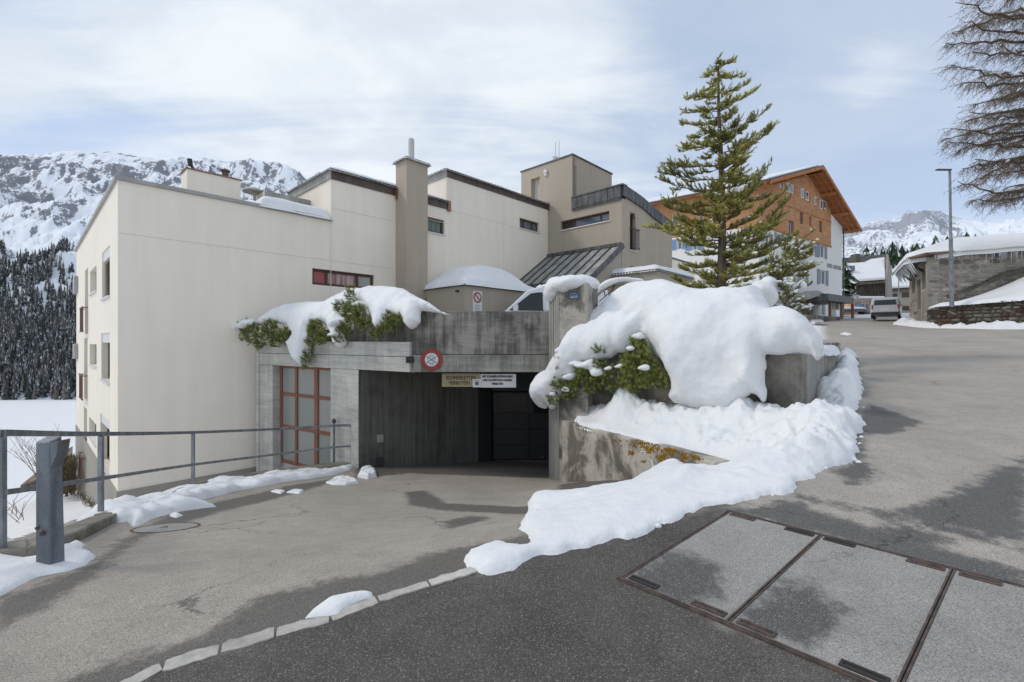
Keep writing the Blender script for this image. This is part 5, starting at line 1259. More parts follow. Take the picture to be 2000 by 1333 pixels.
class Sheet:
    """a surface swept along a straight plan line by a (out, z) profile; maps pictures points onto it"""
    def __init__(s, p0, d, n, prof):
        s.p0 = Vector(p0); s.d = Vector(d).normalized(); s.n = Vector(n).normalized()
        pr = np.array(prof, float); L = np.concatenate([[0], np.cumsum(np.hypot(*np.diff(pr, axis=0).T))])
        W = np.linspace(0, L[-1], 200); a = np.interp(W, L, pr[:, 0]); b = np.interp(W, L, pr[:, 1])
        k = np.hanning(31); k /= k.sum(); pa = np.pad(a, 15, mode='reflect', reflect_type='odd'); pb = np.pad(b, 15, mode='reflect', reflect_type='odd')
        s.W = W; s.a = np.convolve(pa, k, 'valid'); s.b = np.convolve(pb, k, 'valid')
    def hit(s, px, py):
        k = (px - 1000) / F; m = (HZ - py) / F; best = None
        # camera ray (k t, t, m t); solve for s and t on each profile segment
        for i in range(len(s.W) - 1):
            for_ = None
            a0, b0, a1, b1 = s.a[i], s.b[i], s.a[i + 1], s.b[i + 1]
            # n-distance of ray point: ((k t - p0x) n.x + (t-p0y) n.y) = a ; z = m t = b
            kn = k * s.n.x + s.n.y; c0 = s.p0.x * s.n.x + s.p0.y * s.n.y
            # a0+u da = kn t - c0 ; b0+u db = m t
            da, db = a1 - a0, b1 - b0; M_ = np.array([[da, -kn], [db, -m]])
            det = np.linalg.det(M_)
            if abs(det) < 1e-9: continue
            u, t = np.linalg.solve(M_, [-c0 - a0, -b0])
            if t <= 0: continue
            q = max(-u, u - 1, 0)
            if best is None or q < best[0] - 1e-9:
                sv = (k * t - s.p0.x) * s.d.x + (t - s.p0.y) * s.d.y; best = (q, sv, s.W[i] + min(max(u, 0), 1) * (s.W[i + 1] - s.W[i]))
                if q == 0: break
        return best[1], best[2]
    def world(s, S_, W_, T_):
        a = np.interp(W_, s.W, s.a); b = np.interp(W_, s.W, s.b); ga = np.gradient(s.a, s.W); gb = np.gradient(s.b, s.W)
        ta = np.interp(W_, s.W, ga); tb = np.interp(W_, s.W, gb); l = np.hypot(ta, tb); na, nb = tb / l, -ta / l
        a = a + na * T_; b = b + nb * T_
        return np.stack([s.p0.x + s.d.x * S_ + s.n.x * a, s.p0.y + s.d.y * S_ + s.n.y * a, b], -1)
def sheet_snow(name, label, sh, poly, holes, h, T, wd, back=.35, rag=.02, lump=.25, seed=0, extra=None, group=None):
    pp = [sh.hit(*p_) for p_ in poly]; hh = [[sh.hit(*p_) for p_ in q] for q in holes]
    x0, x1 = min(p_[0] for p_ in pp) - .12, max(p_[0] for p_ in pp) + .12; y0, y1 = min(p_[1] for p_ in pp) - .12, max(p_[1] for p_ in pp) + .12
    y1 = min(y1, sh.W[-1]); y0 = max(y0, -.3)
    xs_ = np.arange(x0, x1, h); ys_ = np.arange(y0, y1 + h, h); X, Y = np.meshgrid(xs_, ys_, indexing='ij')
    D = pdist(pp, X, Y)
    for q in hh: D = np.minimum(D, -pdist(q, X, Y))
    D = D + rag * fbm(X * 5, Y * 5, seed, 4, .6)
    wv = wd; sat = np.clip(D / wv, -1, 1); prof = np.where(D > 0, np.sqrt(np.clip(1 - (1 - np.clip(sat, 0, 1)) ** 2, 0, 1)), 0)
    tf = T * prof * (1 + lump * .55 * fbm(X * 1.5, Y * 1.5, seed + 3, 3)) + .022 * fbm(X * 3.2, Y * 3.2, seed + 8, 4) + .010 * fbm(X * 9, Y * 9, seed + 1, 3) * (D > .05)
    if extra is not None: tf = tf + extra(X, Y, D) * ss(D, 0, .25)
    tf = np.where(D > 0, np.maximum(tf, .01), 0)
    ts = np.arange(-T * back * 1.5 - 3 * h, tf.max() + 3 * h, h); X3, Y3, T3 = np.meshgrid(xs_, ys_, ts, indexing='ij')
    tfr = tf[:, :, None]; DD = D[:, :, None]
    f = np.where(T3 > 0, T3 - tfr, -T3 - tfr * back - .0); f = np.maximum(f, -DD * .8)
    f = np.where(DD < 0, np.maximum(-DD, np.abs(T3) * .6), f)
    f[0], f[-1], f[:, 0], f[:, -1], f[:, :, 0], f[:, :, -1] = 1, 1, 1, 1, 1, 1
    V, Fc = surfnet(f, (x0, y0, ts[0]), h)
    return snow_obj(name, label, sh.world(V[:, 0], V[:, 1], V[:, 2]), Fc[:, ::-1] if False else Fc, group=group)

# big mound on the right planter
shR = Sheet(W0 + WNn * .40, WD, WNn, [(.0, -1.75), (.0, -.25), (-.10, .02), (-.55, .42), (-1.05, .85), (-1.7, 1.25), (-2.6, 1.6)])
PR_ = [(1150, 622), (1175, 588), (1205, 562), (1240, 549), (1280, 544), (1320, 549), (1370, 562), (1420, 566), (1455, 562), (1480, 552), (1490, 556), (1500, 578), (1512, 598), (1535, 604), (1560, 612), (1590, 634), (1606, 660), (1610, 685), (1598, 706), (1590, 696), (1580, 690), (1560, 690), (1540, 694), (1520, 697), (1494, 690),
       (1496, 730), (1498, 770), (1497, 786), (1489, 786), (1480, 770), (1468, 768), (1455, 778), (1440, 800), (1420, 808), (1380, 806), (1352, 797), (1318, 786), (1308, 772), (1313, 755), (1313, 735), (1302, 715), (1285, 695), (1266, 675), (1258, 660), (1245, 675), (1225, 690), (1207, 690),
       (1190, 700), (1175, 705), (1150, 712), (1135, 735), (1118, 745), (1105, 755), (1095, 772), (1088, 790), (1082, 800), (1075, 790), (1066, 800), (1058, 798), (1050, 782), (1044, 765), (1046, 742), (1060, 728), (1072, 722), (1078, 705), (1095, 685), (1115, 660), (1135, 640)]
def exR(X, Y, D):   # large soft humps like the photographed mound
    r = 0
    for (px, py, rad, amp) in ((1300, 620, .55, .22), (1400, 640, .7, .20), (1560, 655, .35, .12), (1330, 720, .5, .14), (1225, 620, .22, -.16), (1250, 640, .14, -.1), (1430, 690, .35, -.10), (1475, 730, .25, .10), (1120, 690, .4, .10), (1060, 760, .28, .12)):
        s_, w_ = shR.hit(px, py); r = r + amp * np.exp(-((X - s_) ** 2 + (Y - w_) ** 2) / rad ** 2)
    return r
PR_ = [(x_, y_ + (20 if y_ < 600 and x_ < 1520 else 8 if y_ < 650 else 0)) for x_, y_ in PR_]
sheet_snow('snow_mound', 'huge smooth snow mound draped over the planter wall right of the pillar', shR, PR_, [], .030, .34, .42, .55, .024, .22, 2, exR)
# fill behind it
def heap(name, label, poly, base, hfun, res, mt=None, rag=.03, seed=0, rf=3.0, group=None):
    P_ = np.asarray(poly); x0, y0 = P_.min(0) - res * 3; x1, y1 = P_.max(0) + res * 3
    xs_ = np.arange(x0, x1, res); ys_ = np.arange(y0, y1, res); X, Y = np.meshgrid(xs_, ys_, indexing='ij')
    D = pdist(poly, X, Y) + rag * fbm(X * rf, Y * rf, seed, 5, .62)
    B = base(X, Y); H = hfun(X, Y, D); Z = np.where(D > 0, B + H, B + np.maximum(D * 1.6, -.08))
    id_ = np.arange(X.size).reshape(X.shape); q = np.stack([id_[:-1, :-1], id_[1:, :-1], id_[1:, 1:], id_[:-1, 1:]], -1).reshape(-1, 4)
    kp = (D > -res * 2.2).reshape(-1); q = q[kp[q].all(1)]
    used = np.unique(q); mp = np.zeros(X.size, int); mp[used] = np.arange(len(used))
    return snow_obj(name, label, np.stack([X, Y, Z], -1).reshape(-1, 3)[used], mp[q], mt, group)
def rnd(D, w): return np.sqrt(np.clip(1 - (1 - np.clip(D / w, 0, 1)) ** 2, 0, 1))
bk = [W0 + RD * .5 + WD * .2, W0 + RD * .5 + WD * 3.6, WE - WD * .5, WE2 + Vector((-.6, .3)), Vector((3, 18.5)), Vector((1.7, 11.0))]
heap('snow_bed', 'deep snow filling the planter bed behind the snow mound around the pine', [(p_.x, p_.y) for p_ in bk], lambda X, Y: X * 0 - .4, lambda X, Y, D: rnd(D, 1.2) * (.75 + .12 * fbm(X * .9, Y * .9, 4, 3)), .10)
# bank below it with the long tongue on the asphalt
OUT = [(908, 1101), (915, 1090), (938, 1075), (968, 1071), (1000, 1078), (1026, 1076), (1043, 1062), (1030, 1040), (1041, 1008), (1054, 991), (1090, 984), (1150, 970), (1187, 962), (1244, 947), (1289, 934), (1340, 915), (1386, 905)]
WT = [onwing(1395, 905), onwing(1370, 894), onwing(1330, 878), onwing(1260, 858), onwing(1190, 845), onwing(1130, 822)]
EDG = [(1668, 700), (1672, 740), (1680, 790), (1686, 825), (1680, 850), (1676, 880), (1672, 903), (1640, 911), (1612, 916), (1585, 928), (1556, 942), (1546, 958), (1528, 966), (1500, 967), (1470, 973), (1430, 983), (1390, 988), (1340, 1004), (1285, 1028), (1238, 1050), (1170, 1066), (1110, 1078), (1040, 1083), (1030, 1098), (1003, 1111), (962, 1118), (920, 1111)]
def outhit(px, py):
    h_ = ghit(px, py, zdrive)
    if px > 1095:
        q = onwing(px, py)
        if q.y < h_[1] + .02 and q.y > 5.0: h_ = (q.x - .05, q.y - .03)
    return h_
bank = [outhit(*p_) for p_ in OUT] + [(p_.x + .04, p_.y + .05) for p_ in WT] + [tuple(W0 + WD * .12), tuple(W0 + WD * WL), tuple(WC + RD * 2.45)] + [(w_.x, w_.y) for w_ in (WE + Vector((.6, .8)) * 1.0, WE + Vector((.6, .8)) * 7)] + [roadhit(1640, 664), roadhit(1652, 678)] + [roadhit(*p_) for p_ in EDG]
ctl = []
for q in OUT:
    x, y = outhit(*q); ctl.append((x, y, max(float(zdrive(x, y)), zat(q[1], y) - .02)))
for q in EDG: x, y = roadhit(*q); ctl.append((x, y, float(zroad(x, y))))
for q in WT: ctl.append((q.x, q.y, -1.60)); ctl.append((q.x, q.y, -1.60))
for s_ in np.linspace(.1, WL, 9): q = W0 + WD * s_; ctl.append((q.x, q.y, -1.46 + .24 * s_ / WL))
for s_ in (.6, 1.3, 2.2, 3.5, 6): q = WE + Vector((.6, .8)) * (s_ - 1.5); ctl.append((q.x, q.y, float(zroad(q.x, q.y)) + .20))
ctl = np.array(ctl)
def idw(X, Y):
    num = 0; den = 0
    for x, y, z in ctl:
        w_ = 1 / ((X - x) ** 2 + (Y - y) ** 2 + .02) ** 1.6; num = num + w_ * z; den = den + w_
    return num / den
_idw = idw
def idw(X, Y):
    a_ = _idw(X, Y); b_ = zdrive(X, Y) + .004; k_ = .022; m_ = np.maximum(a_, b_); return m_ + k_ * np.log(np.exp((a_ - m_) / k_) + np.exp((b_ - m_) / k_))
def onroadside(X, Y): return idw(X, Y)
cone_c = W0 + WD * 1.55 + WNn * .42
def hbank(X, Y, D):
    big = ss(Y, 3.6, 5.2) * ss(side(X, Y), .1, .9); e = rnd(D, .10 + .35 * big)
    thick = .042 + .145 * big
    h = e * thick * (1 + .25 * fbm(X * 1.6, Y * 1.6, 2, 3))
    lump = fbm(X * 3.2, Y * 3.2, 6, 5, .6); chunky = np.abs(fbm(X * 5.5, Y * 5.5, 9, 4, .6))
    h = h + e * big * (.06 * lump + .09 * chunky * ss(D, .0, .3) * (1 - ss(D, .5, 1.1))) + e * (.008 + .010 * big) * fbm(X * 10, Y * 10, 1, 4)
    e = e * 1.0; dc = np.hypot(X - cone_c.x, Y - cone_c.y); h = h + .44 * np.exp(-(dc / .28) ** 1.6)
    for (px, py, r_, a_) in ((1310, 870, .5, .16), (1440, 830, .6, .20), (1530, 870, .5, .16), (1600, 850, .35, .10), (1450, 920, .35, .08), (1405, 905, .25, -.10), (1360, 960, .3, -.02), (1505, 905, .22, -.08), (1540, 800, .25, .08)):
        x, y = ghit(px, py, onroadside, 14); h = h + a_ * e * np.exp(-((X - x) ** 2 + (Y - y) ** 2) / r_ ** 2)
    return h
heap('snow_bank', 'ploughed snow bank below the planter wall with a long tongue across the asphalt', bank, idw, hbank, .032, rag=.045, seed=4, rf=4.0)
q_ = MB(); q_.prism([tuple(WG0 + pw * .2), tuple(TPx + pw * .2), tuple(WC + WNn * .02 + Vector((.0, 0))), tuple(W0 + WNn * .02)], -2.4, -1.76); q_.build('ledge_fill', M_conc_w, plw)
# small snow clods broken off along the edge
cl = MB(); rc_ = random.Random(9)
for _ in range(70):
    i = rc_.randrange(len(EDG) - 8); t = rc_.random(); px = EDG[i][0] * (1 - t) + EDG[i + 1][0] * t + rc_.uniform(-6, 8); py = EDG[i][1] * (1 - t) + EDG[i + 1][1] * t + rc_.uniform(-14, 3)
    x, y = roadhit(px, py); r_ = rc_.uniform(.008, .03); cl.lathe((x, y, float(zroad(x, y)) - .004), [(r_, 0), (r_ * .9, r_ * .5), (r_ * .4, r_ * .9)], 7)
o = cl.build('snow_clods', M_snow, None, smooth=True); tag(o, 'small snow clods scattered along the edge of the snow bank', 'snow', kind='stuff')

# left planter overhang
sL0 = Vector(K1) - LD * 1.15 + LN * .10
shL = Sheet(sL0, LD, LN, [(.06, -1.5), (.06, .25), (.0, .55), (-.22, .80), (-.6, 1.05), (-1.2, 1.4), (-2, 1.7)])
PL_ = [(492, 640), (512, 618), (540, 604), (575, 592), (612, 588), (645, 588), (668, 577), (690, 566), (725, 561), (765, 561), (800, 567), (835, 585), (862, 600), (888, 610), (884, 616), (865, 615), (848, 609), (822, 606), (820, 628), (812, 640), (805, 646), (796, 636), (790, 624), (775, 618), (762, 622), (758, 634), (745, 645), (735, 636), (724, 615), (716, 603), (700, 606), (680, 622), (668, 645), (676, 672), (668, 680), (657, 675), (650, 650), (642, 635), (632, 640), (618, 655), (606, 672), (604, 700), (596, 716), (584, 706), (572, 690), (566, 665), (578, 652), (566, 636), (540, 632), (515, 636), (485, 640), (478, 655), (470, 668), (468, 655), (478, 642)]
HL_ = [[(672, 610), (690, 596), (702, 590), (714, 604), (722, 625), (700, 632), (682, 628)], [(612, 640), (622, 633), (636, 634), (642, 645), (634, 662), (618, 664)]]
PL_ = [(x_, y_ + (9 if i_ < 14 else 0)) for i_, (x_, y_) in enumerate(PL_)]
sheet_snow('snow_overhang', 'snow draped over the dwarf pines on the beam left of the round sign', shL, PL_, HL_, .032, .24, .28, .5, .014, .25, 12)
# snow caps
def blobs(name, label, items, h, org0, org1, noise=.02, seed=0, group=None, cut=None, mt=None):
    xs_ = [np.arange(org0[i], org1[i] + h, h) for i in range(3)]; X, Y, Z = np.meshgrid(*xs_, indexing='ij'); f = None
    for (c, r) in items:
        q = np.sqrt(((X - c[0]) / r[0]) ** 2 + ((Y - c[1]) / r[1]) ** 2 + ((Z - c[2]) / r[2]) ** 2); g = (q - 1) * min(r)
        if f is None: f = g
        else: k = .08 * (1 if h < .06 else 2); hh_ = np.clip(.5 + .5 * (f - g) / k, 0, 1); f = f * (1 - hh_) + g * hh_ - k * hh_ * (1 - hh_)
    f = f + noise * fbm(X * 4, Y * 4, Z * 4 + seed, 3)
    if cut is not None: f = np.maximum(f, cut(X, Y, Z))
    f[0], f[-1], f[:, 0], f[:, -1], f[:, :, 0], f[:, :, -1] = 1, 1, 1, 1, 1, 1
    V, Fc = surfnet(f, [a[0] for a in xs_], h); return snow_obj(name, label, V, Fc, mt, group)
pcx = (Ap + Bp + Cp + Dp) / 4
blobs('snow_cap', 'rounded snow cap on top of the concrete pillar', [((pcx.x + .02, pcx.y, ztp + .02), (.52, .50, .20)), ((Ap.x + .04, Ap.y - .12, ztp - .06), (.17, .26, .26)), ((Ap.x + .10, Ap.y - .32, ztp - .02), (.16, .2, .22))], .03, (.45, 8.8, ztp - .5), (1.9, 10.8, ztp + .4), .02, 3,
      cut=lambda X, Y, Z: np.where((X - Bp.x) * fn.x + (Y - Bp.y) * fn.y < .045, -1.0, 1.0) if False else -np.ones(X.shape))
# snow fill between pillar and mound
blobs('snow_fill', 'snow wedge between the concrete pillar and the big mound', [((2.0, 9.9, .35), (.55, .6, .38)), ((1.75, 9.7, .1), (.4, .45, .45)), ((2.5, 10.0, .5), (.6, .6, .45))], .05, (1.2, 8.9, -.5), (3.4, 10.9, 1.1), .04, 5)
def roof_snow(name, label, quad, z, th, res=.12, w=.5, bulge=0.0, seed=0, group=None, mt=None):
    q = [tuple(p_) for p_ in quad]; cx = sum(p_[0] for p_ in q) / len(q); cy = sum(p_[1] for p_ in q) / len(q); R_ = max(math.hypot(p_[0] - cx, p_[1] - cy) for p_ in q)
    return heap(name, label, q, (lambda X, Y: X * 0 + z), lambda X, Y, D: rnd(D, w) * (th + .04 * fbm(X * 1.2, Y * 1.2, seed, 3)) + bulge * np.clip(1 - ((X - cx) ** 2 + (Y - cy) ** 2) / (R_ * .92) ** 2, 0, 1) * ss(D, 0, .9), res, mt, .004, seed, group=group)
roof_snow('snow_cap', 'tall rounded snow cap on the low taupe annexe beside the chimney', [xy(8.88, -3.03), xy(13.0, -3.03), xy(13.0, .0), xy(8.88, .0)], zA + .10, .20, .07, .3, .75, 2)
roof_snow('snow_cap', 'thin snow strip on the roof of the low sand coloured block', [tuple(p_) for p_ in lbq], zat(529, 19) + .07, .26, .1, .25, .0, 4)
roof_snow('snow_cap', 'rounded snow ridge on the parapet under the terrace screen', [xy(3.3, -.06), xy(a645 - .02, -.06), xy(a645 - .02, 1.4), xy(3.3, 1.4)], ZL + .09, .40, .06, .40, .0, 5)
roof_snow('snow_cap', 'thin snow layer on the second storey roof of the cream building', [xy(a645, .0), xy(a872, .0), xy(a872, 3.5), xy(a645, 3.5)], 5.85, .16, .12, .3, .0, 6)
roof_snow('snow_cap', 'thin snow layer on the highest roof of the cream building', [xy(a872, .0), xy(aB, .0), xy(aB, 5.1), xy(a872, 5.1)], 7.19, .12, .15, .3, .0, 7)
roof_snow('snow_cap', 'small snow pad on top of the tall chimney stack', [xy(8.0, -.78), xy(9.05, -.78), xy(9.05, .05), xy(8.0, .05)], 6.785, .06, .05, .2, .0, 8)
# snow along the railing
def dbase(X, Y): return zdrive(X, Y) + .0
EDL = [(-60, 1205), (0, 1168), (30, 1150), (75, 1128), (130, 1118), (168, 1105), (183, 1090), (178, 1078), (160, 1072), (168, 1064), (150, 1060), (120, 1072), (60, 1100)]
SL1 = [ghit(*q, zdrive) for q in EDL] + [(-4.42, 4.15), (-4.95, 4.0), (-5.6, 3.2), (-6.2, 1.8), (-4.9, .9)]
heap('snow_strip', 'patch of snow around the foot of the thick steel post', SL1, lambda X, Y: zdrive(X, Y) - .0, lambda X, Y, D: rnd(D, .16) * (.055 + .03 * fbm(X * 3, Y * 3, 3, 3)) + .15 * ss(-side(X, Y), 1.9, 2.7) * ss(D, 0, .3), .03, rag=.012, seed=3)
EDM = [(232, 1022), (245, 1020), (262, 1030), (300, 1015), (345, 1000), (380, 996), (420, 990), (398, 988), (370, 982), (400, 975), (450, 962), (500, 953), (560, 942), (585, 938), (620, 933), (660, 926), (688, 918), (690, 910)]
SL2 = [ghit(*q, zdrive) for q in EDM] + [(-4.0, 11.35), (-5.25, 10.55), (-5.85, 9.5), (-6.08, 8.4), (-5.9, 7.2), (-5.4, 5.9), (-5.1, 5.4)]
def hrail(X, Y, D): return rnd(D, .22) * (.11 + .06 * fbm(X * 2.2, Y * 2.2, 8, 4) + .02 * (Y < 6.5)) + .02 * fbm(X * 7, Y * 7, 2, 3) * (D > .1)
heap('snow_strip', 'long lumpy strip of snow under the railing up to the garage pier', SL2, dbase, hrail, .035, rag=.03, seed=8)
wt_ = [WC + RD * .9 + WNn * 0, WE + WD * .03, WE + Vector((.60, .80)) * 2.2 + WD * .05, WE + Vector((.60, .80)) * 2.2 - WD * .6, WE - WD * .6, WC + RD * .9 - WD * .5]
heap('snow_cap', 'thin snow crust on top of the street side of the planter wall', [tuple(p_) for p_ in wt_], lambda X, Y: X * 0 - .19, lambda X, Y, D: rnd(D, .15) * .10, .04, rag=.03, seed=9)
def patch(label, pp, th=.05, w=.08, res=.02, seed=0): heap('snow_patch', label, [ghit(*q) for q in pp], ground, lambda X, Y, D: rnd(D, w) * th * (1 + .4 * fbm(X * 8, Y * 8, seed, 3)), res, rag=.006, seed=seed, rf=9)
patch('thin snow remnant lying across the kerb stones', [(592, 1213), (612, 1192), (640, 1176), (685, 1163), (728, 1161), (733, 1170), (705, 1177), (678, 1187), (660, 1203), (630, 1208)], .035, .07)
patch('small lumpy heap of snow at the foot of the garage pier', [(698, 932), (704, 922), (722, 917), (734, 922), (736, 933), (718, 936)], .11, .07, .015)
patch('flat snow remnant in front of the garage pier', [(636, 944), (650, 938), (668, 933), (690, 936), (702, 944), (675, 948), (650, 948)], .06, .08)
patch('left of two tiny snow flecks on the driveway', [(528, 961), (540, 957), (557, 960), (548, 965)], .03, .05, .015)
patch('right of two tiny snow flecks on the driveway', [(560, 963), (578, 956), (594, 960), (585, 965)], .03, .05, .015)
patch('tiny snow fleck near the manhole cover', [(330, 1008), (342, 1003), (357, 1007), (345, 1012)], .03, .05, .015)
patch('snow fleck on the far street near the mound', [(1640, 653), (1652, 650.5), (1664, 654), (1655, 656)], .05, .15, .06)
# ------------------------------------------------------------------ needles
class Needles:
    def __init__(s): s.P = []; s.D = []; s.T = []; s.L = []
    def sprig(s, p, d, L, tone): s.P.append(tuple(p)); s.D.append(tuple(d)); s.T.append(tone); s.L.append(L)
    def build(s, name, mt, parent, per=12, wd=.10, spread=.9, seed=0, label=None):
        rs = np.random.default_rng(seed); Pp = np.repeat(np.array(s.P), per, 0); D = np.repeat(np.array(s.D), per, 0); L = np.repeat(np.array(s.L), per) * rs.uniform(.7, 1.15, len(Pp)); T = np.repeat(np.array(s.T), per) + rs.normal(0, .10, len(Pp))
        D = D / np.linalg.norm(D, axis=1)[:, None]; r = rs.normal(size=D.shape); r -= D * (r * D).sum(1)[:, None]; r /= np.linalg.norm(r, axis=1)[:, None]
        nd = D + r * (rs.uniform(.25, 1, len(D)) * spread)[:, None]; nd /= np.linalg.norm(nd, axis=1)[:, None]
        st = Pp + D * (L * rs.uniform(-.5, .4, len(L)))[:, None]; sd = np.cross(nd, r + rs.normal(size=D.shape) * .6); sd /= np.linalg.norm(sd, axis=1)[:, None] + 1e-9
        w_ = (L * wd)[:, None]; a = st - sd * w_; b = st + sd * w_; c = st + nd * L[:, None]
        V = np.stack([a, b, c], 1).reshape(-1, 3); Fc = np.arange(len(V)).reshape(-1, 3)
        return mesh_np(name, V, Fc, mt, parent, False, label, fattrs={'tone': np.clip(T, 0, 1)})
def bush(name, label, sh, centers, n_sp, size, seed, loc, group='dwarf pine shrubs', L=.042, tone0=.5):
    rs_ = random.Random(seed); root = thing(name, label, 'shrub', loc, group); nd = Needles(); st = MB()
    n3 = Vector((sh.n.x, sh.n.y, 0)); d3 = Vector((sh.d.x, sh.d.y, 0))
    for (px, py, rad, out) in centers:
        s_, w_ = sh.hit(px, py); c = Vector(sh.world(np.array([s_]), np.array([w_]), np.array([out]))[0])
        rw = rad / F * c.y
        for _ in range(max(6, int(2.4 * n_sp * (rad / 15) ** 2))):
            a = rs_.uniform(0, 6.283); q = rs_.random() ** .6; off = d3 * math.cos(a) * rw * q + Vector((0, 0, 1)) * math.sin(a) * rw * q * .8 + n3 * rs_.uniform(-.06, .16) * (1.3 - q)
            p = c + off - n3 * .10; dr = (off.normalized() * .6 + n3 * .55 + Vector((0, 0, .45)) + Vector((rs_.gauss(0, .3), rs_.gauss(0, .3), rs_.gauss(0, .2)))).normalized()
            ln = size * .42 * rs_.uniform(.5, 1.3); tb = tone0 + rs_.gauss(0, .14) + .12 * (q - .5)
            pts = [p + dr * ln * t + Vector((0, 0, .12 * ln * t * t)) for t in (0, .33, .66, 1)]
            st.tube(pts, [.006, .005, .004, .003], 4, False)
            k = max(4, int(ln / .011))
            for j in range(k):
                t = .15 + .85 * j / (k - 1); pp_ = p + dr * ln * t + Vector((0, 0, .12 * ln * t * t)); nd.sprig(pp_, dr + Vector((0, 0, .24 * t)), L * (1 if t < .9 else 1.15), tb + .22 * (t - .6))
    nd.build('foliage', M_mugo, root, 13, .045, 2.2, seed); st.build('stem', M_bark, root)['kind'] = 'stuff'
    return root
bush('dwarf_pine', 'dwarf pine poking out at the left end of the snow overhang against the cream wall', shL, [(470, 655, 22, .14), (500, 652, 24, .16), (535, 650, 26, .16), (562, 658, 18, .16), (480, 640, 14, .12), (455, 668, 12, .12), (515, 668, 18, .16), (548, 670, 14, .16)], 26, .26, 1, P(500, 650, 13))
bush('dwarf_pine', 'dwarf pine between two snow tongues of the left overhang', shL, [(625, 648, 20, .20), (640, 660, 16, .20), (618, 668, 12, .18), (612, 690, 9, .16), (603, 712, 9, .14), (630, 640, 12, .25), (607, 700, 7, .16)], 30, .22, 2, P(620, 660, 12))
bush('dwarf_pine', 'dwarf pine rising through the middle of the left snow overhang', shL, [(675, 615, 12, .28), (694, 600, 10, .34), (700, 620, 22, .28), (688, 640, 22, .22), (715, 625, 18, .26), (672, 660, 12, .20), (725, 640, 14, .22), (695, 592, 8, .36)], 28, .24, 3, P(700, 625, 11.4))
bush('dwarf_pine', 'dwarf pine hanging below the right end of the left snow overhang', shL, [(755, 648, 16, .16), (775, 636, 17, .16), (740, 652, 12, .14), (790, 630, 12, .14), (765, 628, 14, .14)], 28, .20, 4, P(765, 640, 10.8))
bush('dwarf_pine', 'long trailing dwarf pine at the left edge of the big snow mound', shR, [(1092, 778, 13, .22), (1100, 750, 15, .24), (1108, 722, 15, .26), (1100, 738, 12, .26), (1112, 705, 9, .28), (1125, 755, 16, .24), (1145, 745, 17, .22), (1150, 725, 17, .26), (1170, 740, 16, .2), (1178, 715, 14, .28), (1184, 690, 10, .3), (1195, 725, 14, .2), (1160, 760, 12, .15), (1185, 752, 12, .14), (1120, 772, 10, .16)], 24, .20, 5, P(1130, 745, 9.3), L=.045)
bush('dwarf_pine', 'bright green dwarf pine bulging out of the middle of the big snow mound', shR, [(1262, 700, 24, .34), (1250, 715, 24, .32), (1275, 722, 22, .28), (1290, 735, 18, .22), (1245, 740, 18, .22), (1260, 682, 14, .36), (1300, 750, 12, .14), (1270, 745, 15, .2), (1225, 745, 13, .14), (1205, 760, 10, .10), (1240, 760, 10, .12)], 30, .19, 6, P(1265, 720, 8.6), L=.045, tone0=.6)
# snow lumps on the shrubs
def lumps(label, sh, items, out):
    its = []
    for px, py, r_ in items:
        s_, w_ = sh.hit(px, py); c = sh.world(np.array([s_]), np.array([w_]), np.array([out]))[0]; rw = r_ / F * c[1]; its.append((tuple(c), (rw * 1.3, rw, rw * .62))); its.append(((c[0] + rw, c[1], c[2] + rw * .3), (rw * .8, rw * .8, rw * .6)))
    P_ = np.array([c for c, r in its]); mx = max(max(r) for c, r in its) + .1
    blobs('snow_lumps', label, its, .018, P_.min(0) - mx, P_.max(0) + mx, .030, 4)
lumps('small snow lumps caught on the trailing dwarf pine left of the mound', shR, [(1165, 712, 11), (1150, 715, 9), (1180, 727, 8), (1200, 720, 7), (1222, 716, 8), (1232, 714, 6), (1135, 712, 9), (1128, 735, 8), (1110, 690, 10), (1122, 700, 9), (1118, 760, 5), (1094, 768, 4)], .30)
lumps('small snow lumps on the bright green dwarf pine', shR, [(1278, 718, 5), (1250, 690, 4), (1262, 676, 6)], .42)
lumps('snow pads on the dwarf pine at the left end of the overhang', shL, [(468, 655, 10), (474, 645, 9), (490, 640, 9), (500, 636, 8), (463, 666, 6)], .24)
lumps('snow pads on the dwarf pine in the middle of the left overhang', shL, [(680, 635, 11), (672, 640, 9), (668, 655, 9), (712, 612, 7)], .30)

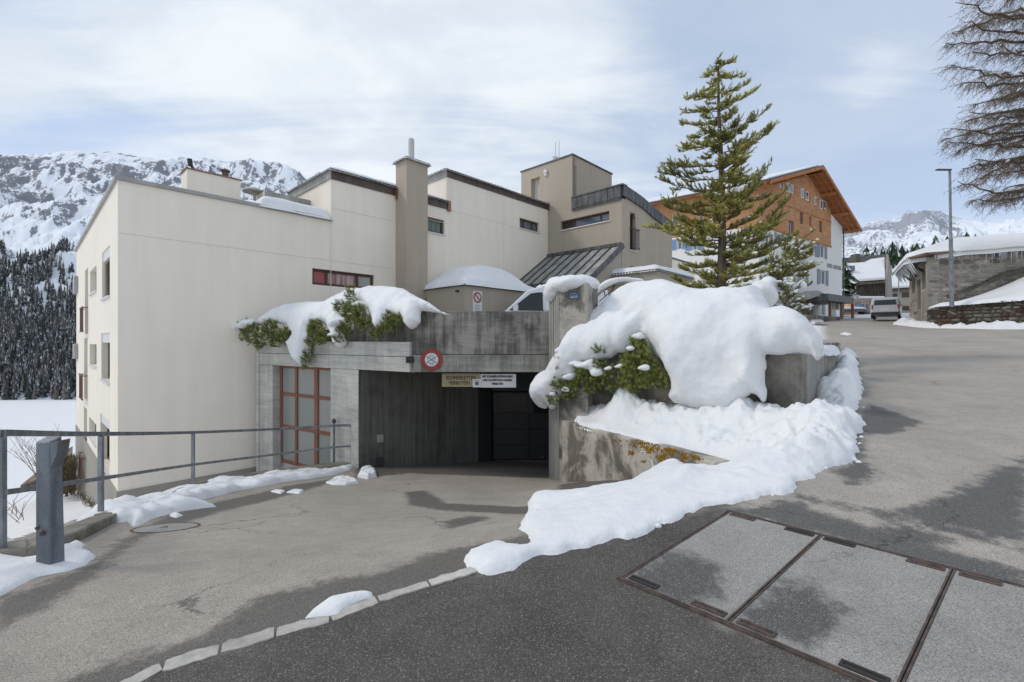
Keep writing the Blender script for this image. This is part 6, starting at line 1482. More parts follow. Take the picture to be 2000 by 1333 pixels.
# ------------------------------------------------------------------ the big pine
def limb_tree(name, label, base, top, trunk_r, limbs, mt, seed, L, per, dens, tone_fn, subs=1.0, snowy=0.0, cat_='tree', wd=.07):
    rs_ = random.Random(seed); root = thing(name, label, cat_, base); base = Vector(base); top = Vector(top)
    tr = MB(); H = (top - base).length
    tp = [base.lerp(top, t) + Vector((math.sin(t * 9 + seed) * .03 * H * .1, math.cos(t * 7) * .02 * H * .1, 0)) for t in (-.03, .1, .25, .4, .55, .7, .85, 1)]
    tr.tube(tp, [trunk_r * (1.1 - t) + .008 for t in (-.03, .1, .25, .4, .55, .7, .85, 1)], 9); tr.build('trunk', M_bark, root, smooth=True)
    nd = Needles(); br = MB(); sn = []; todo = []
    def branch(p, q, sag, r0, depth):
        ln = (q - p).length; n = max(4, int(ln / .25)); pts = []
        for i in range(n + 1):
            t = i / n; u = p.lerp(q, t); u.z += sag * math.sin(math.pi * t) * ln; u += Vector((rs_.gauss(0, .012), rs_.gauss(0, .012), rs_.gauss(0, .008))) * ln * (0 < i < n); pts.append(u)
        br.tube(pts, [r0 * (1 - .8 * i / n) + .003 for i in range(n + 1)], 5, False); return pts
    for (z0, q, sag, br_d, fol) in limbs:
        p = base.lerp(top, z0); q = Vector(q); ln = (q - p).length; pts = branch(p, q, sag, max(.008, .011 * ln), 0)
        todo.append((pts, ln, fol, .55))
        if ln > .45:
            for k in range(int(3 + ln * 4.5)):
                t = rs_.uniform(.15, .92); i = min(int(t * (len(pts) - 1)), len(pts) - 2); c = pts[i].lerp(pts[i + 1], t * (len(pts) - 1) - i); dv = (pts[i + 1] - pts[i]).normalized(); sdv = dv.cross(Vector((0, 0, 1))).normalized() * rs_.choice((-1, 1))
                l2_ = ln * rs_.uniform(.16, .36) * (1.1 - .5 * t); e = c + (dv * .8 + sdv * rs_.uniform(.3, 1.0) + Vector((0, 0, rs_.uniform(-.08, .4)))).normalized() * l2_
                todo.append((branch(c, e, -.06, .007, 1), l2_, .05, .5))
    for (pts, ln, fol, smax) in todo:
        ns = int(ln * dens * subs) + 2
        for k in range(ns):
            t = fol + (1 - fol) * (k + rs_.random()) / ns; i = min(int(t * (len(pts) - 1)), len(pts) - 2); c = pts[i].lerp(pts[i + 1], t * (len(pts) - 1) - i)
            dv = (pts[i + 1] - pts[i]).normalized(); sdv = dv.cross(Vector((0, 0, 1))).normalized() * rs_.choice((-1, 1))
            sl = min(.20, max(.10, ln * .25)) * (1.1 - .3 * t) * rs_.uniform(.6, 1.2)
            dr = (dv * rs_.uniform(.5, 1.0) + sdv * rs_.uniform(.2, 1.1) + Vector((0, 0, rs_.uniform(-.1, .8)))).normalized(); e = c + dr * sl; e.z += .18 * sl
            br.tube([c, c.lerp(e, .5) + Vector((0, 0, -.05 * sl)), e], [.006, .005, .003], 4, False)
            m_ = max(3, int(sl / .045)); tn = tone_fn(c, rs_)
            for j in range(m_):
                s_ = (j + .6) / m_; pp_ = c.lerp(e, s_); pp_.z -= .05 * sl * math.sin(math.pi * s_); nd.sprig(pp_, dr + Vector((0, 0, .3 * s_)), L * rs_.uniform(.85, 1.1), tn + .22 * (s_ - .5) + rs_.gauss(0, .05))  # tone climbs along the sprig, so the sunlit tips are painted
            if rs_.random() < snowy: sn.append((e + Vector((rs_.gauss(0, .02), 0, .02 + .02 * rs_.random())), rs_.uniform(.02, .05)))
    fo = nd.build('foliage', mt, root, per, wd, 1.0, seed); br.build('branch', M_bark, root)
    if sn:
        s_ = MB()
        for c, r_ in sn: s_.lathe(c, [(r_ * .5, -r_ * .4), (r_, 0), (r_ * .7, r_ * .5), (r_ * .15, r_ * .7)], 6)
        o = s_.build('snow_dots', M_snow, root, smooth=True); o['kind'] = 'stuff'
    print(name, 'sprigs', len(nd.P)); return root
DT = 12.6
pb_ = P(1413, 590, DT); pb_.z = -.35; pt_ = P(1404, 112, DT + .1); rs_ = random.Random(4); limbs = []
def zf(py): return ((HZ - py) / F * DT - pb_.z) / (pt_.z - pb_.z)
spec = [(128, 1384, 150, 0), (130, 1428, 120, 0), (150, 1378, 180, .0), (150, 1445, 150, 0), (185, 1352, 190, .0), (180, 1462, 165, 0), (215, 1330, 222, 0), (215, 1472, 180, 0), (240, 1330, 242, -.03), (265, 1500, 212, -.08), (250, 1345, 275, 0), (285, 1455, 250, -.05),
        (310, 1520, 240, -.10), (280, 1330, 290, -.02), (320, 1300, 318, -.04), (330, 1480, 262, -.05), (350, 1284, 333, -.05), (345, 1450, 330, -.03), (375, 1286, 348, -.06), (370, 1470, 350, -.05), (400, 1294, 392, -.05), (395, 1500, 385, -.06), (420, 1300, 405, -.05), (415, 1490, 328, -.05), (400, 1480, 365, -.05),
        (440, 1500, 330, -.06), (445, 1320, 430, -.05), (455, 1268, 443, -.03), (450, 1535, 372, -.10), (470, 1295, 452, -.04), (480, 1545, 385, -.10), (475, 1330, 470, -.05), (500, 1530, 420, -.07), (490, 1350, 500, -.04), (505, 1485, 470, -.05), (510, 1500, 495, -.05), (515, 1340, 520, -.04), (540, 1330, 525, -.04),
        (535, 1480, 520, -.05), (550, 1360, 555, -.03), (555, 1470, 545, -.04), (570, 1375, 575, -.02), (570, 1455, 570, -.03), (520, 1545, 470, -.06), (545, 1520, 520, -.05), (560, 1510, 560, -.04), (575, 1495, 585, -.03), (500, 1560, 455, -.07), (560, 1440, 520, -.03), (545, 1390, 520, 0)]
for (py0, tx, ty, sg) in spec:
    dd = rs_.uniform(-.9, .9); q = P(tx, ty, DT + dd); limbs.append((zf(py0), q, sg, 0, .12 if py0 > 150 else 0))
for i in range(90):     # limbs reaching towards and away from the street
    t = (i + .5) / 90; py0 = 130 + t * 440; ln = (.25 + 1.15 * t ** .8) * rs_.uniform(.6, 1.1); a = rs_.choice((90, -90)) + rs_.gauss(0, 55); a = math.radians(a)
    p = pb_.lerp(pt_, zf(py0)); q = p + Vector((math.cos(a) * ln, math.sin(a) * ln, ln * rs_.uniform(-.05, .35))); limbs.append((zf(py0), q, -.05, 0, .2))
limbs.append((.97, P(1405, 108, DT), 0, 0, 0))
def tone_pine(c, r_): return min(1, max(0, .56 + .24 * float(vn(c.x * 1.6, c.y * 1.6, c.z * 1.6)) + r_.gauss(0, .13)))
limb_tree('pine_tree', 'tall pine with upturned yellow green branches rising behind the snow mound', pb_, pt_, .13, limbs, M_pine, 3, .085, 10, 11, tone_pine, 1.0, .05, wd=.085)
# second, leaning pine on its right
D2 = 10.6; b2_ = P(1478, 612, D2); rs2 = random.Random(8); l2 = []
t2_ = P(1575, 458, D2 - .2)
for (z0, tx, ty) in ((.25, 1490, 545), (.3, 1555, 575), (.35, 1510, 500), (.4, 1575, 560), (.45, 1500, 530), (.5, 1560, 500), (.55, 1590, 520), (.6, 1535, 480), (.65, 1580, 500), (.7, 1560, 470), (.8, 1590, 478), (.85, 1570, 470), (.95, 1592, 448), (.3, 1530, 560), (.5, 1575, 540), (.45, 1545, 530), (.6, 1555, 520), (.2, 1500, 570), (.35, 1560, 590), (.3, 1540, 530), (.4, 1525, 550), (.55, 1515, 505), (.6, 1570, 515), (.7, 1545, 490), (.25, 1535, 585), (.65, 1585, 490), (.5, 1535, 515)):
    l2.append((z0, P(tx, ty, D2 + rs2.uniform(-.5, .5)), -.05, 0, .15))
limb_tree('leaning_pine', 'smaller leaning pine with a bent snowy stem right of the tall pine', b2_, t2_, .05, l2, M_pine, 9, .07, 10, 17, lambda c, r_: .42 + r_.gauss(0, .14), 1.0, .20)
b3_ = P(1530, 625, 9.6); l3 = [(z0, P(tx, ty, 9.6 + rs2.uniform(-.4, .4)), -.03, 0, .05) for z0, tx, ty in ((.2, 1500, 590), (.3, 1555, 600), (.4, 1510, 565), (.5, 1565, 590), (.5, 1560, 560), (.6, 1540, 555), (.7, 1550, 548), (.3, 1575, 610), (.8, 1525, 555), (.2, 1520, 612), (.4, 1580, 605), (.1, 1560, 620), (.2, 1545, 615))]
limb_tree('dwarf_pine', 'frosted dwarf pine under the leaning stem at the right shoulder of the mound', b3_, P(1540, 555, 9.6), .03, l3, M_pine, 12, .06, 10, 20, lambda c, r_: .36 + r_.gauss(0, .14), 1.0, .75, 'shrub')
a_, b_, c_, d_ = P(1480, 570, 9.3), P(1500, 552, 9.5), P(1530, 556, 9.7), P(1565, 560, 9.9)
pts = cat([P(1465, 590, 9.3), a_, b_, P(1512, 562, 9.6), d_], 5)
blobs('snow_load', 'snow lying along the bent branch above the frosted dwarf pine', [(tuple(p_ + Vector((0, 0, .0))), (.09, .12, .07 + .02 * (i % 3))) for i, p_ in enumerate(pts)] + [(tuple(P(1492, 572, 9.4)), (.16, .2, .13)), (tuple(P(1507, 580, 9.4)), (.10, .15, .17)), (tuple(P(1478, 566, 9.4)), (.12, .15, .16)), (tuple(P(1500, 552, 9.4)), (.06, .1, .09))], .035, (4.5, 8.8, .4), (6.6, 10.4, 1.6), .02, 6)
q_ = MB(); q_.tube([P(1458, 600, 9.6), P(1480, 585, 9.7), P(1500, 570, 10.2), P(1530, 540, 10.5), P(1560, 490, 10.5)], [.05, .05, .045, .035, .02], 8); q_.build('bent_stem', M_bark, bpy.data.objects['leaning_pine'])
# bent twig arch behind the pillar
ar = thing('bent_shrub', 'bare bent shrub twigs under snow between the van and the mound', 'shrub', P(1180, 590, 10.8))
q_ = MB()
for (pp) in (((1160, 572), (1185, 557), (1215, 549), (1250, 552)), ((1165, 580), (1190, 562), (1225, 556), (1262, 560)), ((1190, 575), (1200, 560), (1198, 552)), ((1170, 590), (1195, 570), (1230, 565)), ((1200, 590), (1196, 570), (1199, 556)), ((1168, 575), (1178, 566), (1182, 580))):
    q_.tube(cat([P(x, y, 10.8 + .1 * (i % 2)) for i, (x, y) in enumerate(pp)], 4), .012, 5)
q_.build('twig', M_bark, ar)
pts = cat([P(1160, 569, 10.8), P(1185, 554, 10.8), P(1215, 546, 10.8), P(1252, 549, 10.8)], 5)
blobs('snow_load', 'thin snow line on the bent twigs behind the pillar', [(tuple(p_), (.06, .07, .035)) for p_ in pts], .025, (1.8, 10.5, .9), (3.2, 11.1, 1.6), .01, 2)

# ------------------------------------------------------------------ larch at the right edge
def larch():
    rs_ = random.Random(21); D = 25.0; base = P(2110, 610, D); base.z = .6; root = thing('larch_tree', 'large bare larch reaching into the picture from the right edge', 'tree', base)
    top = Vector((base.x + 1, base.y + .5, 21)); tr = MB(); tr.tube([base.lerp(top, t) for t in (-.03, .3, .6, .9)], [.38, .3, .2, .08], 10); tr.build('trunk', M_bark, root, smooth=True)
    br = MB(); tw_ = []; sn = MB()
    spec = [(30, (1868, 15)), (10, (1900, -20)), (60, (1880, 55)), (100, (1845, 98)), (70, (1860, 78)), (130, (1862, 140)), (90, (1900, 110)), (175, (1878, 170)), (150, (1930, 150)), (215, (1905, 215)), (240, (1890, 230)), (250, (1858, 258)), (265, (1880, 250)), (230, (1935, 205)), (275, (1850, 285)), (300, (1870, 300)),
            (320, (1845, 290)), (300, (1905, 320)), (340, (1880, 340)), (350, (1870, 365)), (330, (1930, 350)), (370, (1900, 400)), (380, (1940, 395)), (360, (1955, 375)), (200, (1950, 190)), (45, (1925, 40)), (0, (1960, 10)), (190, (1925, 240)), (290, (1950, 300)), (310, (1890, 375)), (120, (1950, 95)), (-20, (1890, -10)), (260, (1940, 270))]
    for (py0, (tx, ty)) in spec:
        dd = rs_.uniform(-1.6, 1.6); p = P(2105 + rs_.uniform(-8, 12), py0 - 30 + rs_.uniform(-30, 30), D); q = P(tx, ty, D + dd); ln = (q - p).length
        sag = rs_.choice((.08, -.06, .04, -.10)); n = 16; pts = []
        for i in range(n + 1):
            t = i / n; u = p.lerp(q, t); u.z += sag * ln * math.sin(math.pi * t) + .04 * ln * t * t; u += Vector((rs_.gauss(0, .05), rs_.gauss(0, .07), rs_.gauss(0, .05))) * (0 < i); pts.append(u)
        br.tube(pts, [.09 * (1 - t / n) ** .8 + .015 for t in range(n + 1)], 5, False)
        for _ in range(rs_.randrange(2, 7)):
            i = rs_.randrange(4, n - 2); a, b = pts[i], pts[i + 1]
            if rs_.random() < .6: sn.tube([a + Vector((0, 0, .06)), a.lerp(b, .5) + Vector((0, 0, .09)), b + Vector((0, 0, .06))], [.02, .07, .02], 6)
        for k in range(int(ln * 15)):
            t = rs_.uniform(.18, 1.0); i = min(int(t * n), n - 1); c = pts[i].lerp(pts[i + 1], t * n - i); dv = (pts[i + 1] - pts[i]).normalized()
            sl = rs_.uniform(.35, 1.5) * (1.15 - .5 * t); dr = (dv * rs_.uniform(.1, 1) + Vector((rs_.gauss(0, .5), rs_.gauss(0, .9), rs_.uniform(-1.0, .15)))).normalized()
            m_ = 4; w0 = [c]
            for j in range(m_): w0.append(w0[-1] + (dr + Vector((rs_.gauss(0, .18), rs_.gauss(0, .18), rs_.gauss(0, .15) - .07 * j))).normalized() * sl / m_)
            tw_.append((w0, .009))
            for j in range(1, m_ + 1):
                for _ in range(rs_.choice((1, 2, 2))):
                    e = w0[j] + Vector((rs_.gauss(-.05, .13), rs_.gauss(0, .13), rs_.uniform(-.30, .08))); tw_.append(([w0[j], w0[j].lerp(e, .5) + Vector((rs_.gauss(0, .03), 0, 0)), e], .006))
    t_ = MB()
    for w0, r_ in tw_: t_.tube(w0, [r_] * (len(w0) - 1) + [r_ * .5], 3, False)
    br.build('branch', M_bark, root); o = t_.build('twigs', M_twig, root); o['kind'] = 'stuff'; o = sn.build('snow_on_branches', M_snow, root, smooth=True); o['kind'] = 'stuff'; print('larch twigs', len(tw_))
larch()

# ------------------------------------------------------------------ vehicles
def van(name, label, loc, rotz, L, W, H, paint, kind='van'):
    """vehicle along +x (nose at x=0, tail at x=L), side at y=0 faces the viewer"""
    root = thing(name, label, kind, loc)
    M_ = Matrix.Translation(Vector(loc)) @ Matrix.Rotation(rotz, 4, 'Z')
    hd, bel = .36 * H if False else .0, 0
    prof = [(0.0, .30), (0.0, .62), (.06, .80), (.85, 1.02), (1.62, H - .12), (1.95, H - .02), (2.6, H), (L - .35, H - .01), (L - .08, H - .10), (L, .95), (L, .32), (L - .1, .25), (.1, .25)]
    def mk(mb_pts): return [M_ @ Vector(p) for p in mb_pts]
    bm = bmesh.new(); n = len(prof); rings = []
    for yy, ins in ((0.0, 0.0), (.0, None), (W, None), (W, 0.0)): pass
    def halfw(z): return 0.0 if z < 1.0 else (z - 1.0) * .16
    stations = [0, .06, .5, .94, 1]
    vs = []
    for st in stations:
        ring = []
        for (x, z) in prof:
            ins = halfw(z); y = ins + (W - 2 * ins) * st; round_ = .05 if st in (0, 1) else 0
            cx, cz = L / 2, H / 2; xx = x + (cx - x) * round_ * .5; z2 = z + (cz - z) * round_ * .8
            ring.append(bm.verts.new(M_ @ Vector((xx, y, z2))))
        vs.append(ring)
    for a in range(len(stations) - 1):
        for i in range(n): bm.faces.new((vs[a][i], vs[a][(i + 1) % n], vs[a + 1][(i + 1) % n], vs[a + 1][i]))
    bm.faces.new(vs[0][::-1]); bm.faces.new(vs[-1])
    bmesh.ops.recalc_face_normals(bm, faces=bm.faces); me = bpy.data.meshes.new(name + '_body'); bm.to_mesh(me); bm.free()
    link('body', me, paint, root, smooth=False)
    def sidepoly(pts, name, mt, off=.012, side=0):
        q = MB(); P3 = []
        for x, z in pts: ins = halfw(z); y = ins - off if side == 0 else W - ins + off; P3.append(M_ @ Vector((x, y, z)))
        vec = (M_.to_3x3() @ Vector((0, .02 if side == 0 else -.02, 0))); q.extr(P3, vec); return q.build(name, mt, root)
    for sd_ in (0, 1):
        sidepoly([(1.02, 1.08), (1.72, H - .24), (1.98, H - .20), (2.12, H - .20), (2.12, 1.06)], 'side_window', M_glass, side=sd_)
        sidepoly([(2.20, 1.06), (2.20, H - .2), (3.1, H - .2), (3.1, 1.06)], 'side_window' if kind == 'car' else 'side_panel', M_glass if kind == 'car' else paint, side=sd_)
        sidepoly([(.98, 1.045), (1.0, 1.075), (2.15, 1.055), (2.15, 1.03)], 'window_trim', M_black, .016, sd_)
        sidepoly([(2.14, .40), (2.145, H - .19), (2.155, H - .19), (2.155, .40)], 'door_gap', M_black, .006, sd_)
        for x in (.78, L - .85):
            c = M_ @ Vector((x, .09 if sd_ == 0 else W - .09, .31)); ax_ = M_.to_3x3() @ Vector((0, -1 if sd_ == 0 else 1, 0)); q = MB(); q.lathe(c, [(.20, -.09), (.30, -.08), (.31, .03), (.29, .08), (.20, .095)], 20, ax_); w_ = q.build('wheel', M_tyre, root, smooth=False)
            q = MB(); q.lathe(c, [(.19, .0), (.19, .10), (.05, .085)], 14, ax_); q.build('rim', M_galv, w_)
        y = -.16 if sd_ == 0 else W + .02; q = MB(); q.box((1.10, 0, 0), (1.26, .15, .20)); me_ = q.mesh('m'); me_.transform(M_ @ Matrix.Translation((0, y, 1.02))); link('wing_mirror', me_, paint, root)
    q = MB(); q.extr([M_ @ Vector((.90, .12, 1.05)), M_ @ Vector((.90, W - .12, 1.05)), M_ @ Vector((1.60, W - .22, H - .15)), M_ @ Vector((1.60, .22, H - .15))], M_.to_3x3() @ Vector((-.03, 0, .03))); q.build('windscreen', M_glass_b, root)
    q = MB(); q.extr([M_ @ Vector((L + .004, .22, 1.02)), M_ @ Vector((L + .004, W - .22, 1.02)), M_ @ Vector((L - .05, W - .26, H - .22)), M_ @ Vector((L - .05, .26, H - .22))], M_.to_3x3() @ Vector((.02, 0, 0))); q.build('rear_window', M_glass, root)
    for y in (.07, W - .17):
        q = MB(); q.box((L - .06, y, .72), (L + .02, y + .10, 1.05)); me_ = q.mesh('m'); me_.transform(M_); link('tail_lamp', me_, M_lamp_red, root)
    for a, b, nm, mt in (((L - .04, .05, .24), (L + .06, W - .05, .46), 'bumper', M_black), ((-.05, .05, .24), (.04, W - .05, .48), 'bumper', M_black), ((L + .0, W / 2 - .26, .60), (L + .015, W / 2 + .26, .71), 'number_plate', M_signwhite)):
        q = MB(); q.box(a, b); me_ = q.mesh('m'); me_.transform(M_); link(nm, me_, mt, root)
    return root
vz = zat(607, 15.4) - 1.04
lv = P(937, 666.5, 15.2); van('white_van', 'white small van parked behind the parapet beside the pillar', (lv.x, lv.y, vz), math.radians(6), 4.5, 1.75, 1.86, M_carwhite)
blobs('snow_load', 'ragged snow left on the roof of the white van', [((lv.x + 2.2 + i * .23, lv.y + .75 + .1 * (i % 3), vz + 1.86), (.24, .45, .10 + .04 * (i % 2))) for i in range(7)], .04, (lv.x + 1.8, lv.y - .1, vz + 1.7), (lv.x + 4.2, lv.y + 2.0, vz + 2.15), .05, 7)
zc = float(zroad(29.5, 36.6)) + .02
cs = van('parked_car', 'silver people carrier seen from behind beyond the hotel', P(1700, 629, 36.2), math.radians(0), 4.3, 1.8, 1.62, M_carsilver, 'car')
bpy.context.view_layer.update()
def place_car(root, px, py, d, ang):   # tail towards the viewer: turn so that +x (tail) points back at us
    p = P(px, py, d); root.location = p; root.rotation_euler.z = ang
tl_ = P(1700, 628.5, 36.2); lc_ = tl_ + Vector((2.82, 3.25, .22)); cs.location = (lc_.x, lc_.y, float(zroad(lc_.x, lc_.y)) - .02); cs.rotation_euler = (0, 0, math.radians(-131))
c2 = copy_tree(cs); c2.name = 'parked_car'; c2.location = cs.location + Vector((5.6, 3.6, .40)); c2.rotation_euler.z = math.radians(-128); c2['label'] = 'pale car half hidden in front of the people carrier'

# ------------------------------------------------------------------ hotel
HC = P(1645, HZ, 50.0).to_2d(); hdir = Vector((-.81, -.584)).normalized(); hback = Vector((-.776, .63)).normalized()
HF = Frame(HC, hdir, hback)       # a: from the right end leftwards along the front, b: into the building
HW = 18.2; ZB = 1.2
def fz(px, py, b=0): return HF.on_b(px, py, b)
ht = thing('hotel', 'large white hotel with orange timber upper storeys and a wide snowy gable roof', 'hotel', (*HF.xy(HW, 0), 1.2))
ZE = 12.4; ZA = 16.55; AP = 8.9; zW = 9.85
holes_lo = []; wins = []
for (x0, x1, yt, yb) in ((1600, 1611, 477, 505), (1583, 1592, 474, 501), (1600, 1613, 527, 557), (1562, 1574, 524, 552), (1516, 1527, 456, 474), (1491, 1504, 455, 475), (1497, 1504, 505, 520)):
    a1, z1 = fz(x0, yt); a0, z0 = fz(x1, yb); holes_lo.append((a0, a1, z0, z1)); 
for (x0, x1, yt, yb) in ((1582.5, 1588, 589, 612), (1605, 1612, 591, 617)):
    a1, z1 = fz(x0, yt); a0, z0 = fz(x1, yb); holes_lo.append((a0, a1, z0, z1))
sh_n = 7
m = MB(); wall(m, HF.xy(0, 0), hdir, -hback, 0, HW, ZB, zW, holes_lo, .4); m.build('wall', M_hwhite, ht)
for i, h in enumerate(holes_lo):
    w_ = window(ht, HF.xy(0, 0), hdir, -hback, *h, .12, [(h[0] + h[1]) / 2], M_signwhite, M_glass if i >= sh_n else M_glass_b, fw=.09)
    if i < sh_n:
        q_ = MB(); wd = (h[1] - h[0]) * .30
        for a0, a1 in ((h[0] - wd - .03, h[0] - .02), (h[1] + .02, h[1] + wd + .03)): q_ = MB(); HF.box(q_, a0, a1, -.06, -.008, h[2] - .05, h[3] + .05); q_.build('shutter', M_shutter, ht)
holes_up = []
for (x0, x1, yt, yb) in ((1540, 1550.5, 430, 457), (1562, 1569, 414, 439), (1581, 1585, 422, 443), (1600, 1606, 431, 455), (1524.5, 1530, 400, 424)):
    a1, z1 = fz(x0, yt); a0, z0 = fz(x1, yb); holes_up.append((a0, a1, z0, z1))
m = MB(); wall(m, HF.xy(0, 0), hdir, -hback + Vector((0, 0)), 3.0, HW, zW + .003, ZE - .0, holes_up, .4); o = m.build('timber_wall', M_wood, ht)
for h in holes_up: window(ht, HF.xy(0, 0), hdir, -hback, *h, .10, [(h[0] + h[1]) / 2], M_wood_r, M_glass_b, fw=.09)
q_ = MB(); q_.prism([HF.xy(0, 0), HF.xy(2.97, 0), HF.xy(2.97, .4), HF.xy(0, .4)], zW + .003, [ZE + .0, ZE + .9, ZE + .9, ZE + .0]); q_.build('wall', M_hwhite, ht)
# gable triangle
ZEL = 13.45
def rz(a): return ZA - (AP - a) * (ZA - ZE) / AP if a < AP else ZA - (a - AP) * (ZA - ZEL) / (HW - AP)
zt2 = lambda a: rz(a) - .15
gp_ = [HF.p(3.0, 0, ZE + .003), HF.p(3.0, 0, zt2(3.0)), HF.p(AP, 0, zt2(AP)), HF.p(HW, 0, zt2(HW)), HF.p(HW, 0, ZE + .003)]
q_ = MB(); q_.extr(gp_, hback.to_3d() * .4); q_.build('timber_gable', M_wood, ht)
for (x0, x1, yt, yb) in ((1535, 1548, 358, 378), (1564, 1568.5, 370, 387), (1572.5, 1578, 375, 392), (1591, 1594, 386, 400), (1601, 1605, 392, 408), (1606.5, 1612, 393, 408), (1522, 1524, 356, 366), (1528, 1530, 357, 368)):
    a1, z1 = fz(x0, yt); a0, z0 = fz(x1, yb); q_ = MB(); HF.box(q_, a0 - .08, a1 + .08, -.05, -.004, z0 - .08, z1 + .08); f_ = q_.build('window', M_signwhite, ht)
    k_ = 2 if a1 - a0 > .9 else 1
    for i in range(k_):
        g = MB(); HF.box(g, a0 + (a1 - a0) * i / k_ + .06, a0 + (a1 - a0) * (i + 1) / k_ - .06, -.06, -.052, z0 + .02, z1 - .02); g.build('pane', M_glass_b, f_)
    q_ = MB(); HF.box(q_, a0 - .40, a0 - .10, -.07, -.004, z0 - .05, z1 + .05); q_.build('shutter', M_wood_e, ht)
q_ = MB(); q_.prism([HF.xy(2.97, -.06), HF.xy(HW + .05, -.06), HF.xy(HW + .05, -.003), HF.xy(2.97, -.003)], zW - .06, zW + .10); HF.box(q_, 3.0, HW, -.05, -.003, ZE - .02, ZE + .10); q_.build('timber_rail', M_wood_e, ht)
# left side of the hotel
hs = []
for (x0, x1, yt, yb) in ((1322, 1331, 468, 487), (1352, 1361, 470, 488), (1311, 1321, 420, 441), (1363, 1373, 420, 430)):
    b0, z1 = HF.on_a(x0, yt, HW); b1, z0 = HF.on_a(x1, yb, HW); hs.append((min(b0, b1), max(b0, b1), min(z0, z1), max(z0, z1)))
m = MB(); wall(m, HF.xy(HW, 0), hback, hdir, .403, 22, ZB, zW, [h for h in hs if h[3] < zW], .4); m.build('wall', M_hwhite, ht)
m = MB(); wall(m, HF.xy(HW, 0), hback, hdir, .403, 22, zW + .003, ZEL - .1, [h for h in hs if h[2] > zW], .4); m.build('timber_wall', M_wood, ht)
for h in hs:
    window(ht, HF.xy(HW, 0), hback, hdir, *h, .12, [], M_signwhite, M_glass_b, fw=.09)
    if h[3] < zW:
        for b0, b1 in ((h[0] - .6, h[0] - .05), (h[1] + .05, h[1] + .6)): q_ = MB(); HF.box(q_, HW + .004, HW + .06, b0, b1, h[2], h[3]); q_.build('shutter', M_shutter_b, ht)
RHf = Matrix.Rotation(math.atan2(-hdir.y, -hdir.x), 4, 'Z') @ RX
a_, z_ = fz(1629, 522); text('lettering', 'HOTEL LARUDINA', .62, M_capsheet, ht, HF.p(a_, -.02, z_), RHf, .02, sx=.72)
b_, z_ = HF.on_a(1473, 482, HW); RHs = Matrix.Rotation(math.atan2(-hback.y, -hback.x), 4, 'Z') @ RX
text('lettering', 'E', .8, M_ink, ht, HF.p(HW + .02, b_, z_), RHs, .02)
# roof slabs with overhang, rafters, snow
def roofpt(a, b, dz=0): return HF.p(a, b, rz(a) + dz)
for sgn, nm in ((-1, 'r'), (1, 'l')):
    ae = AP + sgn * (AP + 1.1) if sgn < 0 else HW + 1.1
    q_ = MB(); q_.extr([roofpt(AP, -1.25, .02), roofpt(ae, -1.25, .02), roofpt(ae, 22.5, .02), roofpt(AP, 22.5, .02)], (0, 0, .16)); q_.build('roof', M_wood_e, ht)
    q_ = MB(); q_.extr([roofpt(AP, -1.40, .19), roofpt(ae + .12 * sgn, -1.40, .19), roofpt(ae + .12 * sgn, 22.6, .19), roofpt(AP, 22.6, .19)], (0, 0, .06)); q_.build('roof_covering', M_zinc_d, ht)
    q_ = MB(); q_.extr([roofpt(AP, -1.42, -.12), roofpt(ae, -1.42, -.12), roofpt(ae, -1.42, .18), roofpt(AP, -1.42, .18)], hback.to_3d() * .12); q_.build('verge_board', M_wood_e, ht)
    for t in (0, .34, .66, .95):     # purlins
        aa = AP + (ae - AP) * t; q_ = MB(); q_.bar(roofpt(aa, -1.25, -.20), roofpt(aa, .4, -.20), .26, .34); q_.build('purlin', M_wood_e, ht)
    for k in range(2):
        q_ = MB(); bb = -.95 + .45 * k; q_.bar(roofpt(AP, bb, -.06), roofpt(ae, bb, -.06), .12, .14); q_.build('rafter', M_wood_e, ht)
q_ = MB(); q_.extr([roofpt(AP + .4, -1.2, .27), roofpt(HW + 1.2, -1.2, .27), roofpt(HW + 1.2, 22.3, .27), roofpt(AP + .4, 22.3, .27)], (0, 0, .16)); o = q_.build('snow_cap', M_snow, None, bevel=.08, seg=2); tag(o, 'snow lying on the left slope of the hotel roof', 'snow', kind='stuff')
q_ = MB(); a_ = 11.5; bb = 5; pz_ = roofpt(a_, bb).z; HF.box(q_, a_ - .5, a_ + .5, bb, bb + .8, pz_ - .5, pz_ + 1.4); q_.build('chimney', M_conc_l, ht)
q_ = MB(); q_.tube([HF.p(-.08, -.1, ZE - .1), HF.p(-.08, -.1, 2.4)], .06, 6); q_.build('downpipe', M_zinc_d, ht)
a_, z_ = fz(1495, 388); 
blobs('snow_cap', 'rounded snow cushion on the oriel ledge of the hotel', [((*HF.xy(HW + .3, 1.6), fz(1485, 388)[1] + .8), (1.2, 1.5, .35))], .09, (*[v - 2.2 for v in HF.xy(HW + .3, 1.6)], 11), (*[v + 2.2 for v in HF.xy(HW + .3, 1.6)], 14.5), .03, 2)
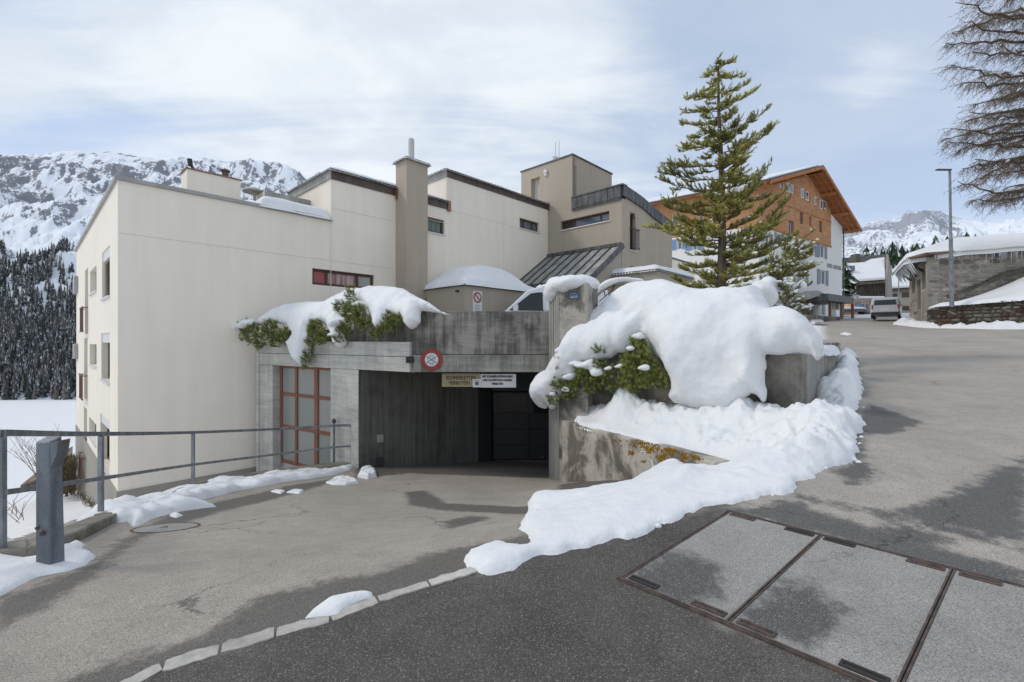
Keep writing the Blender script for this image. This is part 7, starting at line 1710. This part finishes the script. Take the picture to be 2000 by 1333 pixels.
# entrance canopy, glazed porch
q_ = MB()
cz = [(1567, 583), (1592, 576), (1628, 584)]
a0, z0 = fz(1570, 578, -2.2); a1, z1 = fz(1628, 582, -2.2); am, zm = fz(1598, 571, -2.2)
q_.extr([HF.p(a0, -2.2, z0 - .45), HF.p(am, -2.2, zm - .35), HF.p(a1, -2.2, z1 - .45), HF.p(a1, -2.2, z1), HF.p(am, -2.2, zm + .15), HF.p(a0, -2.2, z0)], hback.to_3d() * 2.19); q_.build('entrance_canopy', M_capsheet, ht)
for px in (1570, 1580):
    a_, _ = fz(px, 600, -2.0); q_ = MB(); HF.box(q_, a_ - .12, a_ + .12, -2.1, -1.9, 1.4, z0 - .4); q_.build('canopy_post', M_wood_w, ht)
a_, b0_ = fz(1577, 600, -.02)[0], 0; q_ = MB(); HF.box(q_, fz(1582, 600)[0], fz(1569, 600)[0], -.12, -.005, 1.6, z0 - .5); q_.build('entrance_door', M_wood_r, ht)
a0, z0 = fz(1618, 578, -2.8); a1, z1 = fz(1668, 586, -2.8)
pz0 = fz(1640, 590, -2.8)[1]; pz1 = fz(1640, 577, -2.8)[1]
q_ = MB(); HF.box(q_, a1, a0, -2.8, -.01, pz0, pz1); q_.build('porch_roof', M_zinc_d, ht)
for px, wd in ((1621, .18), (1644, .35), (1665, .16)):
    a_, _ = fz(px, 600, -2.5); q_ = MB(); HF.box(q_, a_ - wd / 2, a_ + wd / 2, -2.6, -2.4, 1.4, pz0 - .004); q_.build('porch_post', mat('brown_porch_post', color=(.22, .11, .06), rough=.8) if wd < .3 else mat('orange_porch_wall', color=(.26, .15, .09), rough=.8), ht)
a_, z_ = fz(1631, 596, -2.0); q_ = MB(); HF.box(q_, a_ - .75, a_ + .75, -2.1, -2.0, z_ - .45, z_ + .45); q_.build('sign_panel', M_cream, ht)
a_, z_ = fz(1628, 612, -2.0); q_ = MB(); HF.box(q_, a_ - .3, a_ + .3, -2.1, -2.0, z_ - .55, z_ + .55); q_.build('poster', M_signwhite, ht)
q_ = MB(); a0, _ = fz(1572, 620, -3.2); a1, _ = fz(1640, 620, -3.2); HF.box(q_, a1, a0, -3.3, -3.0, 1.0, fz(1600, 617, -3.2)[1]); q_.build('forecourt_wall', M_conc_d, ht)

# ------------------------------------------------------------------ village behind
VF = Frame((0, 0), (1, 0), (0, 1))
def pxbox(name, x0, x1, yt, yb, d, dep, mt, parent, dz=0, kx=None):
    a_, b_ = P(x0, yb, d), P(x1, yt, d); q = MB(); q.box((a_.x, d, a_.z), (b_.x, d + dep, b_.z)); return q.build(name, mt, parent)
vh = thing('village_house', 'dark plank and peach plastered house with snowy roof beyond the hotel', 'house', P(1700, 615, 66))
D_ = 66.0
m = pxbox('wall', 1672, 1729, 552, 586, D_, 8, M_cream, vh)
for i in range(15):
    x0 = 1672.5 + i * 56 / 15; pxbox('plank', x0 + .12, x0 + 56 / 15 - .12, 553, 585.5, D_ - .12 - .03 * (i % 2), .1, M_wood_d, vh)
pxbox('wall', 1640, 1672, 557, 586, D_ - 1.5, 8, M_peach, vh)
q_ = MB(); q_.extr([P(1640, 557, D_ - 1.5), P(1672, 557, D_ - 1.5), P(1640, 528, D_ - 1.5)], (0, 8, 0)); q_.build('wall', M_peach, vh)
q_ = MB(); q_.bar(P(1640, 527, D_ - 1.7), P(1676, 553, D_ - 1.7), .5, .25, (0, 1, 0)); q_.build('verge_board', M_zinc_d, vh)
q_ = MB(); q_.extr([P(1640, 540, D_ - 1.0) if False else P(1674, 553, D_ - .8), P(1729, 549, D_ - .8), P(1731, 506, D_ + 7.5), P(1640, 514, D_ + 7.5), P(1640, 530, D_ + 3.5)], (0, 0, -.3)); q_.build('roof', M_roofbrown, vh)
q_ = MB(); q_.extr([P(1644, 531, D_ + 2.2), P(1676, 551, D_ - .9), P(1729, 547, D_ - .9), P(1728, 507, D_ + 5.2), P(1700, 511, D_ + 5.2), P(1688, 517, D_ + 4.3), P(1655, 519, D_ + 4)], (0, 0, .4)); o = q_.build('snow_cap', M_snow, None, bevel=.12, seg=2); tag(o, 'snow on the roof of the dark plank house', 'snow', kind='stuff')
q_ = MB(); q_.extr([P(1640, 514, D_ + 7.6), P(1731, 505, D_ + 7.6), P(1731, 496.5, D_ + 7.6), P(1640, 505, D_ + 7.6)], (0, .4, 0)); q_.build('ridge_wall', mat('slate_grey_boards', wood_fn((.14, .14, .14), (.22, .22, .215), 'v', 5), rough=.9), vh)
q_ = MB(); q_.extr([P(1729, 590, D_ - .2), P(1740, 583, D_ + 6), P(1737, 530, D_ + 6), P(1731, 497, D_ + 4), P(1729, 545, D_ - .2)], (.3, 0, 0)); q_.build('gable_wall', M_plinth, vh)
pxbox('chimney', 1671.5, 1681, 496, 517, D_ + 5, 1.2, M_rubble, vh)
q_ = MB(); a_, b_ = P(1662, 536, D_), P(1678, 527, D_); q_.box((a_.x, D_ + .8, a_.z + .6), (b_.x, D_ + 2.4, b_.z + .7)); q_.build('skylight', M_glass_b, vh)
w_ = pxbox('window', 1650, 1660.5, 559.5, 573, D_ - 1.62, .1, M_signwhite, vh); pxbox('pane', 1651, 1655, 561, 572, D_ - 1.68, .05, M_glass, w_); pxbox('pane', 1656, 1660, 561, 572, D_ - 1.68, .05, M_glass, w_)
pxbox('blue_sign', 1661.5, 1670.5, 559, 572, D_ - 1.66, .1, M_bluesign, vh)
q_ = MB(); c_ = P(1666, 566.5, D_ - 1.67); q_.lathe(c_, [(.20, 0), (.20, .03), (.01, .03)], 12, (0, -1, 0)); q_.build('sign_symbol', M_signwhite, vh)
pxbox('wall', 1665, 1725, 583, 612, D_ - 3.2, 3.1, M_peach, vh); pxbox('fascia', 1665, 1727, 584.5, 589, D_ - 3.4, .2, M_cream, vh)
pxbox('fascia', 1640, 1672, 577, 584, D_ - 2.5, .2, M_wood_d, vh)
q_ = MB(); a_, b_ = P(1668, 584, D_ - 3.6), P(1728, 579, D_ - 3.6); q_.box((a_.x, D_ - 3.7, a_.z), (b_.x, D_ - .3, b_.z)); o = q_.build('snow_cap', M_snow, None, bevel=.12, seg=2); tag(o, 'snow strip on the lean-to roof of the peach plastered house front', 'snow', kind='stuff')
for i, (x0, x1) in enumerate(((1672, 1681), (1682.5, 1690), (1691, 1698), (1699.5, 1707))):
    w_ = pxbox('window', x0, x1, 592, 606, D_ - 3.3, .08, [M_shutter_b, M_signwhite, M_signwhite, M_shutter_b][i], vh); 
    if i in (1, 2): pxbox('pane', x0 + 1, (x0 + x1) / 2 - .3, 593, 605, D_ - 3.34, .03, M_glass_b, w_); pxbox('pane', (x0 + x1) / 2 + .3, x1 - 1, 593, 605, D_ - 3.34, .03, M_glass_b, w_)
pxbox('post', 1713, 1715.5, 583, 612, D_ - 4.0, .3, M_wood_r, vh); pxbox('post', 1664, 1666.5, 584, 606, D_ - 4.0, .3, M_wood_e, vh)
pr_ = thing('porch_lean_to', 'dark porch with a snowy pent roof at the corner of the plank house', 'porch', P(1740, 612, 62))
q_ = MB(); q_.extr([P(1725, 585, 62), P(1740, 583, 62), P(1760, 591, 62), P(1748, 593, 62), P(1727, 592, 62)], (0, 3, 0)); q_.build('roof', M_zinc_d, pr_)
pxbox('post', 1746, 1747.5, 592, 612, 62, .3, M_signwhite, pr_); pxbox('post', 1751, 1752.5, 592, 612, 62, .3, M_signwhite, pr_); pxbox('wall', 1727, 1757, 592, 613, 64.5, .3, mat('dark_maroon_wall', color=(.07, .03, .03), rough=.8), pr_)
q_ = MB(); q_.extr([P(1731, 590, 61.8), P(1737, 584, 61.8), P(1757, 590, 61.8), P(1750, 591.5, 61.8)], (0, 3, 0)); o = q_.build('snow_cap', M_snow, None); tag(o, 'snow on the pent roof of the dark porch', 'snow', kind='stuff')
bs = thing('bus_shelter', 'low peach shelter with grey rounded roof edge beside the hotel porch', 'shelter', P(1670, 620, 55))
pxbox('wall', 1647, 1676, 610, 620, 55, 2.5, M_peach, bs); q_ = MB(); q_.extr([P(1646, 611, 54.7), P(1646, 605, 54.7), P(1655, 603, 54.7), P(1688, 603, 54.7), P(1700, 610, 54.7), P(1700, 612, 54.7), P(1686, 609, 54.7)], (0, 3, 0)); q_.build('roof', M_zinc_d, bs)
pxbox('post', 1643, 1647.5, 600, 628, 54.5, .4, M_hwhite, bs); pxbox('door', 1676, 1688, 611, 619, 55.6, .3, M_wood_d, bs)
q_ = MB(); q_.extr([P(1647, 604, 54.5), P(1656, 599, 54.5), P(1686, 600, 54.5), P(1694, 604, 54.5), P(1686, 603.5, 54.5)], (0, 3, 0)); o = q_.build('snow_cap', M_snow, None, bevel=.05); tag(o, 'snow on the low peach shelter roof', 'snow', kind='stuff')
fr_ = thing('roadside_railing', 'low metal railing in the snow beyond the hotel porch', 'railing', P(1675, 627, 47))
q_ = MB(); q_.tube([P(1649, 619, 47), P(1700, 616.5, 47)], .03, 5); q_.build('rail', M_galv, fr_); q_ = MB(); q_.tube([P(1649, 624, 47), P(1700, 621, 47)], .03, 5); q_.build('rail', M_galv, fr_)
for px in (1651, 1673, 1698): q_ = MB(); q_.tube([P(px, 629, 47), P(px, 617, 47)], .03, 5); q_.build('post', M_galv, fr_)
sh_ = thing('cream_stone_house', 'cream rubble stone house with snowy roof and small dark windows beyond the cars', 'house', P(1760, 612, 74))
pxbox('wall', 1738, 1800, 566, 615, 74, 8, M_cream, sh_); q_ = MB(); q_.extr([P(1736, 567, 73.6), P(1800, 563, 73.6), P(1800, 538, 81), P(1738, 541, 81)], (0, 0, -.3)); q_.build('roof', M_roofbrown, sh_)
q_ = MB(); q_.extr([P(1737, 565, 73.5), P(1800, 561, 73.5), P(1800, 538, 80), P(1738, 541, 80)], (0, 0, .35)); o = q_.build('snow_cap', M_snow, None, bevel=.1); tag(o, 'snow on the roof of the cream stone house', 'snow', kind='stuff')
for x0, x1, yt, yb in ((1741, 1753, 574, 586), (1763, 1777, 571, 581), (1764, 1778, 598, 606)):
    w_ = pxbox('window', x0, x1, yt, yb, 73.9, .08, M_wood_d, sh_)
    for i in range(3): pxbox('pane', x0 + .6 + (x1 - x0) * i / 3, x0 - .4 + (x1 - x0) * (i + 1) / 3, yt + .8, yb - .8, 73.86, .03, mat('maroon_pane', color=(.09, .045, .045), rough=.3), w_)
fl = thing('flag_pole', 'thin flag pole in front of the cream stone house', 'pole', P(1756, 612, 60)); q_ = MB(); q_.tube([P(1756, 618, 60), P(1755, 545, 60)], .05, 5); q_.build('mast', M_galv, fl)
yl = thing('road_barrier', 'small yellow roadside barrier behind the parked cars', 'barrier', P(1757, 625, 50)); pxbox('panel', 1752, 1764, 612, 616.5, 50, .2, M_yellow, yl); pxbox('leg', 1754, 1755.5, 616.6, 622, 50.05, .1, M_black, yl); pxbox('leg', 1761, 1762.5, 616.6, 622, 50.05, .1, M_black, yl)
vb = [(P(1640, 634, 48).x, 46), (P(1645, 631, 48).x, 53), (P(1690, 620, 60).x, 60), (P(1790, 620, 60).x, 60), (P(1790, 620, 44).x, 44), (P(1757, 626, 43).x, 45.5), (P(1700, 628, 47).x, 46)]
heap('snow_verge', 'snow verge along the village street in front of the houses', vb, lambda X, Y: zroad(X, Y), lambda X, Y, D: rnd(D, .8) * .35, .3, M_snow_d, .1, 3, 1.0)
heap('snow_verge', 'narrow strip of snow at the kerb in front of the hotel', [(P(1590, 640, 37).x, 37), (P(1640, 632, 46).x, 45.6), (P(1650, 628, 47.5).x, 47.5), (P(1625, 628, 48).x, 49), (P(1560, 640, 39).x, 39)], lambda X, Y: zroad(X, Y), lambda X, Y, D: rnd(D, .5) * .3, .2, M_snow_d, .1, 5, 1.0)

# ------------------------------------------------------------------ ruined stone building, garden wall, lamp
rb = thing('stone_barn', 'old rubble stone building with icicles under its snowy roof on the right', 'building', P(1845, 630, 26.8))
RA = P(1811, HZ, 27.6).to_2d(); RBq = P(2120, HZ, 26.2).to_2d(); RCq = P(1776, HZ, 33.5).to_2d()
rdir = (RBq - RA).normalized(); rlen = (RBq - RA).length; rn = Vector((rdir.y, -rdir.x)); rn = rn if rn.dot(RA) < 0 else -rn
ldir = (RCq - RA).normalized(); llen = (RCq - RA).length; lnn = Vector((-ldir.y, ldir.x)); lnn = lnn if lnn.dot(RA) < 0 else -lnn
zr0 = zat(500, 27.6); zr1 = zat(482, 22.0)
ztR = lambda s: 4.95 - .30 * s / rlen * 1.0
q_ = MB(); q_.prism([RA, RBq, RBq - rn * .6, RA + ldir * .6], .3, [5.02, 5.42, 5.42, 5.02]); q_.build('wall', M_mortar, rb)
lo = []
for (x0, x1, yt, yb) in ((1801, 1808, 527, 563), (1790.5, 1798, 544, 604), (1781, 1787, 542, 572)):
    def tl(px): k = (px - 1000) / F; return (RA.x - k * RA.y) / (k * ldir.y - ldir.x)
    t0, t1 = sorted((tl(x0), tl(x1))); dd = RA.y + ldir.y * t0; lo.append((t0, t1, zat(yb, dd), zat(yt, dd)))
m = MB(); wall(m, tuple(RA), ldir, lnn, .25, llen, .3, 5.02, lo, .18); m.build('wall', M_mortar, rb)
for h in lo:
    q_ = MB(); a_ = RA + ldir * h[0] - lnn * .15; b_ = RA + ldir * h[1] - lnn * .15; q_.prism([a_, b_, b_ - lnn * .05, a_ - lnn * .05], h[2], h[3]); q_.build('window_recess', M_wood_d, rb)
# stones: shared lumpy meshes, one object each
def stone_mesh(seed):
    r_ = random.Random(seed); bm = bmesh.new(); bmesh.ops.create_icosphere(bm, subdivisions=1, radius=.5)
    for v in bm.verts:
        v.co = Vector((max(-.42, min(.42, v.co.x * 1.1)), max(-.4, min(.4, v.co.y)), max(-.42, min(.42, v.co.z * 1.1)))) + Vector([r_.gauss(0, .045) for _ in range(3)])
    me = bpy.data.meshes.new('stone'); bm.to_mesh(me); bm.free(); return me
SM = [stone_mesh(i) for i in range(6)]
SMd = [m_.copy() for m_ in SM]; SMl = [m_.copy() for m_ in SM]
for m_ in SMd: m_.materials.append(M_rubble)
for m_ in SMl: m_.materials.append(M_rubble_l)
def add_stone(meshes, i, p, sx, sy, sz, rot, parent, roll=0):
    o = bpy.data.objects.new('stone', meshes[i % 6]); COL.objects.link(o); o.parent = parent; o.matrix_parent_inverse = Matrix.Translation(-Vector(parent.location))
    o.location = p; o.rotation_euler = (0, roll, rot); o.scale = (sx, sy, sz); return o
rst = random.Random(31); ang = math.atan2(rdir.y, rdir.x); cnt = 0
z = .9
while z < 4.95:
    hgt = rst.uniform(.17, .30); s = rst.uniform(0, .2)
    while s < rlen - .2 and cnt < 290:
        wd = rst.uniform(.25, .75); plastered = float(fbm(s * .35, z * .5, 7, 3)) > (.10 if s > 2.0 else .5)
        if not plastered or rst.random() < .15:
            c = RA + rdir * (s + wd / 2) + rn * (.0); add_stone(SMl, rst.randrange(6), (c.x, c.y, z + hgt / 2), wd * 1.05, .16, hgt * 1.08, ang, rb, rst.gauss(0, .05)); cnt += 1
        s += wd + .03
    z += hgt + .02
angl = math.atan2(ldir.y, ldir.x); z = .9
while z < 4.6 and cnt < 298:
    s = .1
    while s < llen - .3:
        wd = rst.uniform(.4, .8)
        if not any(h[0] - .3 < s + wd / 2 < h[1] + .3 and h[2] - .1 < z < h[3] + .1 for h in lo) and rst.random() < .35 and cnt < 298:
            c = RA + ldir * (s + wd / 2); add_stone(SMl, rst.randrange(6), (c.x, c.y, z + .12), wd, .14, .26, angl, rb); cnt += 1
        s += wd + .05
    z += .3
# roof and snow on it
def rq(s, out, z, back=0): q = RA + rdir * s + rn * out; return Vector((q.x, q.y, z))
ER = [rq(-.4, .5, 5.1), rq(rlen, .5, 5.5), rq(rlen + 4, -6, 7.2), Vector((*(RA - rn * 6.2 + rdir * 5.4), 6.8)), Vector((*(RCq + Vector((2.4, 1.4))), 5.6)), Vector((*(RA + ldir * (llen + .3) + lnn * .9), 5.0)), Vector((*(RA + ldir * .6 + lnn * .9), 5.05))]
q_ = MB(); q_.extr(ER, (0, 0, .12)); q_.build('roof', M_roofbrown, rb)
NS = 46; NB = 14; V_, F_ = [], []
def rsurf(i, j):      # smooth snow surface over the roof
    t = i / (NS - 1); u = j / (NB - 1)
    if t < .28:
        k = t / .28; e0 = (RA + ldir * (llen + .4) + lnn * .95).lerp(RA + ldir * .5 + lnn * 1.0, k); ze = 5.0 + .05 * k
        bkp = (RCq + Vector((2.6, 1.6))).lerp(RA - rn * 6.2 + rdir * 5.2, k); zb_2 = 5.75 + 1.15 * k
    else:
        k = (t - .28) / .72; e0 = (RA + ldir * .5 + lnn * 1.0).lerp(RA + rdir * 1.2 + rn * .62, min(1, k * 5)) if k < .2 else RA + rdir * (1.2 + (rlen - 1.2) * (k - .2) / .8) + rn * .62; ze = 5.05 + (.15 * min(1, k * 5)) + .5 * max(0, k - .2)
        bkp = (RA - rn * 6.2 + rdir * 5.2).lerp(RA - rn * 6.5 + rdir * (rlen + 4), k); zb_2 = 6.9 + .45 * k
    p = e0.lerp(bkp, u); zz_ = ze + (zb_2 - ze) * u + .38 * math.sqrt(max(0, 1 - (1 - min(1, u / .08)) ** 2)) + .05 * float(fbm(p.x * .8, p.y * .8, 3, 3)); return (p.x, p.y, zz_)
for i in range(NS):
    for j in range(NB): V_.append(rsurf(i, (j / (NB - 1)) ** 2 * (NB - 1)))
id_ = np.arange(NS * NB).reshape(NS, NB); q4 = np.stack([id_[:-1, :-1], id_[1:, :-1], id_[1:, 1:], id_[:-1, 1:]], -1).reshape(-1, 4)
V_ = np.array(V_); V_ = np.concatenate([V_, V_ - np.array([0, 0, .25])]); nq = NS * NB
ed = [(id_[i, 0], id_[i + 1, 0], id_[i + 1, 0] + nq, id_[i, 0] + nq) for i in range(NS - 1)]
snow_obj('snow_cap', 'thick smooth snow on the roof of the old stone building', V_, np.concatenate([q4, q4[:, ::-1] + nq, np.array(ed)]))
ic = MB(); ri = random.Random(3)
for _ in range(60):
    s = ri.uniform(1.2, 6.2) if ri.random() < .8 else ri.uniform(-.3, 8); c = rq(s, .52 + ri.uniform(-.08, .05), 5.12 + .04 * s + ri.uniform(-.1, .0)); l_ = ri.uniform(.1, .75) * (1.1 if 2.5 < s < 5.5 else .6); ic.tube([c, c - Vector((0, 0, l_ * .5)), c - Vector((0, 0, l_))], [.022, .014, .003], 5)
for _ in range(75):
    t = ri.uniform(.0, llen + .3); c2_ = RA + ldir * t + lnn * (.85 + ri.uniform(-.12, .08)); zz_ = 5.02; l_ = ri.uniform(.3, 1.0); c = Vector((c2_.x, c2_.y, zz_)); e = c - Vector((0, 0, l_)) - Vector((lnn.x, lnn.y, 0)) * .5 * l_; ic.tube([c, c.lerp(e, .5), e], [.05, .03, .005], 5)
o = ic.build('icicles', M_ice, None); tag(o, 'row of icicles hanging from the eaves of the old stone building', 'icicles', kind='stuff')
q_ = MB()
for i in range(3): q_ = MB(); p_ = Vector((*(RA + ldir * (llen * (.15 + .35 * i)) + lnn * .8), 4.95)); q_.bar(p_, Vector((*(RA + ldir * (llen * (.15 + .35 * i))), 4.3)), .14, .14); q_.build('eaves_strut', M_wood_d, rb)
# dark sloping copings on the barn wall
q_ = MB(); cpts = [(1853, 581), (1930, 550), (1935, 549), (1960, 538), (1998, 527), (2060, 512)]
def onR(px, py, off): k = (px - 1000) / F; o_ = RA + rn * off; t = (o_.x - k * o_.y) / (k * rdir.y - rdir.x); q = o_ + rdir * t; return Vector((q.x, q.y, zat(py, q.y)))
for i in range(len(cpts) - 1): q_.bar(onR(*cpts[i], .18), onR(*cpts[i + 1], .18), .22, .12 if i < 1 else .22)
q_.build('coping', M_mortar_d, rb)
# snow slope between barn and garden wall
gw_ = thing('garden_wall', 'low dark rubble garden wall along the street right of the lamp post', 'wall', P(1835, 635, 25))
GA = P(1834, HZ, 25.2).to_2d(); GB = P(2120, HZ, 21.5).to_2d(); gd_ = (GB - GA).normalized(); gl = (GB - GA).length; gn = Vector((gd_.y, -gd_.x)); gn = gn if gn.dot(GA) < 0 else -gn
zg0, zg1 = zat(596, 25.2), zat(583, 22.6)
q_ = MB(); q_.prism([GA, GB, GB - gn * .4, GA - gn * .4], .2, [zg0, zg1 - .02, zg1 - .02, zg0]); q_.build('wall_core', M_mortar_d, gw_)
rst = random.Random(77); ang = math.atan2(gd_.y, gd_.x); s = 0; cnt = 0; z = .62
while z < 2.1:
    hgt = rst.uniform(.12, .22); s = rst.uniform(-.1, .1)
    while s < gl - .1 and cnt < 300:
        wd = rst.uniform(.16, .42); zt_ = zg0 + (zg1 - zg0) * s / gl
        if z + hgt < zt_ + .03:
            c = GA + gd_ * (s + wd / 2); add_stone(SMd, rst.randrange(6), (c.x, c.y, z + hgt / 2), wd * 1.08, .26, hgt * 1.12, ang + rst.gauss(0, .05), gw_, rst.gauss(0, .18)); cnt += 1
        s += wd + .012
    z += hgt
print('garden stones', cnt)
poly = [tuple(GA + gn * .05), tuple(GB + gn * .05), tuple(RBq + rdir * 2 + rn * .1), tuple(RA + rn * .1)]
def slope(X, Y):
    dg = ldist([tuple(GA), tuple(GB)], X, Y); dg = np.abs(dg); s = ((X - GA.x) * gd_.x + (Y - GA.y) * gd_.y)
    return zg0 + (zg1 - zg0) * s / gl - .03 + dg * np.clip(.02 + .085 * s, 0, .42)
heap('snow_slope', 'smooth snow slope between the garden wall and the old stone building', poly, slope, lambda X, Y, D: rnd(D, .25) * .16, .12, seed=2)
vb = [(P(1765, 632, 30).x, 31), (P(1790, 624, 33).x, 33.5), tuple(RA + rn * .3), tuple(GA + gn * .1), tuple(GB + gn * .1), (GB.x, GB.y - 1.6), (P(1950, 645, 22.6).x, 22.6), (P(1880, 642, 24.2).x, 24.2), (P(1810, 641, 25.6).x, 25.6), (P(1775, 636, 28).x, 28)]
heap('snow_verge', 'dirty ploughed snow along the foot of the garden wall', vb, lambda X, Y: zroad(X, Y), lambda X, Y, D: rnd(D, .7) * (.34 + .10 * fbm(X * 1.8, Y * 1.8, 3, 4, .6)) + .05 * fbm(X * 5, Y * 5, 3, 3) * (D > .1), .10, M_snow_d, .10, 3, 2.0)
lm = thing('street_lamp', 'tall grey street lamp with flat head in front of the old stone building', 'street lamp', P(1859, 585, 24.4))
b_ = P(1859, 600, 24.4); t_ = P(1855, 333, 24.4); q_ = MB(); q_.tube([b_, b_.lerp(t_, .5), b_.lerp(t_, .52), t_], [.10, .085, .06, .055], 10); q_.build('pole', M_galv, lm, smooth=False)
q_ = MB(); q_.bar(t_ + Vector((.05, 0, .02)), P(1829, 332, 24.2), .16, .07); q_.build('lamp_head', M_darkgrey2, lm, bevel=.02)
q_ = MB(); q_.tube([b_.lerp(t_, .35), b_.lerp(t_, .37)], .12, 10); q_.build('collar', M_galv, lm)

# ------------------------------------------------------------------ left: scrub, shed, twigs
sb = thing('sunken_shed', 'brown shed roof half buried in snow beyond the railing', 'shed', P(90, 940, 26))
q_ = MB(); q_.extr([P(40, 948, 24), P(140, 912, 22), P(142, 872, 27), P(125, 880, 28)], (0, 0, -.3)); q_.build('roof', M_roofbrown, sb)
q_ = MB(); q_.extr([P(40, 950, 23.9), P(142, 914, 21.9), P(142, 960, 21.9), P(40, 960, 23.9)], (0, .3, 0)); q_.build('wall', M_wood_d, sb)
hb_ = Needles(); rh = random.Random(2); st = MB()
bsq = thing('dry_hedge', 'brown dry hedge beside the far corner of the cream building', 'hedge', P(130, 960, 18.5))
for _ in range(900):
    p_ = P(rh.uniform(112, 147), rh.uniform(895, 965), rh.uniform(17.5, 20)); hb_.sprig(p_, (rh.gauss(0, .5), rh.gauss(0, .5), 1), rh.uniform(.10, .3), rh.random())
hb_.build('foliage', mat('dry_hedge_leaves', needle_fn((.09, .065, .04), (.17, .125, .075), (.10, .12, .04)), rough=.9), bsq, 6, .06, 1.0, 3)
st.tube([P(130, 970, 18.6), P(130, 900, 18.6)], .05, 5); st.build('stem', M_bark, bsq)
tws = thing('bare_bush', 'thin bare reddish bush standing in the snow behind the railing', 'bush', P(80, 940, 12)); q_ = MB()
for i in range(40):
    b_ = P(rh.uniform(70, 110), rh.uniform(925, 945), 12.5); e = b_ + Vector((rh.gauss(-.25, .38), rh.gauss(0, .3), rh.uniform(.5, 1.35))); m_ = b_.lerp(e, .5) + Vector((rh.gauss(0, .06), 0, .08)); q_.tube([b_, m_, e], [.007, .005, .003], 3, False)
    for _ in range(2): f_ = m_.lerp(e, rh.random()); q_.tube([f_, f_ + Vector((rh.gauss(0, .15), rh.gauss(0, .1), rh.uniform(.05, .3)))], [.004, .002], 3, False)
q_.build('twig', mat('reddish_twig', color=(.20, .12, .09), rough=.9), tws)
tws = thing('bare_bush', 'few bare stems poking out of the snow low behind the thick post', 'bush', P(30, 1010, 6.5)); q_ = MB()
for i in range(16):
    b_ = P(rh.uniform(-5, 50), rh.uniform(1000, 1022), 6.8); e = b_ + Vector((rh.gauss(0, .12), rh.gauss(0, .1), rh.uniform(.1, .4))); q_.tube([b_, b_.lerp(e, .5) + Vector((rh.gauss(0, .03), 0, 0)), e], [.005, .004, .002], 3, False)
q_.build('twig', mat('reddish_twig'), tws)
gm = MB()
for _ in range(160):
    x_ = rh.uniform(150, 192); p_ = P(x_, 965 + (x_ - 150) * .75 + rh.gauss(0, 5), 12.2 - (x_ - 150) * .02); gm.tube([p_, p_ + Vector((rh.gauss(0, .05), rh.gauss(0, .05), rh.uniform(.03, .12)))], [.008, .002], 3, False)
o = gm.build('dry_grass', M_drygrass, None); tag(o, 'tufts of dry grass at the snow free foot of the cream building', 'grass', kind='stuff')
